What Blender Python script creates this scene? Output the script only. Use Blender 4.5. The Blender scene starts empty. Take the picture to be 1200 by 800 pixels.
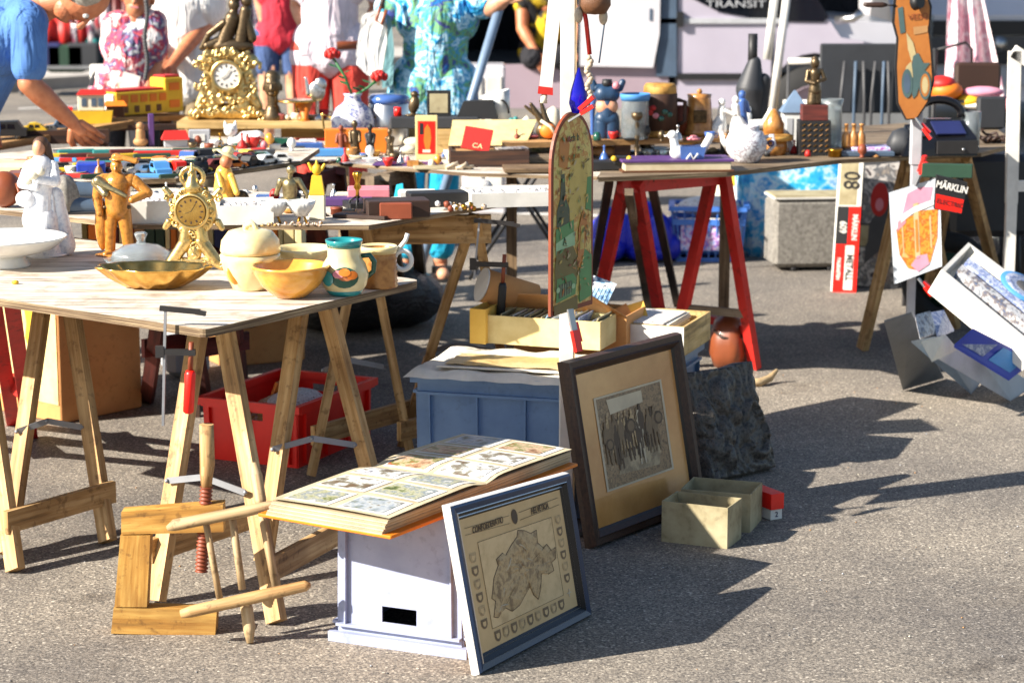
import bpy, bmesh, math, random
from mathutils import Vector, Matrix, Quaternion
from math import pi, sin, cos, radians
random.seed(7)
C = bpy.context.scene
COL = C.collection
V = Vector
# ------------------------------------------------------------------ camera
CAM_H = 1.7
PITCH = math.atan(500 / 2700)
cam_d = bpy.data.cameras.new('camera'); cam = bpy.data.objects.new('camera', cam_d); COL.objects.link(cam)
cam.location = (0, 0, CAM_H); cam.rotation_euler = (pi / 2 - PITCH, 0, 0)
cam_d.lens = 81; cam_d.sensor_width = 36; cam_d.clip_end = 2000; cam_d.clip_start = 0.05
cam_d.dof.use_dof = True; cam_d.dof.focus_distance = 5.9; cam_d.dof.aperture_fstop = 5.6
C.camera = cam
# ------------------------------------------------------------------ light
SUN_EL = radians(31.7); SUN_AZ = radians(25)           # direction the shadows run, from +X towards +Y
sdir = V((cos(SUN_AZ) * cos(SUN_EL), sin(SUN_AZ) * cos(SUN_EL), -sin(SUN_EL)))
w = bpy.data.worlds.new('World'); C.world = w; w.use_nodes = True
nt = w.node_tree; bg = nt.nodes['Background']; sk = nt.nodes.new('ShaderNodeTexSky')
sk.sky_type = 'NISHITA'; sk.sun_disc = False; sk.sun_elevation = SUN_EL
to = -sdir
sk.sun_rotation = math.atan2(to.x, to.y)
nt.links.new(sk.outputs[0], bg.inputs[0]); bg.inputs[1].default_value = 0.062
sl = bpy.data.lights.new('sun', 'SUN'); sl.energy = 5.0; sl.angle = radians(0.5); sl.color = (1, .925, .82)
so = bpy.data.objects.new('sun', sl); COL.objects.link(so); so.rotation_euler = sdir.to_track_quat('-Z', 'Y').to_euler()
so.location = (-6, -3, 8)
C.view_settings.view_transform = 'Standard'; C.view_settings.look = 'None'
C.view_settings.exposure = 1.35; C.view_settings.gamma = 1
# ------------------------------------------------------------------ where a spot of the picture is in the place (plan of the site)
cp, sp = cos(PITCH), sin(PITCH)
def ray(px, py):
    a, b = (px - 600) / 2700, (400 - py) / 2700
    return V((a, cp + b * sp, -sp + b * cp))
def W(px, py, z=0.0):
    r = ray(px, py); t = (z - CAM_H) / r.z
    return V((0, 0, CAM_H)) + r * t
def WD(px, py, Y):
    r = ray(px, py); return V((0, 0, CAM_H)) + r * (Y / r.y)
def sc(p):                                              # metres per pixel there
    return (p.y * cp + (CAM_H - p.z) * sp) / 2400
# ------------------------------------------------------------------ materials
MATS = {}
def lin(c):
    c = [x / 255 for x in c]
    return tuple(x / 12.92 if x <= .04045 else ((x + .055) / 1.055) ** 2.4 for x in c) + (1,)
def newmat(name):
    m = bpy.data.materials.new(name); m.use_nodes = True
    return m, m.node_tree, m.node_tree.nodes['Principled BSDF']
def N(nt, t, **k):
    n = nt.nodes.new(t)
    for a, b in k.items(): setattr(n, a, b)
    return n
def ramp(nt, stops, const=False):
    r = N(nt, 'ShaderNodeValToRGB'); e = r.color_ramp.elements
    if const: r.color_ramp.interpolation = 'CONSTANT'
    while len(e) < len(stops): e.new(.5)
    for i, (p, c) in enumerate(stops): e[i].position = p; e[i].color = c
    return r
def coords(nt, uv=False, scale=(1, 1, 1), loc=(0, 0, 0)):
    tc = N(nt, 'ShaderNodeTexCoord'); mp = N(nt, 'ShaderNodeMapping')
    mp.inputs['Scale'].default_value = scale; mp.inputs['Location'].default_value = loc
    nt.links.new(tc.outputs['UV' if uv else 'Object'], mp.inputs[0]); return mp.outputs[0]
def noise(nt, vec, scale, detail=4, rough=.55):
    n = N(nt, 'ShaderNodeTexNoise'); n.inputs['Scale'].default_value = scale
    n.inputs['Detail'].default_value = detail; n.inputs['Roughness'].default_value = rough
    nt.links.new(vec, n.inputs['Vector']); return n.outputs['Fac']
def bumpn(nt, b, h, strength, dist):
    bp = N(nt, 'ShaderNodeBump'); bp.inputs['Strength'].default_value = strength; bp.inputs['Distance'].default_value = dist
    nt.links.new(h, bp.inputs['Height']); nt.links.new(bp.outputs[0], b.inputs['Normal'])
def dull(c, k): return tuple(min(255, max(0, x * k)) for x in c)
def plain(name, c, c2=None, scale=9, rough=.55, metal=0, bump=.15, dist=.002, spec=.5, coat=0, trans=0, uv=False, stretch=(1, 1, 1)):
    m, nt, b = newmat(name); L = nt.links
    c2 = c2 or dull(c, .88)
    v = coords(nt, uv, stretch)
    f = noise(nt, v, scale, 6, .6)
    r = ramp(nt, [(.32, lin(c2)), (.62, lin(c))]); L.new(f, r.inputs[0]); L.new(r.outputs[0], b.inputs['Base Color'])
    b.inputs['Roughness'].default_value = rough; b.inputs['Metallic'].default_value = metal
    b.inputs['Specular IOR Level'].default_value = spec; b.inputs['Coat Weight'].default_value = coat
    if trans: b.inputs['Transmission Weight'].default_value = trans; b.inputs['IOR'].default_value = 1.45
    if bump:
        f2 = noise(nt, v, scale * 5, 4, .6); bumpn(nt, b, f2, bump, dist)
    MATS[name] = m; return m
def wood(name, c, c2, rough=.7, grain=26):
    m, nt, b = newmat(name); L = nt.links
    v = coords(nt, True, (1.6, grain, 1)); oi = N(nt, 'ShaderNodeObjectInfo')
    va = N(nt, 'ShaderNodeVectorMath', operation='ADD'); L.new(v, va.inputs[0]); L.new(oi.outputs['Random'], va.inputs[1])
    f = noise(nt, va.outputs[0], 2.2, 8, .62)
    r = ramp(nt, [(.30, lin(dull(c2, .72))), (.45, lin(c2)), (.66, lin(c))]); L.new(f, r.inputs[0])
    v2 = coords(nt, True, (3, 5, 1)); f2 = noise(nt, v2, 1.4, 3)
    r2 = ramp(nt, [(.35, lin((190, 182, 170))), (.6, (1, 1, 1, 1))]); L.new(f2, r2.inputs[0])
    mx = N(nt, 'ShaderNodeMix', data_type='RGBA', blend_type='MULTIPLY'); mx.inputs['Factor'].default_value = .8
    L.new(r.outputs[0], mx.inputs[6]); L.new(r2.outputs[0], mx.inputs[7]); L.new(mx.outputs[2], b.inputs['Base Color'])
    b.inputs['Roughness'].default_value = rough; bumpn(nt, b, f, .35, .002)
    MATS[name] = m; return m
def speck(name, cols, scale=60, rough=.5, uv=False, metal=0, stretch=(1, 1, 1), warp=0.0, bump=0):
    """patches of several colours: prints, patterned cloth, heaps of jewellery"""
    m, nt, b = newmat(name); L = nt.links
    v = coords(nt, uv, stretch)
    if warp:
        nz = N(nt, 'ShaderNodeTexNoise'); nz.inputs['Scale'].default_value = scale * .6; L.new(v, nz.inputs['Vector'])
        va = N(nt, 'ShaderNodeVectorMath', operation='MULTIPLY_ADD'); va.inputs[1].default_value = (warp,) * 3
        L.new(nz.outputs['Color'], va.inputs[0]); L.new(v, va.inputs[2]); v = va.outputs[0]
    f = noise(nt, v, scale, 5, .65)
    n = len(cols); r = ramp(nt, [(.30 + .42 * i / n, lin(c)) for i, c in enumerate(cols)]); L.new(f, r.inputs[0])
    L.new(r.outputs[0], b.inputs['Base Color']); b.inputs['Roughness'].default_value = rough; b.inputs['Metallic'].default_value = metal
    if bump: bumpn(nt, b, f, bump, .004)
    MATS[name] = m; return m
PLAIN = {}
def g(name):
    if name in MATS: return MATS[name]
    k = PLAIN[name]; return plain(name, k[0], **(k[1] if len(k) > 1 else {}))
# ------------------------------------------------------------------ mesh builder
class MB:
    def __init__(s, mat='white'):
        s.bm = bmesh.new(); s.uv = s.bm.loops.layers.uv.new('uv'); s.mats = []; s.x = Matrix(); s.m(mat)
    def m(s, name):
        if name not in s.mats: s.mats.append(name)
        s.i = s.mats.index(name); return s
    def f(s, vs, smooth=False, uvs=None):
        try: fc = s.bm.faces.new(vs)
        except ValueError: return None
        fc.material_index = s.i; fc.smooth = smooth
        if uvs is None:
            nn = fc.normal if fc.normal.length else V((0, 0, 1)); fc.normal_update(); nn = fc.normal
            a = max(range(3), key=lambda k: abs(nn[k])); ax = [k for k in range(3) if k != a]
            for l in fc.loops: l[s.uv].uv = (l.vert.co[ax[0]], l.vert.co[ax[1]])
        else:
            for l, u in zip(fc.loops, uvs): l[s.uv].uv = u
        return fc
    def v(s, p): return s.bm.verts.new(s.x @ V(p))
    def poly(s, pts, smooth=False): return s.f([s.v(p) for p in pts], smooth)
    def hexa(s, P, lens=None, off=None):
        """8 points: bottom 4 then top 4; uv along the longest direction"""
        vs = [s.v(p) for p in P]; Q = [V(p) for p in P]; o = off if off is not None else random.random() * 5
        for q in ((0, 3, 2, 1), (4, 5, 6, 7), (0, 1, 5, 4), (1, 2, 6, 5), (2, 3, 7, 6), (3, 0, 4, 7)):
            a = (Q[q[1]] - Q[q[0]]).length; b = (Q[q[2]] - Q[q[1]]).length
            if a >= b: uv = [(o, o), (o + a, o), (o + a, o + b), (o, o + b)]
            else: uv = [(o, o), (o, o + a), (o + b, o + a), (o + b, o)]
            s.f([vs[k] for k in q], False, uv)
        return s
    def box(s, c, d, rz=0, R=None):
        R = R or Matrix.Rotation(rz, 3, 'Z'); c = V(c); h = V(d) / 2
        P = [c + R @ V((x * h.x, y * h.y, z * h.z)) for z in (-1, 1) for x, y in ((-1, -1), (1, -1), (1, 1), (-1, 1))]
        return s.hexa(P)
    def bbox(s, c, d, bev=.003, rz=0):
        """box with chamfered edges"""
        R = Matrix.Rotation(rz, 3, 'Z'); c = V(c); h = V(d) / 2; b = min(bev, h.x * .45, h.y * .45, h.z * .45)
        ring = lambda hx, hy, z: [s.v(c + R @ V((x, y, z))) for x, y in ((-hx + b, -hy), (hx - b, -hy), (hx, -hy + b), (hx, hy - b), (hx - b, hy), (-hx + b, hy), (-hx, hy - b), (-hx, -hy + b))]
        r = [ring(h.x - b, h.y - b, -h.z), ring(h.x, h.y, -h.z + b), ring(h.x, h.y, h.z - b), ring(h.x - b, h.y - b, h.z)]
        s.f(r[0][::-1]); s.f(r[3])
        for a, q in zip(r, r[1:]):
            for k in range(8): s.f([a[k], a[(k + 1) % 8], q[(k + 1) % 8], q[k]])
        return s
    def beam(s, a, b, wd, th, up=(0, 0, 1), taper=1):
        a, b = V(a), V(b); d = (b - a).normalized(); sx = d.cross(V(up))
        if sx.length < 1e-4: sx = d.cross(V((0, 1, 0)))
        sx.normalize(); sy = sx.cross(d).normalized(); x, y = sx * wd / 2, sy * th / 2
        P = [a - x - y, a + x - y, a + x + y, a - x + y] + [b + (-x - y) * taper, b + (x - y) * taper, b + (x + y) * taper, b + (-x + y) * taper]
        return s.hexa(P)
    def tube(s, pts, r, n=10, cap=True, closed=False):
        pts = [V(p) for p in pts]; rs = r if isinstance(r, (list, tuple)) else [r] * len(pts); rings = []; prev = None; L = 0
        for i, p in enumerate(pts):
            if closed: d = pts[(i + 1) % len(pts)] - pts[i - 1]
            else: d = pts[min(i + 1, len(pts) - 1)] - pts[max(i - 1, 0)]
            d.normalize()
            if prev is None: a = d.orthogonal().normalized()
            else:
                a = prev - d * prev.dot(d)
                a = a.normalized() if a.length > 1e-5 else d.orthogonal().normalized()
            prev = a; b = d.cross(a)
            if i: L += (p - pts[i - 1]).length
            rings.append(([s.v(p + (a * cos(t) + b * sin(t)) * rs[i]) for t in [2 * pi * k / n for k in range(n)]], L))
        m = len(rings)
        for i in range(m if closed else m - 1):
            (A, la), (B, lb) = rings[i], rings[(i + 1) % m]
            for k in range(n):
                k2 = (k + 1) % n; w_ = rs[i] * 6.28 / n
                s.f([A[k], A[k2], B[k2], B[k]], True, [(la, k * w_), (la, (k + 1) * w_), (lb, (k + 1) * w_), (lb, k * w_)])
        if cap and not closed: s.f(rings[0][0][::-1]); s.f(rings[-1][0])
        return s
    def lathe(s, prof, c=(0, 0, 0), n=28, flute=0, nf=8, axis=None, sx=1, sy=1):
        """profile [(r, z)]; flute waves the rim"""
        R = axis or Matrix(); c = V(c); rings = []
        for r, z in prof:
            if r < 1e-6: rings.append([s.v(c + R @ V((0, 0, z)))])
            else: rings.append([s.v(c + R @ V((r * sx * cos(t) * (1 + flute * cos(nf * t)), r * sy * sin(t) * (1 + flute * cos(nf * t)), z))) for t in [2 * pi * k / n for k in range(n)]])
        for j, (A, B) in enumerate(zip(rings, rings[1:])):
            for k in range(n):
                k2 = (k + 1) % n
                q = [A[0 if len(A) == 1 else k]] + ([A[k2]] if len(A) > 1 else []) + ([B[k2]] if len(B) > 1 else []) + [B[0 if len(B) == 1 else k]]
                if len(A) == 1: q = [A[0], B[k2], B[k]]
                elif len(B) == 1: q = [A[k], A[k2], B[0]]
                else: q = [A[k], A[k2], B[k2], B[k]]
                s.f(q, True, [(k / n, j * .1)] * len(q))
        if len(rings[0]) > 1 and prof[0][0] > 1e-6: s.f(rings[0][::-1])
        return s
    def ball(s, c, r, n=14, rot=None):
        r = V(r) if not isinstance(r, (int, float)) else V((r, r, r)); m = n // 2 + 1; rings = []; R = rot or Matrix.Identity(3); c = V(c)
        for i in range(m):
            t = pi * i / (m - 1)
            if i in (0, m - 1): rings.append([s.v(c + R @ V((0, 0, -r.z * cos(t))))])
            else: rings.append([s.v(c + R @ V((r.x * sin(t) * cos(u), r.y * sin(t) * sin(u), -r.z * cos(t)))) for u in [2 * pi * k / n for k in range(n)]])
        for A, B in zip(rings, rings[1:]):
            for k in range(n):
                k2 = (k + 1) % n
                if len(A) == 1: s.f([A[0], B[k2], B[k]], True)
                elif len(B) == 1: s.f([A[k], A[k2], B[0]], True)
                else: s.f([A[k], A[k2], B[k2], B[k]], True)
        return s
    def prism(s, pts, z0, z1):
        """outline in local x,y extruded from z0 to z1"""
        A = [s.v((p[0], p[1], z0)) for p in pts]; B = [s.v((p[0], p[1], z1)) for p in pts]; n = len(pts)
        s.f(A[::-1]); s.f(B)
        for k in range(n): s.f([A[k], A[(k + 1) % n], B[(k + 1) % n], B[k]])
        return s
    def build(s, name, parent=None, world=False, loc=None, bevel=0):
        bm = s.bm
        bmesh.ops.recalc_face_normals(bm, faces=bm.faces[:]) if len(bm.faces) < 60000 else None
        me = bpy.data.meshes.new(name)
        off = V((0, 0, 0))
        if world: off = (parent.location.copy() if parent else V(loc))
        if off.length: bmesh.ops.translate(bm, verts=bm.verts[:], vec=-off)
        bm.to_mesh(me); bm.free()
        for q in s.mats: me.materials.append(g(q))
        o = bpy.data.objects.new(name, me); COL.objects.link(o)
        if parent: o.parent = parent
        if loc is not None and not parent: o.location = loc
        return o
def thing(name, label, cat, loc=(0, 0, 0), rz=0, group=None):
    o = bpy.data.objects.new(name, None); COL.objects.link(o); o.location = loc; o.rotation_euler = (0, 0, rz); o.empty_display_size = .05
    o['label'] = label; o['category'] = cat
    if group: o['group'] = group
    return o
def tag(o, label, cat, group=None):
    o['label'] = label; o['category'] = cat
    if group: o['group'] = group
    return o
def one(mb, name, label, cat, loc, group=None, rz=0, world=False):
    o = mb.build(name, None, world, V(loc)); o.rotation_euler = (0, 0, rz); return tag(o, label, cat, group)
def struct(mb, name, loc=(0, 0, 0)):
    o = mb.build(name, None, False, V(loc)); o['kind'] = 'structure'; return o
def frame3(o, x, y):
    """matrix whose x,y axes lie along the given directions, origin o"""
    x = V(x).normalized(); z = x.cross(V(y)).normalized(); y = z.cross(x)
    M = Matrix((x, y, z)).transposed().to_4x4(); M.translation = V(o); return M
def lettering(txt, size, mat, M, parent, name='lettering', depth=.0004, world=True, sx=1, bold=0):
    cu = bpy.data.curves.new(name, 'FONT'); cu.body = txt; cu.size = size; cu.align_x = 'CENTER'; cu.align_y = 'CENTER'; cu.extrude = depth; cu.offset = bold
    t = bpy.data.objects.new(name, cu); COL.objects.link(t)
    me = bpy.data.meshes.new_from_object(t, depsgraph=bpy.context.evaluated_depsgraph_get())
    bpy.data.objects.remove(t); 
    me.transform(Matrix.Diagonal((sx, 1, 1, 1))); me.transform(M)
    if world and parent: me.transform(Matrix.Translation(-parent.location))
    me.materials.clear(); me.materials.append(g(mat)); o = bpy.data.objects.new(name, me); COL.objects.link(o)
    if parent: o.parent = parent
    return o
# organic shapes: a union of capsules and ellipsoids grown into one skin
def organic(shapes, voxel, mat, name, parent=None, smooth=4, loc=None, disp=0, dscale=.02):
    bm = bmesh.new()
    for sh in shapes:
        if sh[0] == 'c':
            _, a, ra, b, rb = sh; a = V(a); b = V(b); ax = (b - a); L_ = ax.length
            ax = ax.normalized() if L_ > 1e-6 else V((0, 0, 1)); u = ax.orthogonal().normalized(); w2 = ax.cross(u); n = 36; rings = []
            tl_ = math.asin(max(-.95, min(.95, (ra - rb) / L_))) if L_ > 1e-6 else 0
            for k in range(1, 9): t = -pi / 2 + (pi / 2 + tl_) * k / 8; rings.append((a + ax * ra * sin(t), ra * cos(t)))
            for k in range(0, 8): t = tl_ + (pi / 2 - tl_) * k / 8; rings.append((b + ax * rb * sin(t), rb * cos(t)))
            vr = [[bm.verts.new(c_ + (u * cos(q) + w2 * sin(q)) * r_) for q in [2 * pi * i / n for i in range(n)]] for c_, r_ in rings]
            p0_, p1_ = bm.verts.new(a - ax * ra), bm.verts.new(b + ax * rb)
            for i in range(n):
                j = (i + 1) % n; bm.faces.new([p0_, vr[0][j], vr[0][i]]); bm.faces.new([p1_, vr[-1][i], vr[-1][j]])
                for A_, B_ in zip(vr, vr[1:]): bm.faces.new([A_[i], A_[j], B_[j], B_[i]])
        else:
            c, r = V(sh[1]), V(sh[2]); rot = sh[3] if len(sh) > 3 else Matrix.Identity(3)
            bmesh.ops.create_icosphere(bm, subdivisions=3, radius=1, matrix=Matrix.Translation(c) @ rot.to_4x4() @ Matrix.Diagonal((r.x, r.y, r.z, 1)))
    me = bpy.data.meshes.new(name); bm.to_mesh(me); bm.free()
    t = bpy.data.objects.new(name, me); COL.objects.link(t)
    md = t.modifiers.new('r', 'REMESH'); md.mode = 'VOXEL'; md.voxel_size = voxel; md.use_smooth_shade = True
    if smooth: ms = t.modifiers.new('s', 'SMOOTH'); ms.iterations = smooth; ms.factor = .5
    if disp:
        tx = bpy.data.textures.new(name, 'CLOUDS'); tx.noise_scale = dscale; tx.noise_depth = 3; d = t.modifiers.new('d', 'DISPLACE'); d.texture = tx; d.strength = disp * 1.7; d.mid_level = .62 if smooth > 5 else .5; d.texture_coords = 'LOCAL'
    me2 = bpy.data.meshes.new_from_object(t, depsgraph=bpy.context.evaluated_depsgraph_get())
    bpy.data.objects.remove(t)
    me2.materials.clear(); me2.materials.append(g(mat))
    o = bpy.data.objects.new(name, me2); COL.objects.link(o)
    if parent: o.parent = parent
    if loc is not None: o.location = loc
    return o
def copy_tree(o, parent=None):
    c = o.copy(); COL.objects.link(c); c.parent = parent
    for ch in list(o.children): copy_tree(ch, c)
    return c
# ------------------------------------------------------------------ colours
PLAIN.update({
 'white': ((225, 222, 214),), 'ivory': ((228, 220, 196),), 'cream': ((232, 214, 160),), 'paper': ((226, 220, 205), dict(rough=.8)),
 'page': ((196, 184, 154), dict(rough=.7, c2=(170, 154, 122))), 'page2': ((168, 152, 122), dict(rough=.7)),
 'black': ((26, 26, 28),), 'blackgloss': ((20, 20, 24), dict(rough=.25)), 'charcoal': ((48, 50, 54),), 'grey': ((120, 122, 124),),
 'darkgrey': ((70, 70, 72),), 'palegrey': ((176, 178, 182),), 'steel': ((168, 170, 172), dict(metal=.9, rough=.42)), 'iron': ((62, 60, 60), dict(metal=.6, rough=.5)),
 'zinc': ((150, 152, 156), dict(metal=.5, rough=.55)), 'silver': ((205, 205, 205), dict(metal=1, rough=.3)),
 'gold': ((196, 150, 58), dict(metal=1, rough=.28, scale=40, c2=(150, 105, 35))), 'brass': ((230, 190, 110), dict(metal=1, rough=.24, c2=(196, 150, 74), bump=.12, scale=30)),
 'gilt': ((205, 168, 84), dict(metal=.95, rough=.34, c2=(92, 66, 22), scale=120, bump=.6, dist=.003)),
 'bronze': ((96, 76, 50), dict(metal=.8, rough=.4, c2=(40, 32, 22), scale=60)), 'darkbronze': ((52, 46, 42), dict(metal=.7, rough=.35, scale=50)),
 'amberglaze': ((176, 112, 40), dict(rough=.22, coat=.5, c2=(96, 54, 18), scale=30, bump=.3)),
 'palebronze': ((150, 136, 100), dict(metal=.8, rough=.35, c2=(90, 82, 58))),
 'red': ((190, 34, 26),), 'redplastic': ((240, 30, 16), dict(rough=.38, c2=(224, 24, 12), bump=.03)), 'redpaint': ((206, 42, 34), dict(rough=.5, c2=(176, 34, 28))),
 'darkred': ((98, 28, 26),), 'orange': ((226, 120, 26),), 'orangecover': ((226, 128, 20), dict(c2=(205, 108, 14), rough=.5)), 'yellow': ((226, 184, 40),),
 'green': ((46, 112, 62),), 'darkgreen': ((30, 62, 44),), 'teal': ((40, 130, 128),), 'blue': ((36, 62, 170), dict(rough=.4)), 'skyblue': ((74, 142, 206),),
 'navy': ((28, 36, 84),), 'pink': ((214, 130, 140),), 'purple': ((84, 52, 112),), 'brown': ((96, 58, 32),), 'tan': ((176, 132, 84),), 'darkbrown': ((54, 34, 24),),
 'rust': ((132, 62, 34),), 'leather': ((136, 70, 38), dict(rough=.4, coat=.2)), 'olive': ((118, 106, 54),),
 'crateblue': ((116, 146, 184), dict(rough=.5, c2=(100, 130, 170), bump=.05)), 'crategrey': ((158, 166, 192), dict(rough=.5, c2=(142, 150, 178), bump=.05)),
 'cardboard': ((206, 150, 92), dict(rough=.85, c2=(190, 132, 76), scale=5)), 'palecard': ((214, 196, 140), dict(rough=.85, c2=(196, 174, 116), scale=14, bump=.3)),
 'yellowcard': ((220, 180, 84), dict(rough=.8, c2=(206, 160, 62))), 'greycard': ((170, 160, 128), dict(rough=.85, c2=(140, 128, 96), scale=12, bump=.3)),
 'whitebox': ((224, 222, 214), dict(rough=.8)), 'skin': ((208, 156, 124), dict(rough=.5, c2=(186, 126, 94), scale=22)), 'tanskin': ((192, 124, 86), dict(rough=.5, c2=(166, 96, 62), scale=22)),
 'greyhair': ((176, 170, 158), dict(scale=60, c2=(110, 104, 96))), 'brownhair': ((82, 56, 38), dict(scale=60)), 'darkhair': ((40, 30, 26), dict(scale=60)), 'blondhair': ((176, 140, 84), dict(scale=60)),
 'blueshirt': ((78, 124, 186), dict(rough=.85, c2=(64, 106, 168))), 'whiteshirt': ((232, 230, 226), dict(rough=.85, c2=(214, 212, 210))), 'redtop': ((196, 40, 60), dict(rough=.85)),
 'denim': ((62, 84, 128), dict(rough=.9, scale=40)), 'pinkshirt': ((228, 214, 224), dict(rough=.85)), 'redtrousers': ((214, 72, 58), dict(rough=.85, c2=(196, 56, 46))),
 'turquoise': ((20, 170, 206), dict(rough=.85, c2=(12, 146, 186))), 'blacktrousers': ((28, 28, 34), dict(rough=.9)), 'khaki': ((140, 124, 96), dict(rough=.9)),
 'tealcloth': ((108, 152, 158), dict(rough=.9)), 'pinkcloth': ((206, 140, 160), dict(rough=.9, c2=(190, 118, 140))),
 'tarp': ((30, 44, 196), dict(rough=.35, c2=(22, 34, 168))), 'bagblue': ((40, 150, 214), dict(rough=.3, c2=(20, 110, 190))), 'basketblue': ((70, 122, 206), dict(rough=.4)),
 'carpet': ((140, 136, 128), dict(rough=.98, scale=70, c2=(98, 94, 88), bump=.8)), 'vanwhite': ((206, 204, 208), dict(rough=.3, coat=.3, bump=0, c2=(198,196,200), scale=2)),
 'vansilver': ((176, 170, 184), dict(rough=.3, coat=.4, bump=0, c2=(168,162,176), scale=2)), 'vanpink': ((158, 140, 150), dict(rough=.5, c2=(150,132,142), scale=2, bump=0)), 'rubber': ((30, 30, 30), dict(rough=.8)),
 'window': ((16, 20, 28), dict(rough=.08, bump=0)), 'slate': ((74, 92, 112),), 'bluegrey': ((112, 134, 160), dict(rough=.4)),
 'terracotta': ((188, 110, 62),), 'yellowglaze': ((226, 166, 68), dict(rough=.24, coat=.6, c2=(196, 124, 40), bump=.05, scale=16)), 'creamglaze': ((230, 216, 168), dict(rough=.3, coat=.5, c2=(214, 192, 132), bump=.05, scale=14)),
 'whiteglaze': ((230, 230, 226), dict(rough=.2, coat=.5, bump=.02)), 'tealglaze': ((36, 140, 144), dict(rough=.2, coat=.5)), 'greenglaze': ((28, 84, 66), dict(rough=.2, coat=.5)),
 'blueglaze': ((70, 104, 170), dict(rough=.2, coat=.5)), 'brownglaze': ((180, 128, 66), dict(rough=.3, coat=.4, c2=(140, 88, 40), scale=50)),
 'glass': ((226, 236, 240), dict(rough=.08, trans=.85, bump=.3, scale=30, dist=.004)), 'cobalt': ((24, 20, 190), dict(rough=.1, trans=.35, bump=0)),
 'amberink': ((196, 120, 40),), 'sepiapaper': ((216, 184, 134), dict(rough=.6, c2=(200, 168, 118), bump=0)), 'sepia': ((128, 106, 78), dict(rough=.6, scale=30, bump=0)), 'sepiadark': ((84, 66, 48), dict(rough=.6, bump=0)),
 'sepialight': ((206, 190, 160), dict(rough=.6, bump=0)), 'matgold': ((210, 156, 92), dict(rough=.22, c2=(176, 120, 62), scale=4, bump=0, coat=.6)),
 'frameblue': ((34, 54, 84), dict(rough=.35, bump=.05)), 'frameblack': ((24, 26, 30), dict(rough=.3)), 'framelit': ((214, 212, 208),),
 'framebrown': ((72, 48, 34), dict(rough=.5, c2=(40, 26, 20), scale=60, uv=True, stretch=(1, 8, 1))),
 'signyellow': ((198, 176, 92), dict(rough=.3, c2=(170, 150, 70), bump=0)), 'signgreen': ((60, 138, 78), dict(rough=.3, bump=0)), 'signdark': ((34, 66, 48), dict(rough=.3, bump=0)),
 'signlight': ((150, 196, 150), dict(rough=.3, bump=0)), 'signamber': ((186, 122, 44), dict(rough=.3, c2=(168, 100, 40), bump=0)),
 'signbrown': ((176, 112, 52), dict(rough=.4, c2=(156, 92, 40), scale=8, bump=.05)), 'signteal': ((74, 98, 98), dict(rough=.4, bump=0)), 'signbeige': ((186, 170, 126), dict(rough=.4, bump=0)),
 'binbag': ((22, 22, 26), dict(rough=.14, bump=1, scale=14, dist=.02)), 'rope': ((190, 174, 150), dict(scale=80)), 'basket': ((110, 70, 40), dict(scale=80, bump=1)),
})
# asphalt: pale worn aggregate in darker binder
m, nt, b = newmat('asphalt'); L = nt.links; MATS['asphalt'] = m
v = coords(nt)
vo = N(nt, 'ShaderNodeTexVoronoi'); vo.inputs['Scale'].default_value = 170; L.new(v, vo.inputs['Vector'])
f1 = noise(nt, v, 150, 3, .7); f0 = noise(nt, v, .7, 6, .65); f3 = noise(nt, v, 240, 2, .5)
bw = N(nt, 'ShaderNodeSeparateColor'); L.new(vo.outputs['Color'], bw.inputs[0])
r = ramp(nt, [(0, lin((110, 107, 104))), (.3, lin((140, 134, 127))), (.7, lin((162, 155, 146))), (.94, lin((180, 173, 163))), (1, lin((226, 220, 208)))]); L.new(bw.outputs[0], r.inputs[0])
r1 = ramp(nt, [(.36, lin((128, 124, 120))), (.56, (1, 1, 1, 1))]); L.new(f1, r1.inputs[0])
r0 = ramp(nt, [(.34, lin((186, 184, 184))), (.62, lin((255, 250, 240)))]); L.new(f0, r0.inputs[0])
mx = N(nt, 'ShaderNodeMix', data_type='RGBA', blend_type='MULTIPLY'); mx.inputs['Factor'].default_value = .85; L.new(r.outputs[0], mx.inputs[6]); L.new(r1.outputs[0], mx.inputs[7])
mx2 = N(nt, 'ShaderNodeMix', data_type='RGBA', blend_type='MULTIPLY'); mx2.inputs['Factor'].default_value = 1; L.new(mx.outputs[2], mx2.inputs[6]); L.new(r0.outputs[0], mx2.inputs[7])
# fine dark cracks and stains
f4 = noise(nt, v, 2.6, 6, .7); r4 = ramp(nt, [(.30, lin((175, 168, 162))), (.42, (1, 1, 1, 1))]); L.new(f4, r4.inputs[0])
mx3 = N(nt, 'ShaderNodeMix', data_type='RGBA', blend_type='MULTIPLY'); mx3.inputs['Factor'].default_value = .7; L.new(mx2.outputs[2], mx3.inputs[6]); L.new(r4.outputs[0], mx3.inputs[7])
L.new(mx3.outputs[2], b.inputs['Base Color']); b.inputs['Roughness'].default_value = .85
mad = N(nt, 'ShaderNodeMath', operation='ADD'); L.new(bw.outputs[1], mad.inputs[0]); L.new(f1, mad.inputs[1]); bumpn(nt, b, mad.outputs[0], .5, .004)
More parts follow.
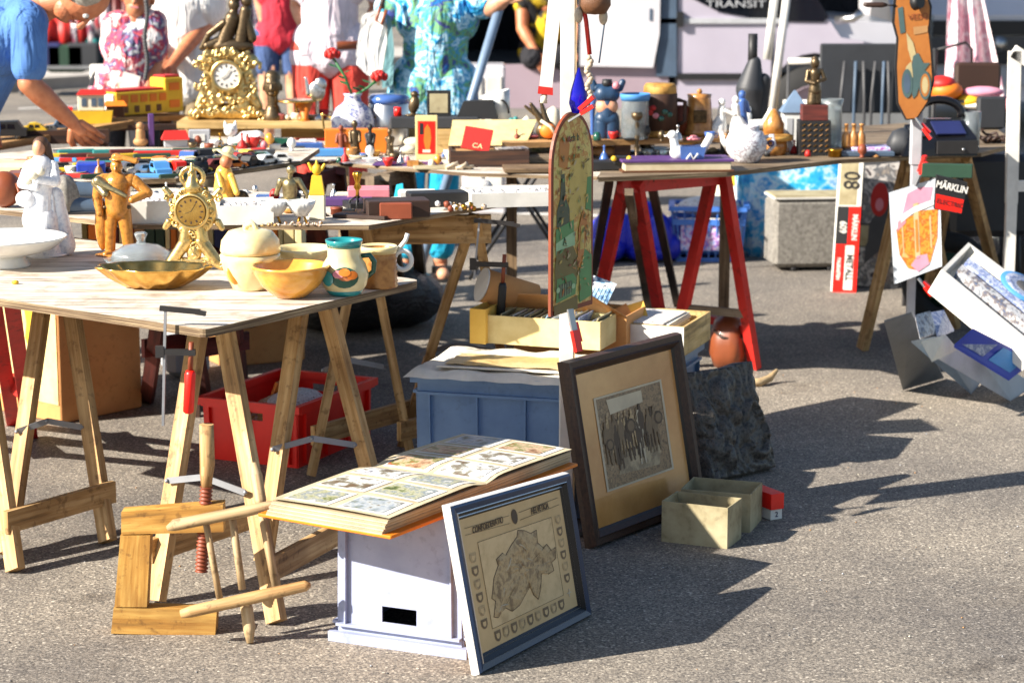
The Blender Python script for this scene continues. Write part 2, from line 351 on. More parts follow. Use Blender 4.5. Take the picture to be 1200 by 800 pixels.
# weathered painted plywood
m, nt, b = newmat('plywood'); L = nt.links; MATS['plywood'] = m
v = coords(nt, False, (30, 3, 3)); 
tc = N(nt, 'ShaderNodeTexCoord'); mp = N(nt, 'ShaderNodeMapping'); mp.inputs['Rotation'].default_value = (0, 0, radians(32)); mp.inputs['Scale'].default_value = (3, 34, 10)
L.new(tc.outputs['Object'], mp.inputs[0]); v = mp.outputs[0]
f = noise(nt, v, 1.6, 9, .68); v2 = coords(nt); f2 = noise(nt, v2, 9, 6, .7)
r = ramp(nt, [(.36, lin((128, 112, 92))), (.44, lin((186, 174, 158))), (.6, lin((214, 206, 194)))]); L.new(f, r.inputs[0])
r2 = ramp(nt, [(.33, lin((178, 164, 146))), (.5, (1, 1, 1, 1))]); L.new(f2, r2.inputs[0])
mx = N(nt, 'ShaderNodeMix', data_type='RGBA', blend_type='MULTIPLY'); mx.inputs['Factor'].default_value = .8; L.new(r.outputs[0], mx.inputs[6]); L.new(r2.outputs[0], mx.inputs[7])
L.new(mx.outputs[2], b.inputs['Base Color']); b.inputs['Roughness'].default_value = .75; bumpn(nt, b, f, .4, .002)
wood('pine', (214, 180, 128), (180, 140, 88)); wood('palewood', (220, 198, 158), (192, 164, 122)); wood('oldwood', (150, 124, 92), (108, 86, 60))
wood('goldwood', (214, 172, 92), (176, 126, 52), grain=18); wood('darkwood', (86, 54, 34), (52, 30, 20)); wood('greywood', (150, 134, 112), (112, 96, 76)); wood('redwood', (112, 44, 34), (80, 28, 22))
wood('cleanwood', (222, 192, 136), (200, 166, 104)); wood('plyedge', (176, 156, 122), (96, 74, 50), grain=160)
wood('lightplank', (200, 160, 108), (160, 118, 70))
speck('floral', [(8, 60, 130), (14, 110, 176), (24, 150, 200), (200, 232, 240), (30, 140, 190), (120, 180, 110), (70, 60, 140), (14, 110, 176)], 9, .85, warp=.2)
speck('patterntop', [(150, 40, 60), (236, 226, 226), (240, 236, 230), (200, 60, 70), (60, 70, 120), (232, 230, 226)], 10, .85, warp=.2)
speck('stripedtop', [(20, 20, 30), (80, 40, 70), (30, 30, 40), (150, 150, 160)], 30, .85)
speck('yellowprint', [(16, 16, 18), (20, 20, 22), (226, 190, 30), (18, 18, 20), (20, 20, 22)], 5, .85)
speck('photo_green', [(52, 66, 34), (110, 120, 70), (182, 180, 150), (120, 132, 138), (206, 204, 196)], 26, .35)
speck('photo_blue', [(62, 70, 60), (120, 128, 110), (150, 160, 170), (186, 190, 188), (96, 84, 62)], 22, .35)
speck('photo_warm', [(92, 62, 42), (150, 112, 80), (196, 170, 140), (110, 120, 60), (160, 90, 60)], 24, .35)
speck('photo_snow', [(90, 96, 110), (214, 214, 216), (226, 226, 224), (130, 126, 110), (110, 90, 70)], 18, .35)
speck('heap', [(40, 34, 30), (150, 120, 84), (220, 210, 196), (120, 60, 40), (200, 170, 90), (70, 80, 100)], 60, .4, bump=.8)
speck('whiteheap', [(120, 116, 120), (226, 224, 220), (180, 174, 170), (236, 234, 230), (140, 110, 90)], 60, .5, bump=.6)
speck('vasepaint', [(28, 44, 110), (226, 228, 232), (232, 232, 236), (40, 60, 140), (224, 226, 230)], 38, .25, warp=.05)
speck('delft', [(60, 78, 120), (220, 224, 230), (226, 228, 232), (120, 100, 110), (222, 226, 232)], 70, .25, warp=.04)
speck('magazine', [(50, 70, 120), (110, 124, 160), (176, 182, 196), (90, 104, 150), (150, 162, 184)], 34, .3)
speck('magazine2', [(50, 60, 70), (130, 134, 140), (176, 178, 182), (110, 100, 96), (80, 96, 124)], 36, .3)
speck('beer', [(130, 50, 14), (196, 104, 26), (222, 140, 50), (170, 74, 18), (214, 160, 90)], 26, .3, warp=.06)
speck('tileprint', [(20, 30, 40), (70, 110, 150), (150, 180, 200), (220, 224, 226), (30, 40, 60)], 30, .4)
speck('blueflowerpot', [(60, 80, 190), (90, 130, 210), (220, 220, 240), (170, 60, 150), (90, 130, 210)], 45, .4)
speck('relief', [(26, 24, 22), (58, 54, 50), (92, 86, 78), (40, 38, 36)], 70, .32, bump=1)
speck('mapland', [(116, 96, 68), (156, 130, 94), (196, 168, 124), (136, 112, 80)], 30, .6, bump=.3)
speck('mapground', [(186, 156, 112), (212, 182, 134), (222, 192, 144)], 26, .6)
speck('engraving', [(70, 52, 36), (110, 86, 60), (150, 122, 90), (90, 70, 50), (164, 136, 102)], 45, .3)
speck('engraved_floor', [(146, 130, 104), (168, 150, 120), (120, 104, 82)], 20, .3)
speck('carart', [(70, 20, 24), (150, 140, 130), (80, 84, 90), (196, 190, 184), (60, 54, 60)], 12, .3, warp=.2)
speck('bagprint', [(20, 110, 190), (40, 150, 214), (60, 180, 226), (210, 230, 236), (40, 150, 214)], 10, .3, warp=.1)
speck('signart', [(120, 150, 80), (198, 180, 96), (206, 188, 110), (178, 116, 44), (196, 178, 90)], 28, .3, warp=.05)
speck('cloth_heap', [(180, 30, 50), (210, 60, 70), (230, 220, 220), (60, 60, 80), (200, 40, 60)], 5, .9)

def patina_shade(name, hi, lo, rough=.32, metal=1):  # darkens creases: patina on the metals, painted shading on the white porcelain
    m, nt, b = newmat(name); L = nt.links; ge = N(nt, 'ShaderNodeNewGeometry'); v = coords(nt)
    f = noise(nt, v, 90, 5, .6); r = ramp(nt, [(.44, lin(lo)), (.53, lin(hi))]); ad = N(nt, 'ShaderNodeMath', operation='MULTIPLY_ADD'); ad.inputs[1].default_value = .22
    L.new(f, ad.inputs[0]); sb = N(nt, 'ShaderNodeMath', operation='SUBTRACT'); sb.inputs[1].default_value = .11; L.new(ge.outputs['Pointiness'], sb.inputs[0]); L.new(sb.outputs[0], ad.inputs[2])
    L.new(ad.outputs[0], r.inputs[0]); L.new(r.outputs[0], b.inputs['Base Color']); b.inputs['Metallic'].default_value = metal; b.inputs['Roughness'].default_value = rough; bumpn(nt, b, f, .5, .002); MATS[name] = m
patina_shade('gilt', (222, 194, 130), (46, 32, 12)); patina_shade('darkbronze', (104, 88, 66), (24, 20, 18), .38, .8); patina_shade('amberglaze', (190, 128, 54), (70, 36, 10), .25, .1); patina_shade('palebronze', (172, 158, 118), (56, 48, 30), .35, .9)
patina_shade('silver_old', (206, 206, 204), (60, 58, 56), .3)

def fold(name, dist=.02, sc_=7, st=.9):
    m = g(name); nt = m.node_tree; b = nt.nodes['Principled BSDF']; v = coords(nt, False, (1.6, 1.6, .55)); nz = N(nt, 'ShaderNodeTexNoise'); nz.inputs['Scale'].default_value = sc_; nz.inputs['Detail'].default_value = 3; nz.inputs['Distortion'].default_value = 1.2
    nt.links.new(v, nz.inputs['Vector']); bumpn(nt, b, nz.outputs['Fac'], st, dist)
for k in ('blueshirt', 'whiteshirt', 'pinkshirt', 'redtop', 'redtrousers', 'turquoise', 'denim', 'khaki', 'blacktrousers', 'floral', 'patterntop', 'tealcloth'): fold(k, .05)
fold('paper', .012, 9, .7)

patina_shade('porcelain', (232, 232, 234), (140, 152, 178), .22, 0)  # bluish crease shading painted into the glaze colour
patina_shade('yellowporcelain', (232, 186, 84), (140, 84, 30), .25, 0)
for wn in ('pine', 'palewood', 'oldwood', 'goldwood', 'greywood', 'cleanwood', 'lightplank', 'redpaint', 'crategrey', 'crateblue', 'cardboard', 'greycard'):   # knots, dirt and worn places
    m = g(wn); nt = m.node_tree; L = nt.links; b = nt.nodes['Principled BSDF']; lk = b.inputs['Base Color'].links[0].from_socket
    v = coords(nt); k1 = noise(nt, v, 14, 6, .7); k2 = noise(nt, v, 46, 4, .6); ad = N(nt, 'ShaderNodeMath', operation='MULTIPLY'); L.new(k1, ad.inputs[0]); L.new(k2, ad.inputs[1])
    r = ramp(nt, [(.150, lin((120, 98, 76) if 'crate' not in wn else (150, 148, 140))), (.205, (1, 1, 1, 1))]); L.new(ad.outputs[0], r.inputs[0])
    mx = N(nt, 'ShaderNodeMix', data_type='RGBA', blend_type='MULTIPLY'); mx.inputs['Factor'].default_value = .2 if 'crate' in wn or 'card' in wn else .5; L.new(lk, mx.inputs[6]); L.new(r.outputs[0], mx.inputs[7]); L.new(mx.outputs[2], b.inputs['Base Color'])
# ------------------------------------------------------------------ ground
mb = MB('asphalt'); mb.poly([(-400, -200, 0), (400, -200, 0), (400, 900, 0), (-400, 900, 0)]); struct(mb, 'ground')
plain('pavement', (178, 172, 164), c2=(158, 152, 144), scale=3, rough=.9)
mb = MB('pavement')                                    # kerb and pavement far behind on the left
a, b_ = W(20, 108), W(330, 88)
d = (b_ - a).normalized(); n_ = V((-d.y, d.x, 0))
P0 = a - d * 12; P1 = b_ + d * 3
mb.hexa([P0, P1, P1 + n_ * 6, P0 + n_ * 6, P0 + V((0, 0, .12)), P1 + V((0, 0, .12)), P1 + n_ * 6 + V((0, 0, .12)), P0 + n_ * 6 + V((0, 0, .12))])
struct(mb, 'pavement')
plain('paint', (214, 210, 202), scale=20, rough=.8)
mb = MB('paint')
for (x0, y0, x1, y1, wd) in ((20, 128, 250, 118, .12), (560, 250, 1000, 262, .1)):
    a, b_ = W(x0, y0, .004), W(x1, y1, .004); n_ = V((0, wd, 0)); mb.poly([a, b_, b_ + n_, a + n_])
struct(mb, 'painted_marking')

def up(p, z): return V((p.x, p.y, z))
# ------------------------------------------------------------------ trestles and table tops
def trestle(label, pairs, wmat='pine', sec=(.045, .028), rails=True, spread=True, group=None, rail_h=.05, topm=None, name='trestle', spz=.30, railz=.13):
    """pairs: (apex, left foot, right foot) front pair first"""
    c = (pairs[0][1] + pairs[0][2] + pairs[-1][1] + pairs[-1][2]) / 4; c = up(c, 0)
    T = thing(name, label, 'trestle', c, group=group)
    A, B = pairs[0][0], pairs[-1][0]; d = (B - A)
    if d.length < .01: d = V((.25, .35, 0))
    d = d.normalized(); e = .05
    MB(topm or wmat).beam(A - d * e + V((0, 0, -rail_h / 2)), B + d * e + V((0, 0, -rail_h / 2)), .035, rail_h).build('top_rail', T, True)
    sd = V((d.y, -d.x, 0))
    for ap, fl, fr in pairs:
        for f_, s_ in ((fl, -1), (fr, 1)):
            top = ap + sd * s_ * .03 + V((0, 0, -.004)); dr = (top - f_).normalized()
            MB(wmat).beam(f_ + dr * .01, top - dr * .005, sec[1], sec[0], up=sd).build('leg', T, True)
        if spread:
            ends = []
            for f_, s_ in ((fl, -1), (fr, 1)): ends.append(f_.lerp(ap + sd * s_ * .03, spz / ap.z) - d * (sec[0] / 2 + .004))
            mid = (ends[0] + ends[1]) / 2 + V((0, 0, .025)) - d * .004
            s1 = MB('zinc').beam(ends[0], mid, .004, .016).beam(mid - d * .005, ends[1] - d * .005, .004, .016)
            for q in (ends[0], mid - d * .004, ends[1]): s1.ball(q - d * .004, .006, 8)
            s1.build('spreader', T, True)
    if rails and len(pairs) > 1:
        for k, s_ in ((1, -1), (2, 1)):
            q = [pr[k].lerp(pr[0] + sd * s_ * .03, railz / pr[0].z) + sd * s_ * .022 for pr in pairs]
            dd = (q[1] - q[0]).normalized()
            MB(wmat).beam(q[0] - dd * .03, q[1] + dd * .03, .018, .06).build('lower_rail', T, True)
    return T
def board(name, label, pts, th, mat='plywood', edge='plyedge', cat='table top', kind=None):
    pts = [V(p) for p in pts]; c = sum(pts, V((0, 0, 0))) / len(pts); c = up(c, pts[0].z - th)
    mb = MB(mat); P = [p - c for p in pts]; bv = .003
    A = [mb.v((p.x, p.y, -th + p.z + c.z - pts[0].z + th - th + 0)) if False else mb.v(p - V((0, 0, th))) for p in P]; B = [mb.v(p) for p in P]
    mb.f(B); mb.m(edge); mb.f(A[::-1]); n = len(P)
    for k in range(n):
        a, b_ = P[k], P[(k + 1) % n]; L_ = (b_ - a).length; mb.f([A[k], A[(k + 1) % n], B[(k + 1) % n], B[k]], False, [(0, 0), (L_, 0), (L_, th), (0, th)])
    return one(mb, name, label, cat, c)
def roundcorner(pts, k, r=.03, n=4):
    p = pts[k]; a = (pts[k - 1] - p).normalized(); b_ = (pts[(k + 1) % len(pts)] - p).normalized()
    q = [(p + a * r).lerp(p, t).lerp(p.lerp(p + b_ * r, t), t) for t in [i / n for i in range(n + 1)]]
    return pts[:k] + q + pts[k + 1:]
Z1 = .75
A = W(241, 386, Z1); R = W(496, 328, Z1); dl = (W(0, 350, Z1) - A).normalized()
pts = [A, R, R + dl * 2.1, A + dl * 1.9]
pts = roundcorner(pts, 1, .05); pts = roundcorner(pts, 0, .02)
board('table_top', 'weathered white plywood table top in the left foreground, holding bowls and figurines', pts, .02)
p1 = (W(248, 354, .73), W(182, 708), W(325, 733)); p2 = (W(366, 330, .73), W(308, 662), W(458, 648))
trestle('pale wooden trestle under the right end of the foreground table, behind the wooden clamp', [p1, p2], 'pine')
off = p1[0] - p2[0]; off.z = 0; off = off * .85
p0 = (W(66, 304, .73), W(8, 652), W(127, 638))
trestle('wooden trestle under the left part of the foreground table, before the carton', [tuple(q + off for q in p0), p0], 'pine')
# second table behind
Z2 = .83
Cc = W(432, 264, Z2); R2 = W(684, 221, Z2); L2 = W(0, 246, Z2); dl2 = (L2 - Cc).normalized()
pts = [Cc, R2, W(600, 216, Z2), W(500, 226, Z2), W(400, 238, Z2), W(350, 228, Z2), W(200, 216, Z2), W(-120, 205, Z2), W(-120, 242, Z2), L2, W(160, 263, Z2)]
board('table_top', 'thin pale board of the second table, laid with boxes and small figures', pts, .014)
p3f = [W(364, 560), W(484, 548)]; yy = (p3f[0].y + p3f[1].y) / 2
ap3 = WD(428, 276, yy); ap4 = W(556, 252, .80); 
p3 = (up(ap3, .80), *p3f); g4 = W(556, 515).y
p4 = (up(ap4, .80), W(470, 522), W(606, 512))
trestle('tall wooden trestle with a deep top beam behind the blue crate, under the second table', [p3, p4], 'pine', rail_h=.085, spz=.33)
# far long table with its right and left halves
Z3 = .8
e0, e1, e2, e3 = W(300, 199, Z3), W(362, 188, Z3), W(552, 203, Z3), W(852, 201, Z3)
board('table_top', 'far table board behind the second table, under magazines and small bronzes', [W(250, 205, Z3), e1, e2, W(700, 207, Z3), W(700, 207, Z3) + V((.1, .75, 0)), e1 + V((-.5, .95, 0)), W(250, 205, Z3) + V((-.3, .6, 0))], .012)
board('table_top', 'grey board of the long right table, on red trestles and wooden legs', [W(701, 208, Z3 + .003), W(852, 202, Z3 + .003), W(985, 187, Z3 + .003), W(1150, 179, Z3 + .003), W(1192, 168, Z3 + .003), W(1150, 150, Z3 + .003) + V((.1, .5, 0)), W(820, 165, Z3 + .003) + V((0, .15, 0)), W(715, 172, Z3 + .003)], .016, 'greywood')
ZT = .86
board('table_top', 'narrow board crowded with model cars, at the left behind the second table', [W(206, 209, ZT), W(352, 189, ZT), W(352, 189, ZT) + V((.03, .45, 0)), W(90, 172, ZT), W(-120, 190, ZT), W(-120, 225, ZT), W(60, 214, ZT)], .016)
TR = trestle('bright red trestle at the right end of the far table, before the blue tarpaulin', [(W(739, 209, .785), W(690, 408), W(779, 402)), (W(842, 200, .785), W(786, 430), W(885, 433))], 'redpaint', rails=False, spread=False)
MB('greywood').beam(W(786, 430).lerp(W(842, 200, .785), .31), W(885, 433).lerp(W(842, 200, .785), .29), .02, .03).build('cross_bar', TR, True)
MB('redpaint').beam(W(885, 433).lerp(W(842, 200, .785), .2), W(885, 433).lerp(W(842, 200, .785), .2) + V((-.16, .35, 0)), .02, .03).build('lower_rail', TR, True)
trestle('worn wooden trestle at the right end of the long table, beside the tall toy box', [(W(1070, 186, .785), W(1010, 411), W(1119, 384)), (W(1124, 182, .785), W(1084, 366), W(1176, 358))], 'pine', spread=False, rails=False)
trestle('dark red trestle under the far table, seen beneath the seated bronze figure', [(W(357, 205, .785), W(322, 372), W(392, 366)), (W(357, 205, .785) + V((.08, .2, 0)), W(322, 372) + V((.08, .2, 0)), W(392, 366) + V((.08, .2, 0)))], 'redwood', spread=False)
trestle('grey wooden trestle under the far table, left of the turquoise trousers', [(W(440, 205, .785), W(405, 372), W(474, 366)), (W(440, 205, .785) + V((.08, .2, 0)), W(405, 372) + V((.08, .2, 0)), W(474, 366) + V((.08, .2, 0)))], 'greywood', spread=False)
# red trestle and dark red legs at the left edge, behind the carton
trestle('red painted trestle leg frame at the left edge, before the pale carton', [(W(-4, 318, .73), W(-70, 520), W(36, 512)), (W(-4, 318, .73) + V((-.1, .2, 0)), W(-70, 520) + V((-.1, .2, 0)), W(36, 512) + V((-.1, .2, 0)))], 'redpaint', spread=False, railz=.2, name='trestle')
trestle('dark red trestle between the carton and the red clamp handle', [(W(204, 300, .73), W(172, 470), W(240, 466)), (W(204, 300, .73) + V((.12, .12, 0)), W(172, 470) + V((.12, .12, 0)), W(240, 466) + V((.12, .12, 0)))], 'redwood', spread=False, railz=.3)
# black crossed folding stand
def xstand(label, base, wd, h, dy):
    T = thing('folding_stand', label, 'stand', base)
    for y in (0, dy):
        for s_ in (-1, 1): MB('black').tube([(-s_ * wd / 2, y, .01), (s_ * wd / 2, y + .01 * s_, h)], .009, 8).build('leg', T)
    for x in (-wd / 2, wd / 2): MB('black').tube([(x, 0, h), (x, dy, h)], .008, 8).build('crossbar', T)
    return T
xs = W(612, 330); xstand('black folding stand with crossed legs behind the white tray of lace', xs, .5, .78, .35)
MBt = MB('darkwood'); th_ = thing('folding_table_legs', 'thin dark brown slanting table legs behind the red trestle', 'table legs', W(740, 356))
for (x0, y0, z0, x1, y1) in ((714, 212, .78, 690, 352), (762, 209, .78, 794, 358), (737, 225, .76, 760, 362)):
    MB('darkwood' if x0 != 737 else 'greywood').beam(W(x1, y1), W(x0, y0, z0), .03, .025).build('leg', th_, True)
# ------------------------------------------------------------------ plastic crates
def crate(label, c, rz, L_, Wd, H, mat, inv=False, ribs=(3, 4), handle=True, name='plastic_crate', group=None, depth=None):
    """stacking crate: tapered walls, rim, ribs and grips; inv = standing upside down"""
    T = thing(name, label, 'crate', c, rz, group)
    t = .004; mb = MB(mat); tp = .004
    zf = (lambda z: H - z) if inv else (lambda z: z)
    hx, hy = L_ / 2 - .02, Wd / 2 - .02
    lo = lambda q, z: V((q[0] * (hx - tp + (tp * z / H)), q[1] * (hy - tp + (tp * z / H)), zf(z)))
    cs = [(-1, -1), (1, -1), (1, 1), (-1, 1)]
    def wall(a, b_, z0, z1, u0=0, u1=1, out=t):
        P = []
        pa, pb = lo(cs[a], z0), lo(cs[b_], z0); qa, qb = lo(cs[a], z1), lo(cs[b_], z1)
        n_ = (pb - pa).cross(V((0, 0, 1))).normalized(); n_ = n_ if (pa + pb).dot(n_) > 0 else -n_; n_ = V((n_.x, n_.y, 0))
        P = [pa.lerp(pb, u0), pa.lerp(pb, u1), pa.lerp(pb, u1) + n_ * out, pa.lerp(pb, u0) + n_ * out, qa.lerp(qb, u0), qa.lerp(qb, u1), qa.lerp(qb, u1) + n_ * out, qa.lerp(qb, u0) + n_ * out]
        return P
    for a, b_ in ((0, 1), (1, 2), (2, 3), (3, 0)):
        short = a in (1, 3)
        if handle and short:
            z0, z1 = H * .70, H * .82
            mb.hexa(wall(a, b_, 0, z0)); mb.hexa(wall(a, b_, z1, H)); mb.hexa(wall(a, b_, z0, z1, 0, .36)); mb.hexa(wall(a, b_, z0, z1, .64, 1))
        else: mb.hexa(wall(a, b_, 0, H))
    f0 = [lo(q, .004) for q in cs]; f1 = [lo(q, .010) for q in cs]; mb.hexa(f0 + f1) if not inv else mb.hexa(f1 + f0)
    mb.build('shell', T)
    rb = MB(mat)
    for a, b_ in ((0, 1), (1, 2), (2, 3), (3, 0)):
        nr = ribs[1] if a in (0, 2) else ribs[0]
        for k in range(nr + 1):
            u = .07 + .86 * k / nr; rb.hexa(wall(a, b_, .01, H * .86, u - .006, u + .006, t + .012))
        rb.hexa(wall(a, b_, H * .86, H * .88, 0, 1, t + .014))
    rb.build('ribs', T)
    rim = MB(mat); zr = zf(H) ; 
    for sx in (-1, 1):
        z_ = zf(H - .012)
        rim.box((sx * (hx + .013), 0, z_), (.014, Wd - .002, .024)); rim.box((0, sx * (hy + .013), z_), (L_ - .026, .0142, .0238))
    rim.build('rim', T)
    return T
# upside-down pale grey crate in the front
FL, FR, BR = W(384, 750), W(547, 773), W(690, 704)
u_ = (FL - FR).normalized(); ang = math.atan2(-u_.y, -u_.x)
wA = (FL - FR).length; vA = V((cos(ang + pi / 2), sin(ang + pi / 2), 0)); dA = (BR - FR).dot(vA)
cA = FR + u_ * wA / 2 + vA * dA / 2
# local x runs along the long side
crA = crate('pale lilac-grey plastic crate upside down in the front, carrying the photo album', cA, ang + pi / 2, dA, wA, .325, 'crategrey', inv=True, ribs=(1, 3))
# blue crate behind
ZB = .42
tl, tr, bl = W(480, 436, ZB), W(694, 448, ZB), W(566, 402, ZB)
uB = (tr - tl); angB = math.atan2(uB.y, uB.x); LB = uB.length; vB = V((-sin(angB), cos(angB), 0)); dB = .40
cB = up(tl + uB / 2 + vB * dB / 2, 0)
crate('large slate blue plastic crate covered with a white cloth, behind the photo album', cB, angB, LB, dB, .415, 'crateblue', ribs=(2, 3), handle=False)
mb = MB('paper'); n1, n2 = 26, 16; gr = []
random.seed(3)
for i in range(n1 + 1):
    row = []
    for j in range(n2 + 1):
        x = (i / n1 - .5) * (LB + .03); y = (j / n2 - .5) * (dB + .03)
        z = .424 + .004 * sin(i * .9 + j * .4) + random.uniform(-.001, .002)
        if i in (0, n1) or j in (0, n2): z = .408 + .0015 * sin(i * 1.3 + j)
        row.append(mb.v((x, y, z)))
    gr.append(row)
for i in range(n1):
    for j in range(n2): mb.f([gr[i][j], gr[i + 1][j], gr[i + 1][j + 1], gr[i][j + 1]], True)
one(mb, 'cloth', 'creased white cloth laid over the blue crate', 'cloth', cB, rz=angB)
def onB(x, y, z=.43): return cB + V((cos(angB), sin(angB), 0)) * x + vB * y + V((0, 0, z))
wrp = plain('wrapping', (214, 190, 140), c2=(196, 158, 92), scale=5, rough=.3, bump=.8, dist=.01)
T = thing('print', 'large print in a wrinkled clear sleeve lying on the blue crate', 'print', onB(.02, -.06), angB)
MB('paper').box((0, 0, .003), (.44, .2, .004)).build('sheet', T)
mb = MB('wrapping'); gr = [[mb.v((-.20 + .41 * i / 12, -.085 + .17 * j / 6, .0075 + random.uniform(0, .005))) for j in range(7)] for i in range(13)]
for i in range(12):
    for j in range(6): mb.f([gr[i][j], gr[i + 1][j], gr[i + 1][j + 1], gr[i][j + 1]], True)
mb.build('sleeve', T)
# light blue crate under the white box, right of picture
c1, c2, c3 = W(690, 377, .48), W(802, 384, .48), W(851, 367, .48)
angC = math.atan2((c2 - c1).y, (c2 - c1).x); LC = (c2 - c1).length; vC = V((-sin(angC), cos(angC), 0)); dC = .30
cC = up(c2 - V((cos(angC), sin(angC), 0)) * LC / 2 + vC * dC / 2, 0)
crate('pale blue plastic crate under the white record box, right of the brown framed picture', cC, angC, LC - .03, dC - .02, .388, 'bluegrey', ribs=(1, 2), handle=False)
def openbox(label, base, rz, L_, Wd, H, mat, name='cardboard_box', cat='box', t=.004, group=None, inner=None, flaps=None):
    T = thing(name, label, cat, base, rz, group)
    mb = MB(mat)
    mb.box((0, 0, t / 2 + .001), (L_ - 2 * t, Wd - 2 * t, t))
    mb.box((0, -Wd / 2 + t / 2, H / 2), (L_, t, H)); mb.box((0, Wd / 2 - t / 2, H / 2), (L_, t, H))
    mb.box((-L_ / 2 + t / 2, 0, H / 2), (t, Wd - 2 * t, H)); mb.box((L_ / 2 - t / 2, 0, H / 2), (t, Wd - 2 * t, H))
    mb.build('box_walls', T)
    return T
wb = openbox('white wooden box with a pale wood end, full of sleeves, on the pale blue crate', up(cC, .392), angC, LC, dC, .09, 'cleanwood', 'wooden_box', 'box', t=.009)
mb = MB('whitebox'); mb.box((0, -dC / 2 - .0015, .045), (LC - .002, .002, .088)); mb.build('white_panel', wb)
T = thing('sleeve_stack', 'stack of clear sleeves and papers filling the white wooden box', 'papers', up(cC, .394 + .009), angC)
for k in range(16): MB('paper' if k % 3 else 'whiteheap').box((-.02 + random.uniform(-.008, .008), random.uniform(-.006, .006), .002 + k * .0052), (LC * .72, dC * .8, .004), rz=random.uniform(-.04, .04)).build('sleeve', T)
# yellow cartons full of cards on the blue crate
yb = W(568, 404, .43); yr = W(703, 413, .43); angY = math.atan2((yr - yb).y, (yr - yb).x); LY = (yr - yb).length; vY = V((-sin(angY), cos(angY), 0)); DY = .16
uY = V((cos(angY), sin(angY), 0))
cY = yb + uY * LY / 2 + vY * DY / 2
openbox('long pale yellow carton of postcards on the blue crate, left of the white pole', up(cY, .436), angY, LY, DY, .085, 'palecard')
MB2 = thing('postcard_pack', 'magazines and postcards heaped in the long pale yellow carton', 'postcards', up(cY, .441), angY)
for k in range(18):
    x = -LY / 2 + .03 + k * (LY - .06) / 17
    MB(random.choice(['tileprint', 'magazine', 'paper', 'greycard'])).box((x, random.uniform(-.005, .005), .045 + random.uniform(-.004, .008)), (.003, DY * .85, .085), R=Matrix.Rotation(random.uniform(.35, .75), 3, 'Y')).build('card', MB2)
openbox('narrow bright yellow carton behind the left end of the postcard box', yb + vY * .06 - uY * .015 + V((0, 0, .006)), angY, .05, .16, .105, 'yellowcard')
bk = up(cY + vY * .19 + uY * .03, .30)
o = openbox('brown open carton with folded flaps behind the yellow postcard box', up(bk, .012), angY, .36, .2, .50, 'cardboard')
MB('cardboard').hexa([(-.18, -.1, .498), (.18, -.1, .498), (.18, -.098, .5), (-.18, -.098, .5), (-.14, -.17, .56), (.10, -.19, .57), (.10, -.188, .572), (-.14, -.168, .562)]).build('flap', o)
T = thing('tile_cards', 'patterned blue and black cards leaning out of the brown carton', 'cards', up(bk, .50), angY)
for k in range(6): MB('tileprint').box((-.02 + k * .012, -.03 + k * .006, .045 + k * .002), (.11, .003, .12), R=Matrix.Rotation(.3, 3, 'Y') @ Matrix.Rotation(-.6, 3, 'X')).build('card', T)
tb = thing('cardboard_tube', 'wide cardboard tube with a white end, lying behind the yellow cartons', 'tube', WD(566, 334, 6.95))
pA, pB = WD(566, 334, 6.95), WD(625, 352, 7.0)
MB('cardboard').tube([pA, pB], .052, 24).build('tube_wall', tb, True)
dd = (pA - pB).normalized(); MB('whitebox').tube([pA + dd * .0012, pA + dd * .006], .054, 24).build('end_cap', tb, True)
for (px, py, rr, dz, lab) in ((722, 366, .5, .05, 'slim brown folder tilted in the carton right of the pole'), (738, 360, .3, .06, 'yellow card folder tilted against the white wooden box')):
    p = WD(px, py + 12, 7.0); mb = MB('yellowcard' if px > 730 else 'cardboard'); mb.box((0, 0, 0), (.11, .004, .08), R=Matrix.Rotation(-rr, 3, 'Y') @ Matrix.Rotation(-.5, 3, 'X')); one(mb, 'folder', lab, 'folder', p)
# ------------------------------------------------------------------ red crate under the table
rA, rB, rC_ = W(236, 538), W(345, 550), W(452, 508)
angR = math.atan2((rB - rA).y, (rB - rA).x); LR = (rB - rA).length + .1; vR = V((-sin(angR), cos(angR), 0)); dR = .60
f1_, f2_ = W(232, 540), W(352, 551)
angR = math.atan2((rC_ - f2_).y, (rC_ - f2_).x); uR = V((cos(angR), sin(angR), 0)); vR = V((-sin(angR), cos(angR), 0)); LR = .52; WR = .38
cR = f2_ + uR * LR / 2 + vR * WR / 2
crate('bright red plastic crate holding tools, under the foreground table', cR, angR, LR, WR, .20, 'redplastic', ribs=(2, 3))
T = thing('carton_insert', 'grey patterned heap of small ironware inside the red crate', 'ironware', up(cR, .014), angR)
MB('heap').ball((0, .0, .05), (.21, .14, .12), 18).build('heap', T); MB('whiteheap').ball((.0, -.02, .12), (.15, .09, .06), 16).build('white_cloth', T)
MB('yellow').ball((-.12, -.05, .09), (.03, .02, .02), 10).build('yellow_piece', T)
mb = MB('orange').box((.04, .06, .12), (.12, .01, .14), R=Matrix.Rotation(.4, 3, 'X')); one(mb, 'folder', 'orange-red plastic sheet standing in the red crate', 'sheet', up(cR, .03), rz=angR)
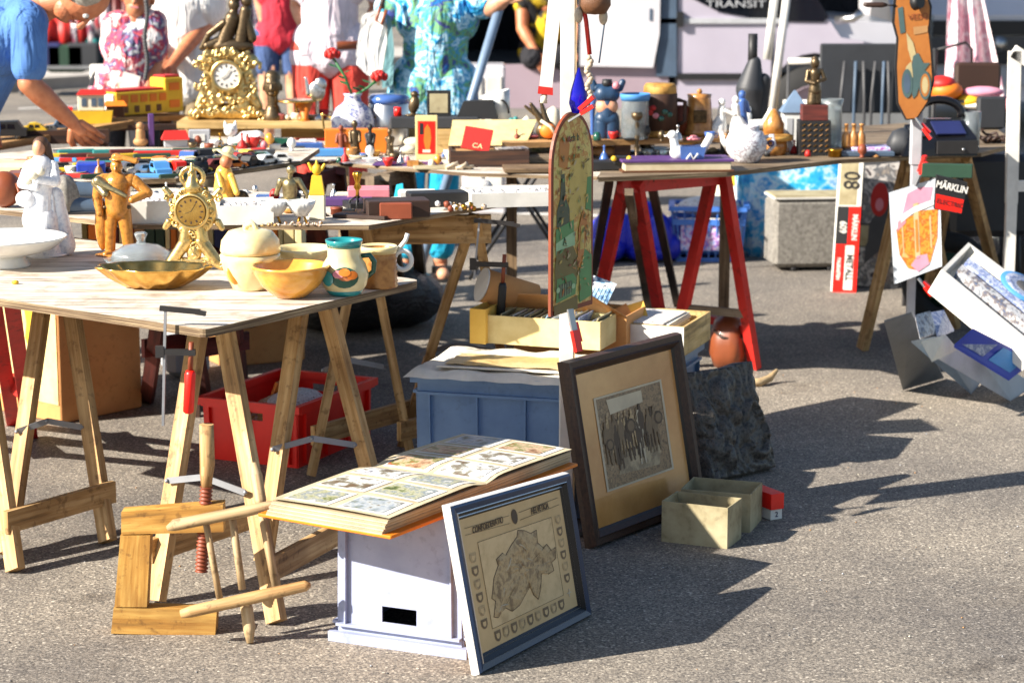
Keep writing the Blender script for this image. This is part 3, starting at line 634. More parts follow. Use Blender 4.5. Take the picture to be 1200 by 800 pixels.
# ------------------------------------------------------------------ big carton behind at left
bx = [W(0, 488), W(72, 497), W(167, 477)]
u2 = (bx[2] - bx[1]); a2 = math.atan2(u2.y, u2.x); u2n = u2.normalized(); v2n = V((-u2n.y, u2n.x, 0)); LL = u2.length
cc = bx[1] + u2n * LL / 2 + v2n * .30
T = thing('carton', 'large brown cardboard carton with a sunlit pale side, under the left table', 'carton', cc, a2)
hgt = .42
MB('cardboard').bbox((0, 0, hgt / 2 + .001), (LL, .6, hgt), .004).build('carton_body', T)
MB('palecard').box((-LL / 2 - .0025, 0, hgt / 2 + .03), (.003, .585, hgt - .07)).build('lit_side', T)  # pale sheet that paints the sunlit side of the carton
mb = MB('yellow').prism([(-.03, -.07), (.03, -.07), (.04, -.05), (.03, 0), (.04, .05), (.03, .07), (-.03, .07), (-.04, .05), (-.03, 0), (-.04, -.05)], 0, .002)
o = mb.build('printed_mark', T); o.location = (-LL / 2 - .0045, -.17, .33); o.rotation_euler = (pi / 2, 0, -pi / 2)
MB('greycard').box((LL / 2 - .02, -.302, .36), (.03, .003, .12)).build('tape', T)
T = thing('carton', 'brown carton with a round black hole, behind the red crate', 'carton', W(286, 430) + V((0, .2, 0)), .5)
MB('cardboard').bbox((0, 0, .16), (.34, .3, .32), .004).build('carton_body', T)
MB('black').lathe([(0, .0), (.055, 0), (.055, .002), (0, .002)], axis=Matrix.Rotation(pi / 2, 3, 'X'), c=(-.06, -.1545, .2)).build('round_hole', T)
mb = MB('palegrey'); mb.bbox((0, 0, .2), (.16, .2, .4), .03); one(mb, 'sack', 'pale grey sack standing behind the dark red trestle', 'sack', W(212, 446) + V((0, .12, 0)), rz=.3)
mb = MB('binbag'); mb.ball((0, 0, .16), (.36, .24, .17), 20); mb.ball((.2, .1, .12), (.22, .2, .13), 16); one(mb, 'bag', 'black bag lying in the shade behind the red crate', 'bag', W(400, 396) + V((0, .2, 0)))
# ------------------------------------------------------------------ photo album
ZA = .33
K = W(458, 630, ZA); Lc = W(302, 603, ZA); Rc = W(688, 546, ZA)
uA = (Lc - K); wd_ = uA.length; angA = math.atan2(-uA.y, -uA.x); uA = V((cos(angA), sin(angA), 0)); vA2 = V((-sin(angA), cos(angA), 0)); len_ = (Rc - K).dot(vA2)
oA = K - uA * wd_                                      # left front corner; local x to the right, y to the back
T = thing('photo_album', 'open photo album with orange cover and pages of postcards, on the upturned crate', 'album', oA, angA)
MB('orangecover').bbox((wd_ / 2, len_ / 2, 0), (wd_, len_, .008), .003).build('cover', T)
def pz(x, y):                                          # surface height of the open pages
    t = y / len_; return .040 - .012 * math.exp(-((t - .5) / .05) ** 2) + .006 * sin(t * pi) + .004 * sin(x / wd_ * 3)
pg = MB('page'); nx, ny = 8, 30; x0, x1, y0, y1 = .035, wd_ - .012, .01, len_ - .01; gr = []
for i in range(nx + 1):
    gr.append([(x0 + (x1 - x0) * i / nx, y0 + (y1 - y0) * j / ny) for j in range(ny + 1)])
tv = [[pg.v((x, y, pz(x, y))) for x, y in row] for row in gr]
for i in range(nx):
    for j in range(ny): pg.f([tv[i][j], tv[i + 1][j], tv[i + 1][j + 1], tv[i][j + 1]], True)
pg.build('top_page', T)
random.seed(5)
for k in range(8):
    mb = MB('page2' if k % 2 else 'page'); e = .0025 * (8 - k) + random.uniform(-.002, .002); z0, z1 = .005 + k * .0042, .0043 + (k + 1) * .0042
    mb.box(((x0 + x1) / 2 - e * .6, (y0 + y1) / 2, (z0 + z1) / 2 - .002), (x1 - x0 - .002, y1 - y0 - .002 + e, z1 - z0)); mb.build('page_leaf', T)
pr = ['photo_green', 'photo_blue', 'photo_warm', 'photo_snow']; k = 0
rows = 6
for r_ in range(rows):
    for c_ in range(2):
        cx = x0 + (x1 - x0) * (.27 + .47 * c_); cy = y0 + (y1 - y0) * ((r_ + .5) / rows); w2, h2 = (x1 - x0) * .44, (y1 - y0) / rows * .86
        w2 *= random.uniform(.9, 1); ro = random.uniform(-.05, .05)
        def quad(mb, w_, h_, dz, ox=0, oy=0):
            n_ = 4; q = [[None] * (n_ + 1) for _ in range(n_ + 1)]
            for i in range(n_ + 1):
                for j in range(n_ + 1):
                    a = (i / n_ - .5) * w_ + ox; b_ = (j / n_ - .5) * h_ + oy; x = cx + a * cos(ro) - b_ * sin(ro); y = cy + a * sin(ro) + b_ * cos(ro); q[i][j] = mb.v((x, y, pz(x, y) + dz))
            for i in range(n_):
                for j in range(n_): mb.f([q[i][j], q[i + 1][j], q[i + 1][j + 1], q[i][j + 1]], True)
        mb = MB('white'); quad(mb, w2, h2, .0012)
        mb.m(pr[(r_ * 3 + c_ * 5 + r_ // 2) % 4]); quad(mb, w2 * .84, h2 * .82, .0022, -.006, 0); mb.build('postcard', T)
# ------------------------------------------------------------------ framed pictures
def quadpt(Q, u, v_):
    a = Q[0].lerp(Q[1], u); b_ = Q[3].lerp(Q[2], u); return a.lerp(b_, v_)   # Q: bl, br, tr, tl
def framed(name, label, cat, Q, bands, back, backmat='cardboard'):
    """bands: (inset_from, inset_to, raise_outer, raise_inner, mat) in metres; returns (thing, point function on picture plane)"""
    base = (Q[0] + Q[1]) / 2; T = thing(name, label, cat, base)
    n_ = (Q[1] - Q[0]).cross(Q[3] - Q[0]).normalized()
    W_ = (Q[1] - Q[0]).length; H_ = (Q[3] - Q[0]).length
    P = lambda x, y, h: quadpt(Q, x / W_, y / H_) + n_ * h
    mb = MB(bands[0][4])
    for i0, i1, h0, h1, mt in bands:
        mb.m(mt)
        for k, (sx, sy) in enumerate(((0, 0), (1, 0), (1, 1), (0, 1))):
            sx2, sy2 = ((1, 0), (1, 1), (0, 1), (0, 0))[k]
            f_ = lambda s_, i, L_: i + s_ * (L_ - 2 * i)
            a = P(f_(sx, i0, W_), f_(sy, i0, H_), h0); b_ = P(f_(sx2, i0, W_), f_(sy2, i0, H_), h0)
            c = P(f_(sx2, i1, W_), f_(sy2, i1, H_), h1); d_ = P(f_(sx, i1, W_), f_(sy, i1, H_), h1)
            L_ = (b_ - a).length; mb.f([mb.v(p) for p in (a, b_, c, d_)], False, [(0, i0), (L_, i0), (L_, i1), (0, i1)])
    # outer edge and back
    mb.m(bands[0][4]); o_ = bands[0]
    cs = [P(x, y, h) for h in (-back, o_[2]) for x, y in ((0, 0), (W_, 0), (W_, H_), (0, H_))]
    for k in range(4): mb.f([mb.v(p) for p in (cs[k], cs[(k + 1) % 4], cs[4 + (k + 1) % 4], cs[4 + k])])
    mb.build('frame', T, True)
    mb = MB(backmat); gq = [[mb.v(P(.002 + (W_ - .004) * i / 10, .002 + (H_ - .004) * j / 10, -back + .001)) for j in range(11)] for i in range(11)]
    for i in range(10):
        for j in range(10): mb.f([gq[i][j], gq[i][j + 1], gq[i + 1][j + 1], gq[i + 1][j]])
    mb.build('back_board', T, True)
    return T, P, W_, H_, n_
# map
Q = [W(557, 791), W(689, 721), WD(663, 553, W(689, 721).y + .0), WD(522, 592, W(557, 791).y - .025)]
T, P, W_, H_, n_ = framed('framed_map', 'black and blue framed relief map of Switzerland leaning against the upturned crate', 'framed map', Q,
    [(0, .0025, 0, .010, 'framelit'), (.0025, .008, .010, .016, 'frameblue'), (.008, .022, .016, .012, 'frameblue'), (.022, .024, .012, .013, 'silver'), (.024, .034, .013, .004, 'frameblack'), (.034, .036, .004, .005, 'silver'), (.036, .042, .005, .0, 'frameblack')], .010)  # the frame's lit outer side is painted white here
i_ = .042
def flat(T, P, name, mat, pts, h):
    mb = MB(mat); n = 14; gr = [[mb.v(P(*((1 - i / n) * (1 - j / n) * V(pts[0]) + (i / n) * (1 - j / n) * V(pts[1]) + (i / n) * (j / n) * V(pts[2]) + (1 - i / n) * (j / n) * V(pts[3])), h)) for j in range(n + 1)] for i in range(n + 1)]
    for i in range(n):
        for j in range(n): mb.f([gr[i][j], gr[i + 1][j], gr[i + 1][j + 1], gr[i][j + 1]])
    return mb.build(name, T, True)
flat(T, P, 'map_sheet', 'sepiapaper', [(i_, i_), (W_ - i_, i_), (W_ - i_, H_ - i_), (i_, H_ - i_)], .0004)
iw, ih = W_ - 2 * i_, H_ - 2 * i_
PP = lambda u, v_, h=.0012: P(i_ + u * iw, i_ + v_ * ih, h)
flat(T, lambda x, y, h: PP(x, y, h), 'map_ground', 'mapground', [(.13, .14), (.87, .14), (.87, .80), (.13, .80)], .0011)
land = [(.16, .22), (.20, .33), (.17, .36), (.22, .50), (.28, .58), (.27, .63), (.34, .66), (.36, .63), (.44, .70), (.50, .74), (.52, .79), (.58, .77), (.64, .73), (.70, .74), (.69, .64), (.74, .58), (.78, .60), (.82, .53), (.86, .55), (.85, .46), (.80, .44), (.81, .37), (.75, .36), (.73, .43), (.68, .38), (.65, .27), (.61, .20), (.57, .25), (.55, .33), (.48, .27), (.42, .22), (.34, .20), (.28, .25), (.24, .23), (.2, .2)]
mb = MB('mapland'); random.seed(2); top = []
cx_, cy_ = .5, .47
for ring in range(7):
    s_ = 1 - ring / 7; top.append([mb.v(PP(cx_ + (x - cx_) * s_, cy_ + (y - cy_) * s_, .0016 + (0 if ring == 0 else random.uniform(.0008, .004)))) for x, y in land])
for a, b_ in zip(top, top[1:]):
    for k in range(len(land)): mb.f([a[k], a[(k + 1) % len(land)], b_[(k + 1) % len(land)], b_[k]], False)
mb.f(top[-1]); mb.build('relief_land', T, True)
mb = MB('sepiadark')
for k in range(len(land)):
    a, b_ = land[k], land[(k + 1) % len(land)]; mb.tube([PP(a[0], a[1], .0017), PP(b_[0], b_[1], .0017)], .0008, 5)
for q in (((.13, .14), (.87, .14)), ((.87, .14), (.87, .80)), ((.87, .80), (.13, .80)), ((.13, .80), (.13, .14)), ((.03, .88), (.46, .86)), ((.56, .86), (.97, .88)), ((.03, .93), (.46, .92)), ((.56, .92), (.97, .94))):
    mb.tube([PP(*q[0], .0013), PP(*q[1], .0013)], .0005, 4)
mb.build('map_lines', T, True)
for pl in (((.2, .24), (.24, .28), (.3, .27)), ((.34, .52), (.38, .56), (.4, .6)), ((.56, .62), (.53, .66), (.5, .68)), ((.6, .52), (.56, .55)), ((.27, .34), (.29, .4))): MB('sepialight').tube([PP(*q, .0042) for q in pl], .0018, 6).build('lake', T, True)
def shield(mb_, u, v_, w_, h_, mt):
    mb = MB(mt); s_ = [(-.5, .5), (.5, .5), (.5, -.1), (.3, -.38), (0, -.5), (-.3, -.38), (-.5, -.1)]
    mb.f([mb.v(PP(u + x * w_, v_ + y * h_, .0014)) for x, y in s_]); mb.m('sepiapaper'); mb.f([mb.v(PP(u + x * w_ * .5, v_ + y * h_ * .5, .0018)) for x, y in s_]); mb.build('shield', T, True)
mb = MB('sepia')
for k in range(9): shield(mb, .17 + k * .083, .07, .06, .085, 'mapland' if k % 2 else 'sepia')
for k in range(6): shield(mb, .065, .20 + k * .1, .06, .075, 'sepia' if k % 2 == 0 else 'mapland')
for k in range(6): shield(mb, .935, .26 + k * .1, .055, .075, 'mapland' if k % 2 else 'sepia')
mb.m('sepiadark'); mb.f([mb.v(PP(.51 + .03 * cos(t), .90 + .06 * sin(t), .0016)) for t in [2 * pi * i / 14 for i in range(14)]])
mb.build('oval_crest', T, True)
X_, Y_ = (PP(1, .5) - PP(0, .5)), (PP(.5, 1) - PP(.5, 0))
for tx, u in (('CONFOEDERATIO', .245), ('HELVETICA', .765)):
    M_ = frame3(PP(u, .90, .0028), X_, Y_); lettering(tx, .021, 'sepiadark', M_, T, sx=.78, bold=.0003)
lettering('+', .04, 'sepialight', frame3(PP(.93, .13, .0015), X_, Y_), T)
# brown framed engraving with gold mat
Q = [W(691, 643), W(822, 592), WD(793, 389, 6.58), WD(658, 424, 6.14)]
T, P, W_, H_, n_ = framed('framed_picture', 'large brown framed engraving with a golden mat, leaning beside the white pole', 'framed picture', Q,
    [(0, .006, 0, .02, 'framebrown'), (.006, .022, .02, .018, 'framebrown'), (.022, .026, .018, .022, 'framebrown'), (.026, .040, .022, .008, 'framebrown'), (.040, .045, .008, .0, 'frameblack')], .015)
i_ = .045
flat(T, P, 'mat_board', 'matgold', [(i_, i_), (W_ - i_, i_), (W_ - i_, H_ - i_), (i_, H_ - i_)], .0004)
iw, ih = W_ - 2 * i_, H_ - 2 * i_; PP = lambda u, v_, h=.0012: P(i_ + u * iw, i_ + v_ * ih, h)
U0, U1, V0, V1 = .17, .83, .22, .81
mb = MB('sepialight')
for (a, b_, c, d_) in ((U0 - .02, V0 - .013, U1 + .02, V0), (U0 - .02, V1, U1 + .02, V1 + .013), (U0 - .02, V0, U0, V1), (U1, V0, U1 + .02, V1)): mb.f([mb.v(PP(*q, .0022)) for q in ((a, b_), (c, b_), (c, d_), (a, d_))])
mb.build('mat_bevel', T, True)
flat(T, lambda x, y, h: PP(x, y, h), 'print_ground', 'engraving', [(U0, V0), (U1, V0), (U1, V1), (U0, V1)], .0012)
mb = MB('engraved_floor')
mb.m('engraved_floor'); mb.f([mb.v(PP(*q, .0020)) for q in ((U0 + .12, V0 + .07), (U1 - .12, V0 + .05), (U1 - .08, V0 + .17), (U1 - .16, V0 + .2), (U0 + .2, V0 + .2))])
mb.m('sepialight'); mb.f([mb.v(PP(*q, .0020)) for q in ((U0 + .12, V1 - .12), (U1 - .2, V1 - .1), (U1 - .2, V1 - .02), (U0 + .1, V1 - .02))])
random.seed(11)
def fig(u, v_, h_, mt, lean=0):
    mb.m(mt); w_ = h_ * .16; z = .0026 + random.uniform(0, .0012)
    out = [(-.5, 0), (-.25, 0), (-.1, .42), (.1, .42), (.3, 0), (.55, 0), (.45, .5), (.7, .62), (.6, .78), (.25, .84), (.28, .93), (.12, 1), (-.12, 1), (-.28, .93), (-.25, .84), (-.6, .78), (-.75, .5), (-.5, .5)]
    mb.f([mb.v(PP(u + x * w_ + lean * y, v_ + y * h_, z)) for x, y in out])
for k in range(12): fig(U0 + .05 + k * .046, V0 + .16 + random.uniform(-.03, .03), random.uniform(.24, .31), random.choice(['sepiadark', 'sepia', 'sepiadark']), random.uniform(-.02, .02))
for k in range(6): fig(U0 + .08 + k * .06, V0 + .22, .25, random.choice(['sepia', 'mapland']), 0)
fig(U0 + .38, V0 + .09, .36, 'sepialight', .01); fig(U0 + .16, V0 + .1, .33, 'sepiadark', .01); fig(U0 + .49, V0 + .14, .3, 'sepia', 0)
for (u, v_, r_) in ((U1 - .07, V0 + .36, .045), (U0 + .07, V0 + .28, .04), (U0 + .3, V0 + .36, .05)):
    mb.m('sepiadark'); mb.f([mb.v(PP(u + r_ * cos(t), v_ + r_ * 1.0 * sin(t), 0.0040)) for t in [2 * pi * i / 16 for i in range(16)]])
    mb.m('sepia'); mb.f([mb.v(PP(u + r_ * .7 * cos(t), v_ + r_ * .7 * sin(t), .0044)) for t in [2 * pi * i / 16 for i in range(16)]])
mb.build('engraving', T, True)
# ------------------------------------------------------------------ dark relief plaque
Q = [W(832, 566), W(902, 550), WD(873, 429, 7.05), WD(800, 443, 6.88)]
T, P, W_, H_, n_ = framed('relief_plaque', 'dark carved relief plaque leaning between the framed picture and the curved wood', 'plaque', Q, [(0, .012, 0, .008, 'relief'), (.012, .02, .008, .002, 'relief')], .035, 'relief')
mb = MB('relief'); nx, ny = 44, 60; random.seed(4)
from mathutils import noise as mn
gr = []
for i in range(nx + 1):
    row = []
    for j in range(ny + 1):
        u, v_ = i / nx, j / ny; wv = mn.noise(V((u * 3, v_ * 3, 2))); h = .004 + .007 * abs(sin(u * 22 + wv * 7 + v_ * 3)) ** .7 + .004 * mn.noise(V((u * 20, v_ * 14, 3)))
        e = ((u - .8) / .13) ** 2 + ((v_ - .38) / .24) ** 2
        if .75 < e < 1.25: h += .012
        if e < .55: h = .010 + .008 * abs(mn.noise(V((u * 16, v_ * 16, 7))))
        for (a, b_, r_) in ((.2, .35, .1), (.38, .42, .09), (.15, .6, .08), (.42, .72, .1), (.3, .2, .08), (.55, .55, .06)):
            dd = math.hypot(u - a, (v_ - b_) * .6) / r_
            if dd < 1: h += .016 * math.sqrt(1 - dd * dd)
        e_ = min(u, 1 - u, v_, 1 - v_); h *= 1.5; h += .012
        if e_ < .001: h = -.034
        ww = .012 * mn.noise(V((u * 4, v_ * 4, 9))); row.append(mb.v(P(-.012 + u * (W_ + .024) + ww, -.0 + v_ * (H_ + .014) + ww * (1 if v_ > .1 else 0), h)))
    gr.append(row)
for i in range(nx):
    for j in range(ny): mb.f([gr[i][j], gr[i + 1][j], gr[i + 1][j + 1], gr[i][j + 1]], True)
mb.build('carved_scene', T, True)
# ------------------------------------------------------------------ small boxes on the ground
f_, r_ = W(775, 634), W(852, 643); an = math.atan2((r_ - f_).y, (r_ - f_).x); ll = (r_ - f_).length; vv = V((-sin(an), cos(an), 0))
openbox('small grey card box in front, open and empty, below the framed picture', (f_ + r_) / 2 + vv * .06, an, ll, .12, .115, 'greycard', t=.003)
f2, r2 = W(797, 617), W(879, 624); an = math.atan2((r2 - f2).y, (r2 - f2).x); ll = (r2 - f2).length; vv = V((-sin(an), cos(an), 0))
openbox('second grey card box, just behind the front one and touching the red packet', (f2 + r2) / 2 + vv * .075, an, ll, .15, .11, 'greycard', t=.003)
p = W(905, 607); T = thing('packet', 'small red and white packet beside the grey card boxes', 'packet', p, .5)
MB('whitebox').bbox((0, .03, .016), (.04, .10, .03), .001).build('white_packet', T); MB('redplastic').bbox((0, .03, .055), (.045, .11, .046), .001).build('red_packet', T)
lettering('2', .022, 'navy', Matrix.Translation((0, -.0215, .016)) @ Matrix.Rotation(pi / 2, 4, 'X'), T, world=False)
mb = MB('palewood'); q = [W(876, 447, .02), W(890, 448, .015), W(902, 443, .02), W(911, 433, .05)]; mb.tube(q, [.012, .016, .014, .006], 10)
one(mb, 'curved_wood', 'pale curved piece of wood lying behind the dark plaque', 'wood', W(892, 450), world=True)
mb = MB('leather'); mb.lathe([(0, 0), (.06, .01), (.078, .06), (.076, .12), (.055, .18), (.03, .20), (.0, .205)], n=26, sy=1.3, flute=.05, nf=5); mb.m('darkbrown').tube([(-.06, -.05, .15), (-.03, -.085, .13), (.02, -.09, .12), (.06, -.06, .14)], .006, 8)
one(mb, 'leather_bag', 'rounded orange-brown leather bag behind the dark plaque', 'bag', W(856, 436) + V((0, .1, 0)))
# ------------------------------------------------------------------ big wooden screw clamp
YC = W(190, 744).y + .004; YG = W(293, 754).y + .04
def wd(px, py, dy=0): return WD(px, py, YC + dy)
T = thing('wooden_clamp', 'big old wooden screw clamp shaped like a C, standing in front of the pale trestle', 'clamp', wd(190, 744))
def slab(mb, q, t=.05):
    P = [wd(*p) for p in q]; return mb.hexa([P[0], P[1], P[1] + V((0, t, 0)), P[0] + V((0, t, 0)), P[3], P[2], P[2] + V((0, t, 0)), P[3] + V((0, t, 0))])
slab(MB('goldwood'), [(142, 626), (262, 623), (261, 591), (142, 600)]).build('upper_arm', T, True)
slab(MB('goldwood'), [(134, 711), (172, 711), (176, 627), (141, 627)], .046).build('back_post', T, True)
slab(MB('goldwood'), [(130, 742), (252, 745), (254, 715), (133, 712)]).build('lower_arm', T, True)
mb = MB('rust'); c0, c1 = wd(242, 570, .02), wd(236, 669, .02); n_ = 110
mb.tube([c0.lerp(c1, i / n_) for i in range(n_ + 1)], [.0125 + .0035 * (1 if (i % 5) in (0, 1) else 0) for i in range(n_ + 1)], 12); mb.build('screw', T, True)
MB('pine').tube([wd(242, 497, .02), wd(243, 545, .02), wd(242, 556, .02), wd(242, 572, .02)], [.017, .018, .016, .012], 12).build('screw_handle', T, True)
# stick frame leaning beside it
T = thing('stick_frame', 'loose frame of round pale sticks leaning beside the wooden clamp', 'wooden frame', W(293, 753))
def stick(pts, r, name='rung', m_='palewood', Y=None): MB(m_).tube([WD(x, y, (Y or YG) + dy) for x, y, dy in pts], r, 12).build(name, T, True)
stick([(196, 619, 0), (204, 615, 0), (290, 598, 0), (348, 586, .0)], [.006, .014, .014, .010], 'bar', Y=YG - .03)
stick([(212, 719, 0), (224, 716, 0), (300, 699, 0), (358, 686, 0), (364, 685, 0)], [.010, .014, .015, .013, .006], 'bar', 'pine', Y=YG - .06)
stick([(241, 610, .0), (258, 704, -.02)], .008); stick([(272, 604, .0), (284, 690, -.02)], .009)
stick([(285, 695, -.01), (289, 712, -.02), (292, 735, -.03), (293, 753, -.04)], [.010, .015, .015, .008], 'grip')
stick([(297, 542, .06), (300, 556, .05), (305, 586, .03), (306, 592, .02)], [.007, .015, .015, .010], 'grip', 'palewood')
stick([(305, 592, .02), (324, 690, -.0)], .010)
# ------------------------------------------------------------------ screw clamps holding the tops
def gclamp(label, px, py, Y, k=1.0, handle='redplastic', h=125, zt=None):
    p = WD(px, py, Y); s_ = sc(p); T = thing('screw_clamp', label, 'clamp', p)
    q = lambda x, y, d_=0: p + V((x * s_, d_, -y * s_))
    MB('zinc').beam(q(0, -2), q(-6, h), .010, .006).build('bar', T, True)
    MB('iron').beam(q(-6, 0, .0), q(36, 4), .012, .012).beam(q(20, 2), q(42, 6), .014, .010).build('fixed_jaw', T, True)
    MB('iron').beam(q(-7, 46), q(30, 47), .014, .014).beam(q(-7, 40), q(-7, 52), .02, .016).build('sliding_jaw', T, True)
    MB('rust').tube([q(26, 36), q(24, 66)], .006, 10).build('spindle', T, True)
    MB(handle).tube([q(24, 66), q(24, 70), q(21, 110), q(21, 112)], [.010, .013, .013, .008], 12).build('handle', T, True)
    return T
gclamp('steel screw clamp with a red handle gripping the corner of the foreground table', 194, 361, W(192, 379, Z1).y - .035)
T = gclamp('black screw clamp hanging from the second table above the yellow carton', 562, 258, W(562, 246, Z2).y, handle='black', h=62)

random.seed(90); mb = MB('palegrey')
for k in range(420):
    x, y = random.uniform(-1.5, 2.4), random.uniform(4.7, 8.5); r_ = random.uniform(.0012, .0035); mb.m(random.choice(['palegrey', 'tan', 'darkgrey', 'ivory', 'grey'])); mb.ball((x, y, r_ * .5), (r_, r_ * 1.2, r_ * .7), 5)
o = mb.build('grit'); o['kind'] = 'stuff'; o['label'] = 'loose grit and tiny stones strewn over the asphalt'; o['category'] = 'grit'
# ------------------------------------------------------------------ people
def hand_shapes(wr, d, side, r=1.0, curl=.35, palm_n=V((0, -1, 0))):
    """palm, four unequal bent fingers and a thumb leaving its side"""
    d = d.normalized(); sd = d.cross(palm_n)
    sd = sd.normalized() if sd.length > .1 else V((1, 0, 0)); pn = sd.cross(d).normalized(); sd = sd * side
    S = []; k0 = wr + d * .085 * r
    S.append(('c', wr + d * .01, .024 * r, wr + d * .05, .024 * r))
    for i, (o, l) in enumerate(((-.033, .068), (-.011, .078), (.011, .074), (.033, .058))):
        kn = k0 + sd * o * r; S.append(('c', wr + d * .03 + sd * o * .6 * r, .015 * r, kn, .012 * r))
        m1 = kn + (d - pn * curl).normalized() * l * .5 * r; m2 = m1 + (d - pn * curl * 2.6).normalized() * l * .5 * r
        S += [('c', kn, .0105 * r, m1, .0095 * r), ('c', m1, .0095 * r, m2, .0085 * r)]
    t0 = wr + d * .025 - sd * .026 * r; t1 = t0 + (d * .6 - sd * .8).normalized() * .038 * r; t2 = t1 + (d * .95 - sd * .2).normalized() * .03 * r
    S += [('c', t0, .015 * r, t1, .012 * r), ('c', t1, .012 * r, t2, .010 * r)]
    return S
def person(label, base, J=None, yaw=0, h=1.0, skin='skin', shirt=None, sleeve=.5, hem=.86, trousers=None, leg=.95, hair='brownhair', shoes='black', loose=0, group=None, voxel=.011, shirt_r=.012):
    T = thing('person', label, 'person', base, yaw, group)
    D = dict(pel=(0, 0, .95), chest=(0, 0, 1.26), neck=(0, .0, 1.47), head=(0, -.02, 1.60), shR=(-.18, 0, 1.40), shL=(.18, 0, 1.40), elR=(-.25, .02, 1.12), elL=(.25, .02, 1.12), wrR=(-.26, -.06, .88), wrL=(.26, -.06, .88),
             hipR=(-.09, 0, .90), hipL=(.09, 0, .90), knR=(-.10, -.02, .50), knL=(.10, -.02, .50), anR=(-.11, .02, .09), anL=(.11, .02, .09))
    D.update(J or {}); D = {k: V(v_) * h for k, v_ in D.items()}
    d = D; B = []
    def torso(e=0, low=0):
        p, c, n_ = d['pel'], d['chest'], d['neck']; up_ = (c - p).normalized()
        S = [('c', d['hipR'] + V((0, 0, .03)) * h, (.098 + e) * h, d['hipL'] + V((0, 0, .03)) * h, (.098 + e) * h), ('c', p, (.125 + e) * h, c, (.128 + e) * h)]
        ax = (d['shL'] - d['shR']).normalized()
        S += [('c', c - ax * .06 * h, (.108 + e) * h, c + ax * .06 * h, (.108 + e) * h), ('c', d['shR'], (.058 + e * .8) * h, d['shL'], (.058 + e * .8) * h)]
        S += [('c', c - ax * .075 * h, (.098 + e) * h, d['shR'] + ax * .03 * h, (.062 + e) * h), ('c', c + ax * .075 * h, (.098 + e) * h, d['shL'] - ax * .03 * h, (.062 + e) * h)]
        return S
    B += torso()
    hd = d['head']; nk = d['neck']; S = B
    S += [('c', d['chest'].lerp(nk, .7), .07 * h, nk, .055 * h), ('c', nk, .054 * h, hd - (hd - nk) * .25, .052 * h)]
    fw = V(J.get('face', (0, -1, 0))) if J else V((0, -1, 0)); fw.normalize(); upv = (hd - nk).normalized(); sdv = fw.cross(upv).normalized(); fw = upv.cross(sdv) * (1 if upv.cross(sdv).dot(fw) > 0 else -1)
    S += [('e', hd + upv * .02 * h, (.078 * h, .095 * h, .105 * h), Matrix((sdv, fw, upv)).transposed()), ('e', hd + fw * .03 * h - upv * .055 * h, (.052 * h, .06 * h, .055 * h)), ('c', hd + fw * .092 * h + upv * .012 * h, .010 * h, hd + fw * .108 * h - upv * .02 * h, .014 * h)]
    for s_ in (-1, 1): S += [('e', hd + sdv * s_ * .08 * h - fw * .005 * h, (.013 * h, .02 * h, .03 * h))]
    for q in ('R', 'L'):
        sh, el, wr = d['sh' + q], d['el' + q], d['wr' + q]; hp, kn, an = d['hip' + q], d['kn' + q], d['an' + q]
        S += [('c', sh, .052 * h, el, .040 * h), ('c', el.lerp(wr, .0), .041 * h, el.lerp(wr, .3), .042 * h), ('c', el.lerp(wr, .3), .042 * h, wr, .026 * h)]
        hdv = V(J['hand' + q]) if J and 'hand' + q in J else (wr - el)
        S += hand_shapes(wr, hdv, -1 if q == 'R' else 1, h, J.get('curl', .35) if J else .35)
        S += [('c', hp, .088 * h, kn, .056 * h), ('c', kn, .055 * h, kn.lerp(an, .3), .056 * h), ('c', kn.lerp(an, .3), .056 * h, an, .036 * h)]
        toe = an + (V((.02 if q == 'L' else -.02, -.15, -.05)) * h); lo_ = max(0, an.z - .12 * h); toe.z = lo_ + .032 * h; hl = an + V((0, .04, 0)); hl.z = lo_ + .035 * h
        S += [('c', an, .036 * h, hl, .033 * h), ('c', hl, .034 * h, toe, .030 * h)]
    organic(S, voxel, skin, 'body', T, smooth=3)
    e = shirt_r
    if shirt:
        S = torso(e)
        hz = d['pel'] + (d['pel'] - d['chest']).normalized() * (.95 - hem) * h
        S += [('c', d['pel'] - V((.06 * h, 0, 0)), (.112 + e + loose * .3) * h, hz - V((.07 * h, 0, 0)), (.10 + e + loose) * h), ('c', d['pel'] + V((.06 * h, 0, 0)), (.112 + e + loose * .3) * h, hz + V((.07 * h, 0, 0)), (.10 + e + loose) * h)]
        for q in ('R', 'L'):
            sh, el, wr = d['sh' + q], d['el' + q], d['wr' + q]
            if sleeve > 0: S += [('c', sh, (.055 + e) * h, sh.lerp(el, min(sleeve, 1)), (.052 + e + loose * .3) * h)]
            if sleeve > 1: S += [('c', el, (.045 + e) * h, el.lerp(wr, sleeve - 1), (.034 + e) * h)]
        organic(S, voxel * 1.2, shirt, 'shirt', T, smooth=10, disp=.028 * h, dscale=.13)
    if trousers:
        e = .009; S = [('c', d['hipR'] + V((0, 0, .05)) * h, (.098 + e) * h, d['hipL'] + V((0, 0, .05)) * h, (.098 + e) * h)]
        for q in ('R', 'L'):
            hp, kn, an = d['hip' + q], d['kn' + q], d['an' + q]
            if leg <= .5: S += [('c', hp, (.092 + e) * h, hp.lerp(kn, leg * 2), (.078 + e) * h)]
            else: S += [('c', hp, (.092 + e) * h, kn, (.066 + e) * h), ('c', kn, (.066 + e) * h, kn.lerp(an, leg * 2 - 1), (.058 + e) * h)]
        organic(S, voxel * 1.2, trousers, 'trousers', T, smooth=8, disp=.02 * h, dscale=.10)
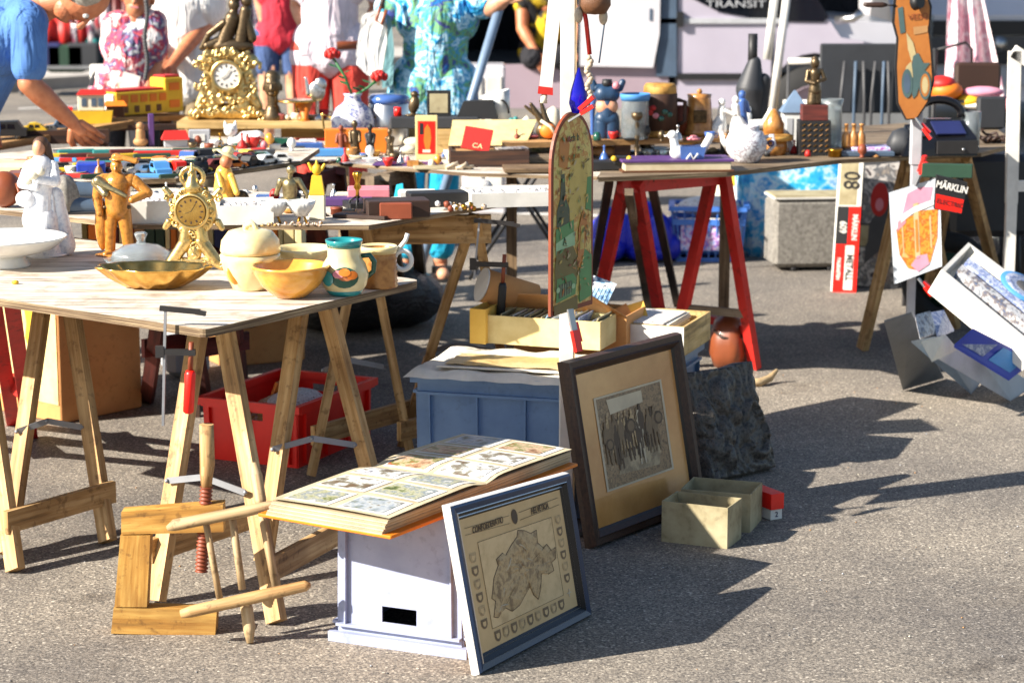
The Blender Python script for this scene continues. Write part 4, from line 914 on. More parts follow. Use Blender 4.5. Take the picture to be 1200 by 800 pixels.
    if hair:
        organic([('e', hd + upv * .04 * h - fw * .018 * h, (.088 * h, .10 * h, .092 * h)), ('e', hd - fw * .045 * h, (.078 * h, .062 * h, .095 * h))], .009, hair, 'hair', T, smooth=2, disp=.012, dscale=.02)
    ey = MB('white'); mo = MB('pink')
    for s_ in (-1, 1): ey.m('white').ball(hd + fw * .082 * h + sdv * s_ * .032 * h + upv * .022 * h, .013 * h, 8); ey.m('black').ball(hd + fw * .092 * h + sdv * s_ * .032 * h + upv * .022 * h, .006 * h, 6)
    ey.build('eyes', T)
    mo.beam(hd + fw * .084 * h - upv * .045 * h - sdv * .022 * h, hd + fw * .084 * h - upv * .045 * h + sdv * .022 * h, .012 * h, .008 * h).build('mouth', T)
    for q in ('R', 'L'):
        an = d['an' + q]; s_ = 1 if q == 'L' else -1; m_ = MB('black' if shoes == 'sandal' else shoes)
        if shoes == 'sandal':
            m_.m('black'); m_.box((an.x + s_ * .01, an.y - .06, .008), (.09, .27, .016)); m_.m('black').box((an.x + s_ * .01, an.y - .10, .05), (.095, .05, .03))
        else: zz = max(0, an.z - .12 * h); m_.tube([(an.x, an.y + .06, zz + .05), (an.x, an.y + .02, zz + .055), (an.x + s_ * .01, an.y - .08, zz + .045), (an.x + s_ * .02, an.y - .16, zz + .038), (an.x + s_ * .02, an.y - .20, zz + .03)], [.03, .052, .047, .046, .024], 12)
        m_.build('sandal' if shoes == 'sandal' else 'shoe', T)
    return T
def lj(base, yaw, pts):
    """world points to a person's own axes"""
    Mi = (Matrix.Translation(base) @ Matrix.Rotation(yaw, 4, 'Z')).inverted()
    return {k: tuple(Mi @ p) for k, p in pts.items()}
# man in the blue shirt bending over the toys at the left
Y = 8.6; q = lambda x, y, dy=0: WD(x, y, Y + dy)
bs = V((q(-62, 100).x, Y + .05, 0))
pt = dict(pel=q(-58, 150), chest=q(-10, 52), neck=q(50, 8), head=q(92, -4, -.02), shR=q(34, 28, -.17), shL=q(22, 8, .18), elR=q(34, 98, -.2), wrR=q(84, 143, -.12), elL=q(-30, 90, .25), wrL=q(-22, 150, .2),
          hipR=q(-60, 165, -.09), hipL=q(-60, 165, .09), knR=V((q(-60, 100).x + .02, Y - .1, .5)), knL=V((q(-60, 100).x + .02, Y + .1, .5)), anR=V((q(-64, 100).x, Y - .1, .09)), anL=V((q(-64, 100).x, Y + .1, .09)))
J = lj(bs, 0, pt); J['face'] = (.75, -.25, -.6)
person('person in a blue T-shirt bending forward over the toys, one tanned arm reaching down', bs, J, 0, 1.0, 'tanskin', 'blueshirt', .72, .9, 'denim', .95, 'greyhair', 'black', voxel=.009)
# woman in patterned top holding a white paper
def stand(px, s_, yfeet=None):
    Y = 2700 / s_ * cp + .3 * 0; return V(((px - 600) / s_, Y, 0))
def pers(label, px, s_, pts, yaw=0, face=None, dyb=0, **k):
    b_ = stand(px, s_); Y = b_.y; J = {}
    if pts: J = lj(b_, yaw, {n_: WD(v_[0], v_[1], Y + (v_[2] if len(v_) > 2 else 0)) for n_, v_ in pts.items()})
    if face: J['face'] = face
    cr = k.pop('curl', None)
    if cr: J['curl'] = cr
    return person(label, b_, J, yaw, **k)
pers('person in a white and red patterned top with beads, holding white paper', 157, 235, dict(shR=(132, 4, 0), elR=(131, 52, 0), wrR=(147, 92, -.15), shL=(184, 2), elL=(186, 46, .02), wrL=(174, 88, -.1), head=(162, -30), neck=(160, -8), chest=(158, 30)),
     skin='tanskin', shirt='patterntop', sleeve=.45, hem=.9, trousers='blacktrousers', hair='darkhair', h=.92, loose=.01)
mb = MB('white'); mb.box((0, 0, 0), (.085, .01, .12), R=Matrix.Rotation(.3, 3, 'Y')); o = one(mb, 'paper', 'folded white paper held in the hand of the patterned-top person', 'paper', WD(151, 101, stand(157, 235).y - .22))
mb = MB('darkgrey'); bY = stand(157, 235).y - .17
for k in range(26): mb.ball(WD(171 + 1.5 * sin(k * .4), 2 + k * 3.6, bY), .012, 8)
one(mb, 'bead_chain', 'long chain of dark beads hanging over the patterned top', 'necklace', WD(171, 40, bY), world=True)
mb = MB('white'); pW = WD(117, 88, 12.0); mb.bbox((0, 0, 0), (.10, .03, .11), .02); one(mb, 'white_card', 'white rounded card on a thin stand left of the patterned top', 'card', pW)
mb = MB('darkgrey'); mb.tube([WD(127, 100, 12.1), up(WD(128, 150, 12.1), 0)], .012, 8); mb.m('white').ball(WD(131, 92, 12.1), (.035, .03, .09), 10); one(mb, 'thin_stand', 'thin dark stand with a white knob behind the yellow toy bus', 'stand', WD(127, 100, 12.1), world=True)
# man in white T-shirt
pers('person in a plain white T-shirt with hands held low, behind the toy bus', 220, 225, dict(shR=(190, -18), elR=(186, 42), wrR=(192, 82, -.22), shL=(250, -16), elL=(244, 34), wrL=(203, 86, -.24), chest=(220, 20), neck=(220, -30), head=(222, -62)),
     skin='tanskin', shirt='whiteshirt', sleeve=.6, hem=.82, trousers='khaki', hair='greyhair', h=1.05, loose=.02)
# girl in the distance
pers('person in a raspberry red top and short denim shorts, far behind the dark bust', 335, 168, dict(wrR=(314, 58, -.05), elR=(314, 34), wrL=(347, 62, -.05), elL=(349, 36)), shirt='redtop', sleeve=.15, hem=.98, trousers='denim', leg=.22, hair='blondhair', h=.93, group=None)
# man in pink shirt and red trousers
pers('person in a pale pink shirt and red trousers with a brown belt, hand in pocket', 392, 222, dict(shR=(356, -18), elR=(352, 24, .05), wrR=(362, 52, -.02), shL=(430, -18), elL=(440, 24, .08), wrL=(428, 56, .05)), shirt='pinkshirt', sleeve=.55, hem=1.0, trousers='redtrousers', leg=.96, hair='greyhair', h=1.06, shoes='brown')
bY = stand(392, 222).y
mb = MB('leather'); mb.lathe([(.150, -.022), (.156, -.02), (.156, .02), (.150, .022)], n=32, sx=1.18, sy=.9); one(mb, 'belt', 'brown leather belt round the red trousers', 'belt', WD(392, 52, bY))
# woman in floral tunic and turquoise trousers
b6 = stand(513, 244); Y6 = b6.y
pers('person in a blue floral tunic and turquoise trousers, holding the slanted grey pole', 508, 244, dict(shR=(470, -10), shL=(555, -8), elR=(450, 30, .05), wrR=(448, 62, .05), elL=(575, 10, -.1), wrL=(592, 0, -.16), chest=(512, 22), neck=(512, -40), head=(512, -70), pel=(508, 96),
     hipR=(488, 105), hipL=(532, 105), knR=(480, 205), knL=(520, 205), anR=(477, 302), anL=(516, 302)), skin='skin', shirt='floral', sleeve=.5, hem=.80, trousers='turquoise', leg=.93, hair='blondhair', shoes='sandal', h=1.0, loose=.03, shirt_r=.026)
T = thing('tote_bag', 'white shoulder bag with a teal side and red-brown clasp, hanging beside the floral tunic', 'bag', WD(440, 108, Y6 - .05))
o = T.location
mb = MB('whiteshirt'); P = lambda x, y, d_=0: WD(x, y, Y6 - .12 + d_)
def pouch(mb, out, t):
    a = [mb.v(P(x, y, -t)) for x, y in out]; b_ = [mb.v(P(x, y, t)) for x, y in out]; mb.f(a); mb.f(b_[::-1])
    for k in range(len(out)): mb.f([a[k], b_[k], b_[(k + 1) % len(out)], a[(k + 1) % len(out)]])
pouch(mb, [(424, 18), (440, 12), (452, 16), (453, 50), (446, 92), (430, 88), (418, 76), (417, 64)], .04); mb.build('bag_body', T, True)
mb = MB('tealcloth'); pouch(mb, [(453, 16), (458, 20), (462, 60), (460, 100), (448, 104), (447, 90), (454, 50)], .05); mb.build('side_panel', T, True)
mb = MB('leather'); mb.tube([P(446, 8, -.06), P(441, 24, -.06), P(447, 29, -.06), P(453, 12, -.06)], .008, 8); mb.m('darkbrown').tube([P(450, -8, -.02), P(447, 10, -.05)], .012, 8); mb.build('clasp', T, True)
# person in the van
b7 = V((WD(640, 60, 16.3).x, 16.3, 0))
J = lj(b7, 0, {k: WD(*v_) for k, v_ in dict(pel=(640, 62, 16.3), chest=(640, 30, 16.25), neck=(642, -4, 16.2), head=(645, -24, 16.15), shR=(612, 0, 16.2), shL=(670, 0, 16.2), elR=(612, 34, 16.1), wrR=(628, 62, 16.0), elL=(684, 24, 16.1), wrL=(670, 56, 16.0), hipR=(626, 66, 16.3), hipL=(654, 66, 16.3), knR=(622, 68, 15.95), knL=(658, 68, 15.95), anR=(622, 70, 16.3), anL=(658, 70, 16.3)).items()})
J['hipR'] = (-.09, 0, .72); J['hipL'] = (.09, 0, .72); J['knR'] = (-.1, -.3, .72); J['knL'] = (.1, -.3, .72); J['anR'] = (-.1, .05, .68); J['anL'] = (.1, .05, .68)
person('person with bare tanned arms and a black shirt with yellow print, kneeling in the van', b7, J, 0, 1.0, 'tanskin', 'yellowprint', .2, .9, 'blacktrousers', .95, 'darkhair', 'black')
# ------------------------------------------------------------------ vans behind
YV = 16.0
vz = lambda px, py: WD(px, py, YV)
x0, x1 = WD(470, 60, YV).x, WD(1050, 60, YV).x
T = thing('van', 'silver-white delivery van with its side door open behind the right table', 'van', V(((x0 + x1) / 2, YV + .9, 0)))
xl = lambda px: WD(px, 60, YV).x
def panel(name, mat, pts, y=YV, t=.05):
    """side panel: outline as (px, z)"""
    mb = MB(mat); a = [mb.v((xl(px), y, z)) for px, z in pts]; b_ = [mb.v((xl(px), y + t, z)) for px, z in pts]; mb.f(a[::-1]); mb.f(b_)
    for k in range(len(pts)): mb.f([a[k], a[(k + 1) % len(pts)], b_[(k + 1) % len(pts)], b_[k]])
    return mb.build(name, T, True)
zs = lambda py: WD(600, py, YV).z
panel('rear_side_panel', 'vanwhite', [(478, .35), (545, .35), (545, 2.1), (478, 2.0)])
panel('sill_panel', 'vanpink', [(546, .38), (784, .38), (784, zs(76)), (546, zs(76))])
panel('sliding_door', 'vanwhite', [(676, zs(77)), (765, zs(79)), (772, zs(40)), (774, 2.0), (676, 2.0)], YV - .05, .04)
panel('door_post', 'slate', [(769, .6), (793, .6), (790, 2.1), (770, 2.1)], YV - .02, .09)
arch = [(1000 - 0, .3)]
wx, wz_ = 955, .36
pr_ = [(794, .38), (898, .38)] + [(wx + 58 * cos(t), .36 + .40 * sin(t)) for t in [pi - pi * k / 12 for k in range(1, 12)]] + [(1012, .38), (1050, .42), (1058, zs(70)), (1050, zs(56)), (985, zs(44)), (940, zs(-20)), (905, 2.1), (794, 2.1)]
panel('front_door', 'vansilver', pr_)
panel('side_window', 'window', [(806, zs(-4)), (842, zs(14)), (900, zs(25)), (964, zs(26)), (970, zs(20)), (945, zs(-20)), (905, 1.9), (806, 1.9)], YV - .012, .01)
panel('moulding', 'black', [(794, zs(93)), (896, zs(93)), (896, zs(86)), (794, zs(86))], YV - .03, .03)
panel('door_handle', 'black', [(792, zs(31)), (800, zs(31)), (800, zs(14)), (792, zs(14))], YV - .04, .04)
panel('handle_recess', 'slate', [(760, zs(24)), (763, zs(24)), (763, zs(10)), (760, zs(10))], YV - .056, .005)
lettering('TRANSIT', .07, 'palegrey', Matrix.Translation(vz(862, 5) - V((0, .03, 0))) @ Matrix.Rotation(pi / 2, 4, 'X'), T, sx=1.5)
mb = MB('blacktrousers'); xa, xb = xl(546), xl(676)
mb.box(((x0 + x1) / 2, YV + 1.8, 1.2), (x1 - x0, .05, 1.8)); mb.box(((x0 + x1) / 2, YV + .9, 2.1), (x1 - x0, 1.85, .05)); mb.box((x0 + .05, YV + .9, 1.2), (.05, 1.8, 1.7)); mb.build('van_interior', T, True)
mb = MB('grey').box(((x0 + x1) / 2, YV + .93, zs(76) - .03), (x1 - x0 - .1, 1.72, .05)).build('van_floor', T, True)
MB('vanwhite').hexa([(xl(1052), YV + .02, .42), (xl(1062), YV + .2, .42), (xl(1062), YV + 1.7, .42), (xl(1050), YV + 1.8, .42), (xl(950), YV + .02, 1.0), (xl(1058), YV + .2, .95), (xl(1058), YV + 1.7, .95), (xl(950), YV + 1.8, 1.0)]).build('bonnet', T, True)
wc = V((xl(wx), YV + .08, .33))
w_ = MB('rubber').lathe([(.2, -.1), (.33, -.09), (.345, -.05), (.345, .05), (.33, .09), (.2, .1)], c=wc - T.location, n=32, axis=Matrix.Rotation(pi / 2, 3, 'X')).build('wheel', T)
MB('vanpink').lathe([(0, .02), (.06, .03), (.08, .01), (.19, .03), (.21, .07), (.21, -.05), (0, -.05)], c=wc - T.location + V((0, -.06, 0)), n=32, axis=Matrix.Rotation(pi / 2, 3, 'X')).build('rim', w_)
MB('black').box((xl(wx), YV + .35, .45), (.8, .5, .75)).build('wheel_arch', T, True)
# second van at the right edge
Y2 = 17.6; T2 = thing('van', 'white van front with a dark grille at the right edge behind the pink cloth', 'van', V((WD(1190, 60, Y2).x, Y2 + .8, 0)))
c = T2.location; hw = .95
prof = [(Y2, .3), (Y2, .95), (Y2 + .25, 1.12), (Y2 + .5, 1.2), (Y2 + 1.1, 2.1), (Y2 + 3, 2.2), (Y2 + 3, .3)]
mb = MB('vanwhite'); a = [mb.v((c.x - hw, y, z)) for y, z in prof]; b_ = [mb.v((c.x + hw, y, z)) for y, z in prof]; mb.f(a); mb.f(b_[::-1])
for k in range(len(prof)): mb.f([a[k], b_[k], b_[(k + 1) % len(prof)], a[(k + 1) % len(prof)]])
mb.build('van_body', T2, True)
for z0, z1, m_ in ((.80, .91, 'black'), (.70, .79, 'darkgrey'), (.58, .69, 'black'), (.42, .56, 'palegrey')): MB(m_).box((c.x, Y2 - .02, (z0 + z1) / 2), (1.5, .04, z1 - z0)).build('grille', T2, True)
MB('silver').lathe([(0, -.01), (.05, -.01), (.06, .01), (0, .02)], c=WD(1171, 52, Y2 - .05), axis=Matrix.Rotation(pi / 2, 3, 'X')).build('round_badge', T2, True)
MB('window').hexa([(c.x - .85, Y2 + .55, 1.22), (c.x + .85, Y2 + .55, 1.22), (c.x + .85, Y2 + .56, 1.23), (c.x - .85, Y2 + .56, 1.23), (c.x - .8, Y2 + 1.05, 2.03), (c.x + .8, Y2 + 1.05, 2.03), (c.x + .8, Y2 + 1.06, 2.04), (c.x - .8, Y2 + 1.06, 2.04)]).build('windscreen', T2, True)
for s_ in (-1, 1): MB('glass').bbox((c.x + s_ * .78, Y2 - .03, .86), (.28, .05, .2), .03).build('headlight', T2, True)
# pink cloth on a stand, chair with clothes
T = thing('draped_cloth', 'pink and white cloth hanging in folds over a thin stand at the right', 'cloth', up(WD(1140, 100, 12.6), 0))
mb = MB('pinkcloth'); nx, ny = 40, 24; gr = []
mb.m('pinkcloth')
for i in range(nx + 1):
    row = []
    for j in range(ny + 1):
        u, v_ = i / nx, j / ny; xl_ = 1112 - 6 * v_; xr_ = 1146 + 34 * v_
        row.append(mb.v(WD(xl_ + (xr_ - xl_) * u, -30 + 150 * v_, 12.6 + .05 * sin(u * 16 + v_ * 2) * (.3 + v_))))
    gr.append(row)
speck('pinkwhite', [(214, 150, 170), (206, 140, 160), (236, 230, 230), (208, 146, 164), (236, 232, 232)], 5, .9); mb.m('pinkwhite')
for i in range(nx):
    for j in range(ny): mb.f([gr[i][j], gr[i + 1][j], gr[i + 1][j + 1], gr[i][j + 1]], True)
mb.build('cloth', T, True)
MB('black').tube([WD(1092, 60, 12.5), WD(1132, 50, 12.5), WD(1139, 58, 12.5), WD(1139, 76, 12.5)], .008, 8).build('hook_rail', T, True)
MB('black').tube([WD(1096, 57, 12.5), up(WD(1096, 57, 12.5), 0)], .012, 8).build('upright', T, True)
Yh = 10.2
T = thing('chair', 'dark padded chair piled with pink, yellow and white clothes', 'chair', up(WD(1145, 150, Yh), 0))
z_ = WD(1145, 100, Yh).z; xc = WD(1145, 100, Yh).x
MB('darkbrown').bbox((xc, Yh, z_), (.20, .05, .2), .04).build('backrest', T, True)
MB('charcoal').bbox((xc + .03, Yh - .1, .5), (.36, .34, .36), .03).build('seat', T, True)
for sx in (-1, 1):
    for sy in (-1, 1): MB('black').tube([(xc + sx * .17, Yh - .1 + sy * .15, .01), (xc + sx * .15, Yh - .1 + sy * .13, .4)], .012, 8).build('leg', T, True)
for px, py, sz, m_, lab in ((1136, 118, (.06, .06, .03), 'yellow', 'bright yellow folded cloth on the padded chair'), (1148, 123, (.09, .07, .02), 'white', 'white folded cloth on the padded chair'), (1152, 108, (.09, .07, .025), 'pinkcloth', 'dusty pink folded cloth on the padded chair'), (1108, 106, (.075, .08, .045), 'orange', 'orange cloth heap left of the padded chair'), (1104, 98, (.06, .07, .035), 'red', 'red cloth on top of the orange heap'), (1181, 122, (.05, .06, .035), 'pink', 'bright pink cloth right of the padded chair')):
    mb = MB(m_); mb.ball((0, 0, 0), sz, 16); one(mb, 'folded_cloth', lab, 'cloth', WD(px, py, Yh - .25))
mb = MB('darkgrey'); mb.bbox((0, 0, 0), (.3, .3, .012), .004); 
for sx in (-1, 1): mb.tube([(sx * .12, 0, 0), (sx * .12, 0, -.95)], .012, 8)
one(mb, 'low_table', 'low dark stand holding the orange cloth heap', 'table', WD(1100, 116, Yh - .15))
# white frame racks
def rack(label, segs, Y, r=.014, mat='white', name='bar_rack'):
    T = thing(name, label, 'rack', up(WD(segs[0][0], segs[0][1], Y), 0))
    for x0, y0, x1, y1 in segs:
        a, b_ = WD(x0, y0, Y), WD(x1, y1, Y)
        if y1 == 'g': b_ = up(WD(x1, 100, Y), 0)
        MB(mat).tube([a, b_], r, 10).build('tube', T, True)
    return T
def rackg(label, segs, grounds, Y, r=.014, mat='white', name='bar_rack'):
    T = rack(label, segs, Y, r, mat, name)
    for x, y in grounds: a = WD(x, y, Y); MB(mat).tube([a, up(a, 0)], r, 10).build('leg', T, True)
    return T
rackg('white metal rack bar level with the van wheel, right of the tilted white posts', [(924, 72, 984, 72), (918, 121, 1052, 121)], [], 13.2, .018)
for x, y in ((924, 72), (984, 72), (1050, 121)): a = WD(x, y, 13.2); MB('darkgrey').tube([a, up(a, 0)], .007, 8).build('leg', bpy.data.objects['bar_rack'], True)
T = rack('pair of tilted white posts crossing above the black bottle', [(924, -20, 905, 132), (910, -20, 899, 70)], 12.8, .024); a = WD(905, 132, 12.8); MB('white').tube([a, up(a, 0)], .018, 8).build('leg', T, True)
mb = MB('grey'); mb.bbox((0, 0, 0), (.64, .03, .26), .004); 
for sx in (-1, 1): mb.tube([(sx * .24, 0, 0), (sx * .24, 0, -.62)], .012, 8)
one(mb, 'display_board', 'plain grey board standing behind the three small bottles', 'panel', WD(1018, 143, 12.4))
T = thing('folding_chair_stack', 'dark folded camping chairs leaning behind the motorcycle sign', 'chair', up(WD(1015, 100, 12.0), 0))
for k, px in enumerate((990, 1003, 1012, 1026, 1036, 1041)):
    a, b_ = WD(px, 72, 12.0), WD(px - 5 + 3 * (k % 3), 118, 12.0); MB('slate' if k % 3 == 1 else 'darkgrey').tube([a, b_, V((b_.x, 12.0, .0))], .008, 8).build('tube', T, True)
mb = MB('charcoal'); mb.bbox((0, 0, 0), (.46, .03, .36), .01); o = mb.build('seat_cloth', T); o.location = WD(1012, 92, 12.05) - T.location; 
# white stool frame at right edge
Yw = 8.9; T = thing('white_stool', 'white wooden frame legs with a cross bar at the right edge', 'stand', up(WD(1190, 200, Yw), 0))
for x0, y0, x1, y1, wd_ in ((1189, 60, 1185, 238, .045), (1187, 60, 1215, 78, .05), (1188, 218, 1230, 218, .04)): MB('white').beam(WD(x0, y0, Yw), WD(x1, y1, Yw), wd_, .035, up=(0, 1, 0)).build('bar', T, True)
a = WD(1185, 238, Yw); MB('white').beam(a, up(a, 0), .04, .035, up=(0, 1, 0)).build('leg', T, True)
MB('white').beam(WD(1222, 78, Yw), up(WD(1222, 78, Yw), 0), .04, .035, up=(0, 1, 0)).build('leg', T, True)
# slanted grey parasol pole and white plastic stand behind floral woman
T = thing('slanted_pole', 'slanted blue-grey metal pole held by the person in the floral tunic', 'pole', up(WD(545, 130, 10.75), 0))
a, b_ = WD(594, -20, 10.75), WD(549, 128, 10.75); dd = (b_ - a); t_ = b_.z / -dd.z
MB('bluegrey').tube([a, b_ + dd * t_], .022, 10).build('pole', T, True)
T = thing('plastic_cabinet', 'white plastic cabinet with ribbed doors, between the floral tunic and the open van', 'cabinet', up(WD(565, 100, 13.2), 0))
a, b_ = WD(541, 77, 13.2), WD(592, 77, 13.2); xm = (a.x + b_.x) / 2; wd_ = b_.x - a.x
MB('vanwhite').bbox((xm, 13.35, a.z / 2), (wd_, .3, a.z), .01).build('cabinet_body', T, True)
for k in range(2): MB('white').bbox((xm - wd_ * .22 + k * wd_ * .46, 13.19, a.z / 2), (wd_ * .38, .02, a.z * .86), .005).build('door', T, True)
# clothes stalls in the far left background
for k, (px, py, w_, h_, m_, lab) in enumerate(((72, 40, .5, .30, 'red', 'row of scarlet garments hanging far behind the bending person'), (104, 30, .45, .42, 'cloth_heap', 'crimson patterned garment hanging far behind, right of the scarlet row'), (80, 68, .35, .26, 'darkgreen', 'dark green crate at the foot of the far clothes stall'), (100, 66, .3, .26, 'charcoal', 'charcoal crate beside the green one at the far stall'), (120, 64, .3, .3, 'teal', 'teal bag at the far clothes stall'), (60, 66, .25, .26, 'navy', 'navy blue crate at the left of the far stall'), (300, 30, .4, .7, 'stripedtop', 'dark striped garment hanging behind the gilt clock'), (134, 20, .3, .4, 'darkred', 'dark red coat at the far clothes stall'))):
    Yf = 22; p = WD(px, py, Yf); mb = MB(m_)
    n_ = 12; out = [(w_ * (-.5 + i / n_) * (1 + .1 * sin(i * 2)), .05 * sin(i * 1.7)) for i in range(n_ + 1)]
    if 'crate' in lab: mb.bbox((0, 0, 0), (w_, .3, h_), .02)
    else:
        top = [mb.v((x, y * .4, h_ / 2)) for x, y in out]; bot = [mb.v((x * 1.05, y + .02, -h_ / 2 + .04 * sin(i * 1.3))) for i, (x, y) in enumerate(out)]; bk = [mb.v((x, .14, h_ / 2)) for x, y in out]; bb = [mb.v((x, .16, -h_ / 2)) for x, y in out]
        for i in range(n_): mb.f([top[i], top[i + 1], bot[i + 1], bot[i]], True); mb.f([bk[i], bk[i + 1], bb[i + 1], bb[i]], True); mb.f([top[i], top[i + 1], bk[i + 1], bk[i]]); mb.f([bot[i], bot[i + 1], bb[i + 1], bb[i]])
        mb.f([top[0], bot[0], bb[0], bk[0]]); mb.f([top[-1], bot[-1], bb[-1], bk[-1]])
    one(mb, 'crate' if 'crate' in lab else 'garment', lab, 'crate' if 'crate' in lab else 'clothes', p)
rackg('black clothes rail of the far stall', [(40, 2, 150, -2)], [(40, 2), (150, -2)], 22.1, .02, 'darkgrey', 'clothes_rail')
mb = MB('grey'); mb.box((0, 0, 0), (1.3, .6, .03)); 
for sx in (-1, 1): mb.tube([(sx * .55, 0, 0), (sx * .55, 0, WD(95, 76, 22.1).z * -1)], .02, 8)
one(mb, 'stall_table', 'low grey table under the crates of the far stall', 'table', WD(92, 77, 22.1))
# ------------------------------------------------------------------ behind the red trestles, on the ground
def crumple(label, name, cat, px, py, size, mat, lumps, seed, loc=None, disp=.04):
    random.seed(seed); S = []
    for _ in range(lumps):
        x, y = random.uniform(-.5, .5) * size[0], random.uniform(-.5, .5) * size[1]; z = random.uniform(.2, .9) * size[2] * (1 - abs(x) / size[0])
        S.append(('e', (x, y, z * .6 + .02), (size[0] * random.uniform(.14, .26), size[1] * .3, z * .5 + .03)))
    o = organic(S, .012, mat, name, smooth=1, disp=disp, dscale=.05); o.location = loc or W(px, py); return tag(o, label, cat)
crumple('dark royal blue crumpled tarpaulin on the asphalt behind the red trestle', 'tarpaulin', 'tarpaulin', 745, 303, (.42, .3, .32), 'tarp', 14, 5, disp=.16)
crumple('lighter blue crumpled plastic sheet left of the dark blue tarpaulin', 'plastic_sheet', 'sheet', 722, 302, (.22, .2, .18), 'bagblue', 9, 8, disp=.12)
pb = W(833, 308); T = thing('laundry_basket', 'blue slatted plastic basket with painted flowers, between the red legs', 'basket', pb + V((.0, .15, 0)), -.08)
s_ = sc(pb); w_, h_, d_ = 78 * s_, 56 * s_, .28
mb = MB('basketblue'); b0 = [(-w_ * .42, -d_ * .42, 0), (w_ * .42, -d_ * .42, 0), (w_ * .42, d_ * .42, 0), (-w_ * .42, d_ * .42, 0)]; t0 = [(-w_ * .5, -d_ * .5, h_), (w_ * .5, -d_ * .5, h_), (w_ * .5, d_ * .5, h_), (-w_ * .5, d_ * .5, h_)]
for k in range(4):
    a, b_, c_, e_ = V(b0[k]), V(b0[(k + 1) % 4]), V(t0[(k + 1) % 4]), V(t0[k])
    for i in range(9):
        u = (i + .5) / 9; mb.beam(a.lerp(b_, u), e_.lerp(c_, u), .012, .006, up=(b_ - a))
    for v_ in (.02, .25, .75): p, q_ = a.lerp(e_, v_), b_.lerp(c_, v_); mb.beam(p, q_, .007, .03)
mb.poly([b0[3], b0[2], b0[1], b0[0]]); mb.build('basket_walls', T)
mb = MB('basketblue'); 
for k in range(4): mb.beam(t0[k], t0[(k + 1) % 4], .03, .022)
mb.build('rim', T)
mb = MB('blueflowerpot'); mb.box((0, -d_ * .47, h_ * .48), (w_ * .74, .004, h_ * .5), R=Matrix.Rotation(-.12, 3, 'X')); mb.build('painted_flowers', T)
mb = MB('whiteheap'); mb.ball((0, 0, h_), (w_ * .42, d_ * .4, .05), 16); one(mb, 'linen', 'white linen filling the blue slatted basket', 'linen', pb + V((0, .15, 0)))
mb = MB('ivory'); mb.lathe([(.16, 0), (.165, .02), (.13, .09), (.09, .15), (.085, .24), (0, .25)], n=26); one(mb, 'lampshade', 'cream lampshade standing behind the blue basket', 'lampshade', W(843, 262))
mb = MB('white'); mb.lathe([(.10, 0), (.11, .1), (.10, .28), (0, .29)], n=22); one(mb, 'white_bucket', 'white bucket between the basket and the blue bag', 'bucket', W(868, 285) + V((0, .1, 0)))
# blue bag, yellow bag
def bag(label, px, py, w_, h_, mat, dy=0, dpt=.3, name='shopping_bag'):
    p = W(px, py) + V((0, dy, 0)); mb = MB(mat); n_ = 10; m_ = 8; rings = []
    random.seed(int(px)); nz = [[random.uniform(-.018, .018) for _ in range(40)] for _ in range(m_ + 1)]
    for j in range(m_ + 1):
        z = h_ * j / m_; k = .9 + .1 * j / m_; ring = []
        for i in range(36):
            t = 2 * pi * i / 36; cx, sx_ = cos(t), sin(t); e = .28
            x = abs(cx) ** e * (1 if cx > 0 else -1) * w_ / 2 * k; y = abs(sx_) ** e * (1 if sx_ > 0 else -1) * dpt / 2 * (1.05 - .3 * j / m_)
            ring.append(mb.v((x + nz[j][i] * .6, y + nz[j][i] * 1.4, z + (.012 * sin(i * 1.1) if j == m_ else 0))))
        rings.append(ring)
    for a, b_ in zip(rings, rings[1:]):
        for i in range(36): mb.f([a[i], a[(i + 1) % 36], b_[(i + 1) % 36], b_[i]], True)
    mb.f(rings[0][::-1]); return one(mb, name, label, 'bag', p)
bag('large glossy blue and white printed shopping bag behind the grey carpet box', 936, 296, .66, .54, 'bagprint', .0)
bag('bright yellow shopping bag behind the blue one, under the long table', 920, 262, .62, .56, 'yellow', .0)
bag('amber yellow bag half hidden behind the white bucket', 884, 262, .2, .55, 'orange', .1, .25)
# grey carpet covered box
pb = W(945, 318); T = thing('carpet_box', 'grey carpet-covered box on castors with a pale rim, left of the toy boxes', 'box', pb + V((.02, .12, .0)), .1)
s_ = sc(pb); MB('carpet').bbox((0, 0, 74 * s_ / 2 + .012), (84 * s_, .24, 71 * s_), .02).build('carpet_body', T)
MB('white').box((0, 0, 74 * s_ + .012), (84.5 * s_, .245, .008)).build('rim', T); MB('greycard').box((0, 0, 74 * s_ + .02), (82 * s_, .23, .008)).build('lid', T)
for sx in (-1, 1):
    for sy in (-1, 1): MB('black').ball((sx * .09, sy * .10, .012), (.02, .012, .012), 10).build('castor', T)
# tall toy boxes
Ym = 8.5
p = W(990, 342); Ym = p.y
T = thing('toy_box', 'tall upright red and black toy box with white lettering, beside the carpet box', 'box', p)
Q4 = [WD(975, 342, Ym), WD(1003, 343, Ym - .02), WD(1012, 190, Ym + .06), WD(985, 190, Ym + .08)]
def qslab(mb, Q, t): return mb.hexa([Q[0], Q[1], Q[1] + V((0, t, 0)), Q[0] + V((0, t, 0)), Q[3], Q[2], Q[2] + V((0, t, 0)), Q[3] + V((0, t, 0))])
qslab(MB('whitebox'), Q4, .05).build('box_body', T, True)
nq = (Q4[1] - Q4[0]).cross(Q4[3] - Q4[0]).normalized(); pq = lambda u, v_, h=.001: quadpt(Q4, u, v_) + nq * h
def patch(name, m_, u0, v0, u1, v1, h=.001): mb = MB(m_); mb.f([mb.v(pq(*q_, h)) for q_ in ((u0, v0), (u1, v0), (u1, v1), (u0, v1))]); mb.build(name, T, True)
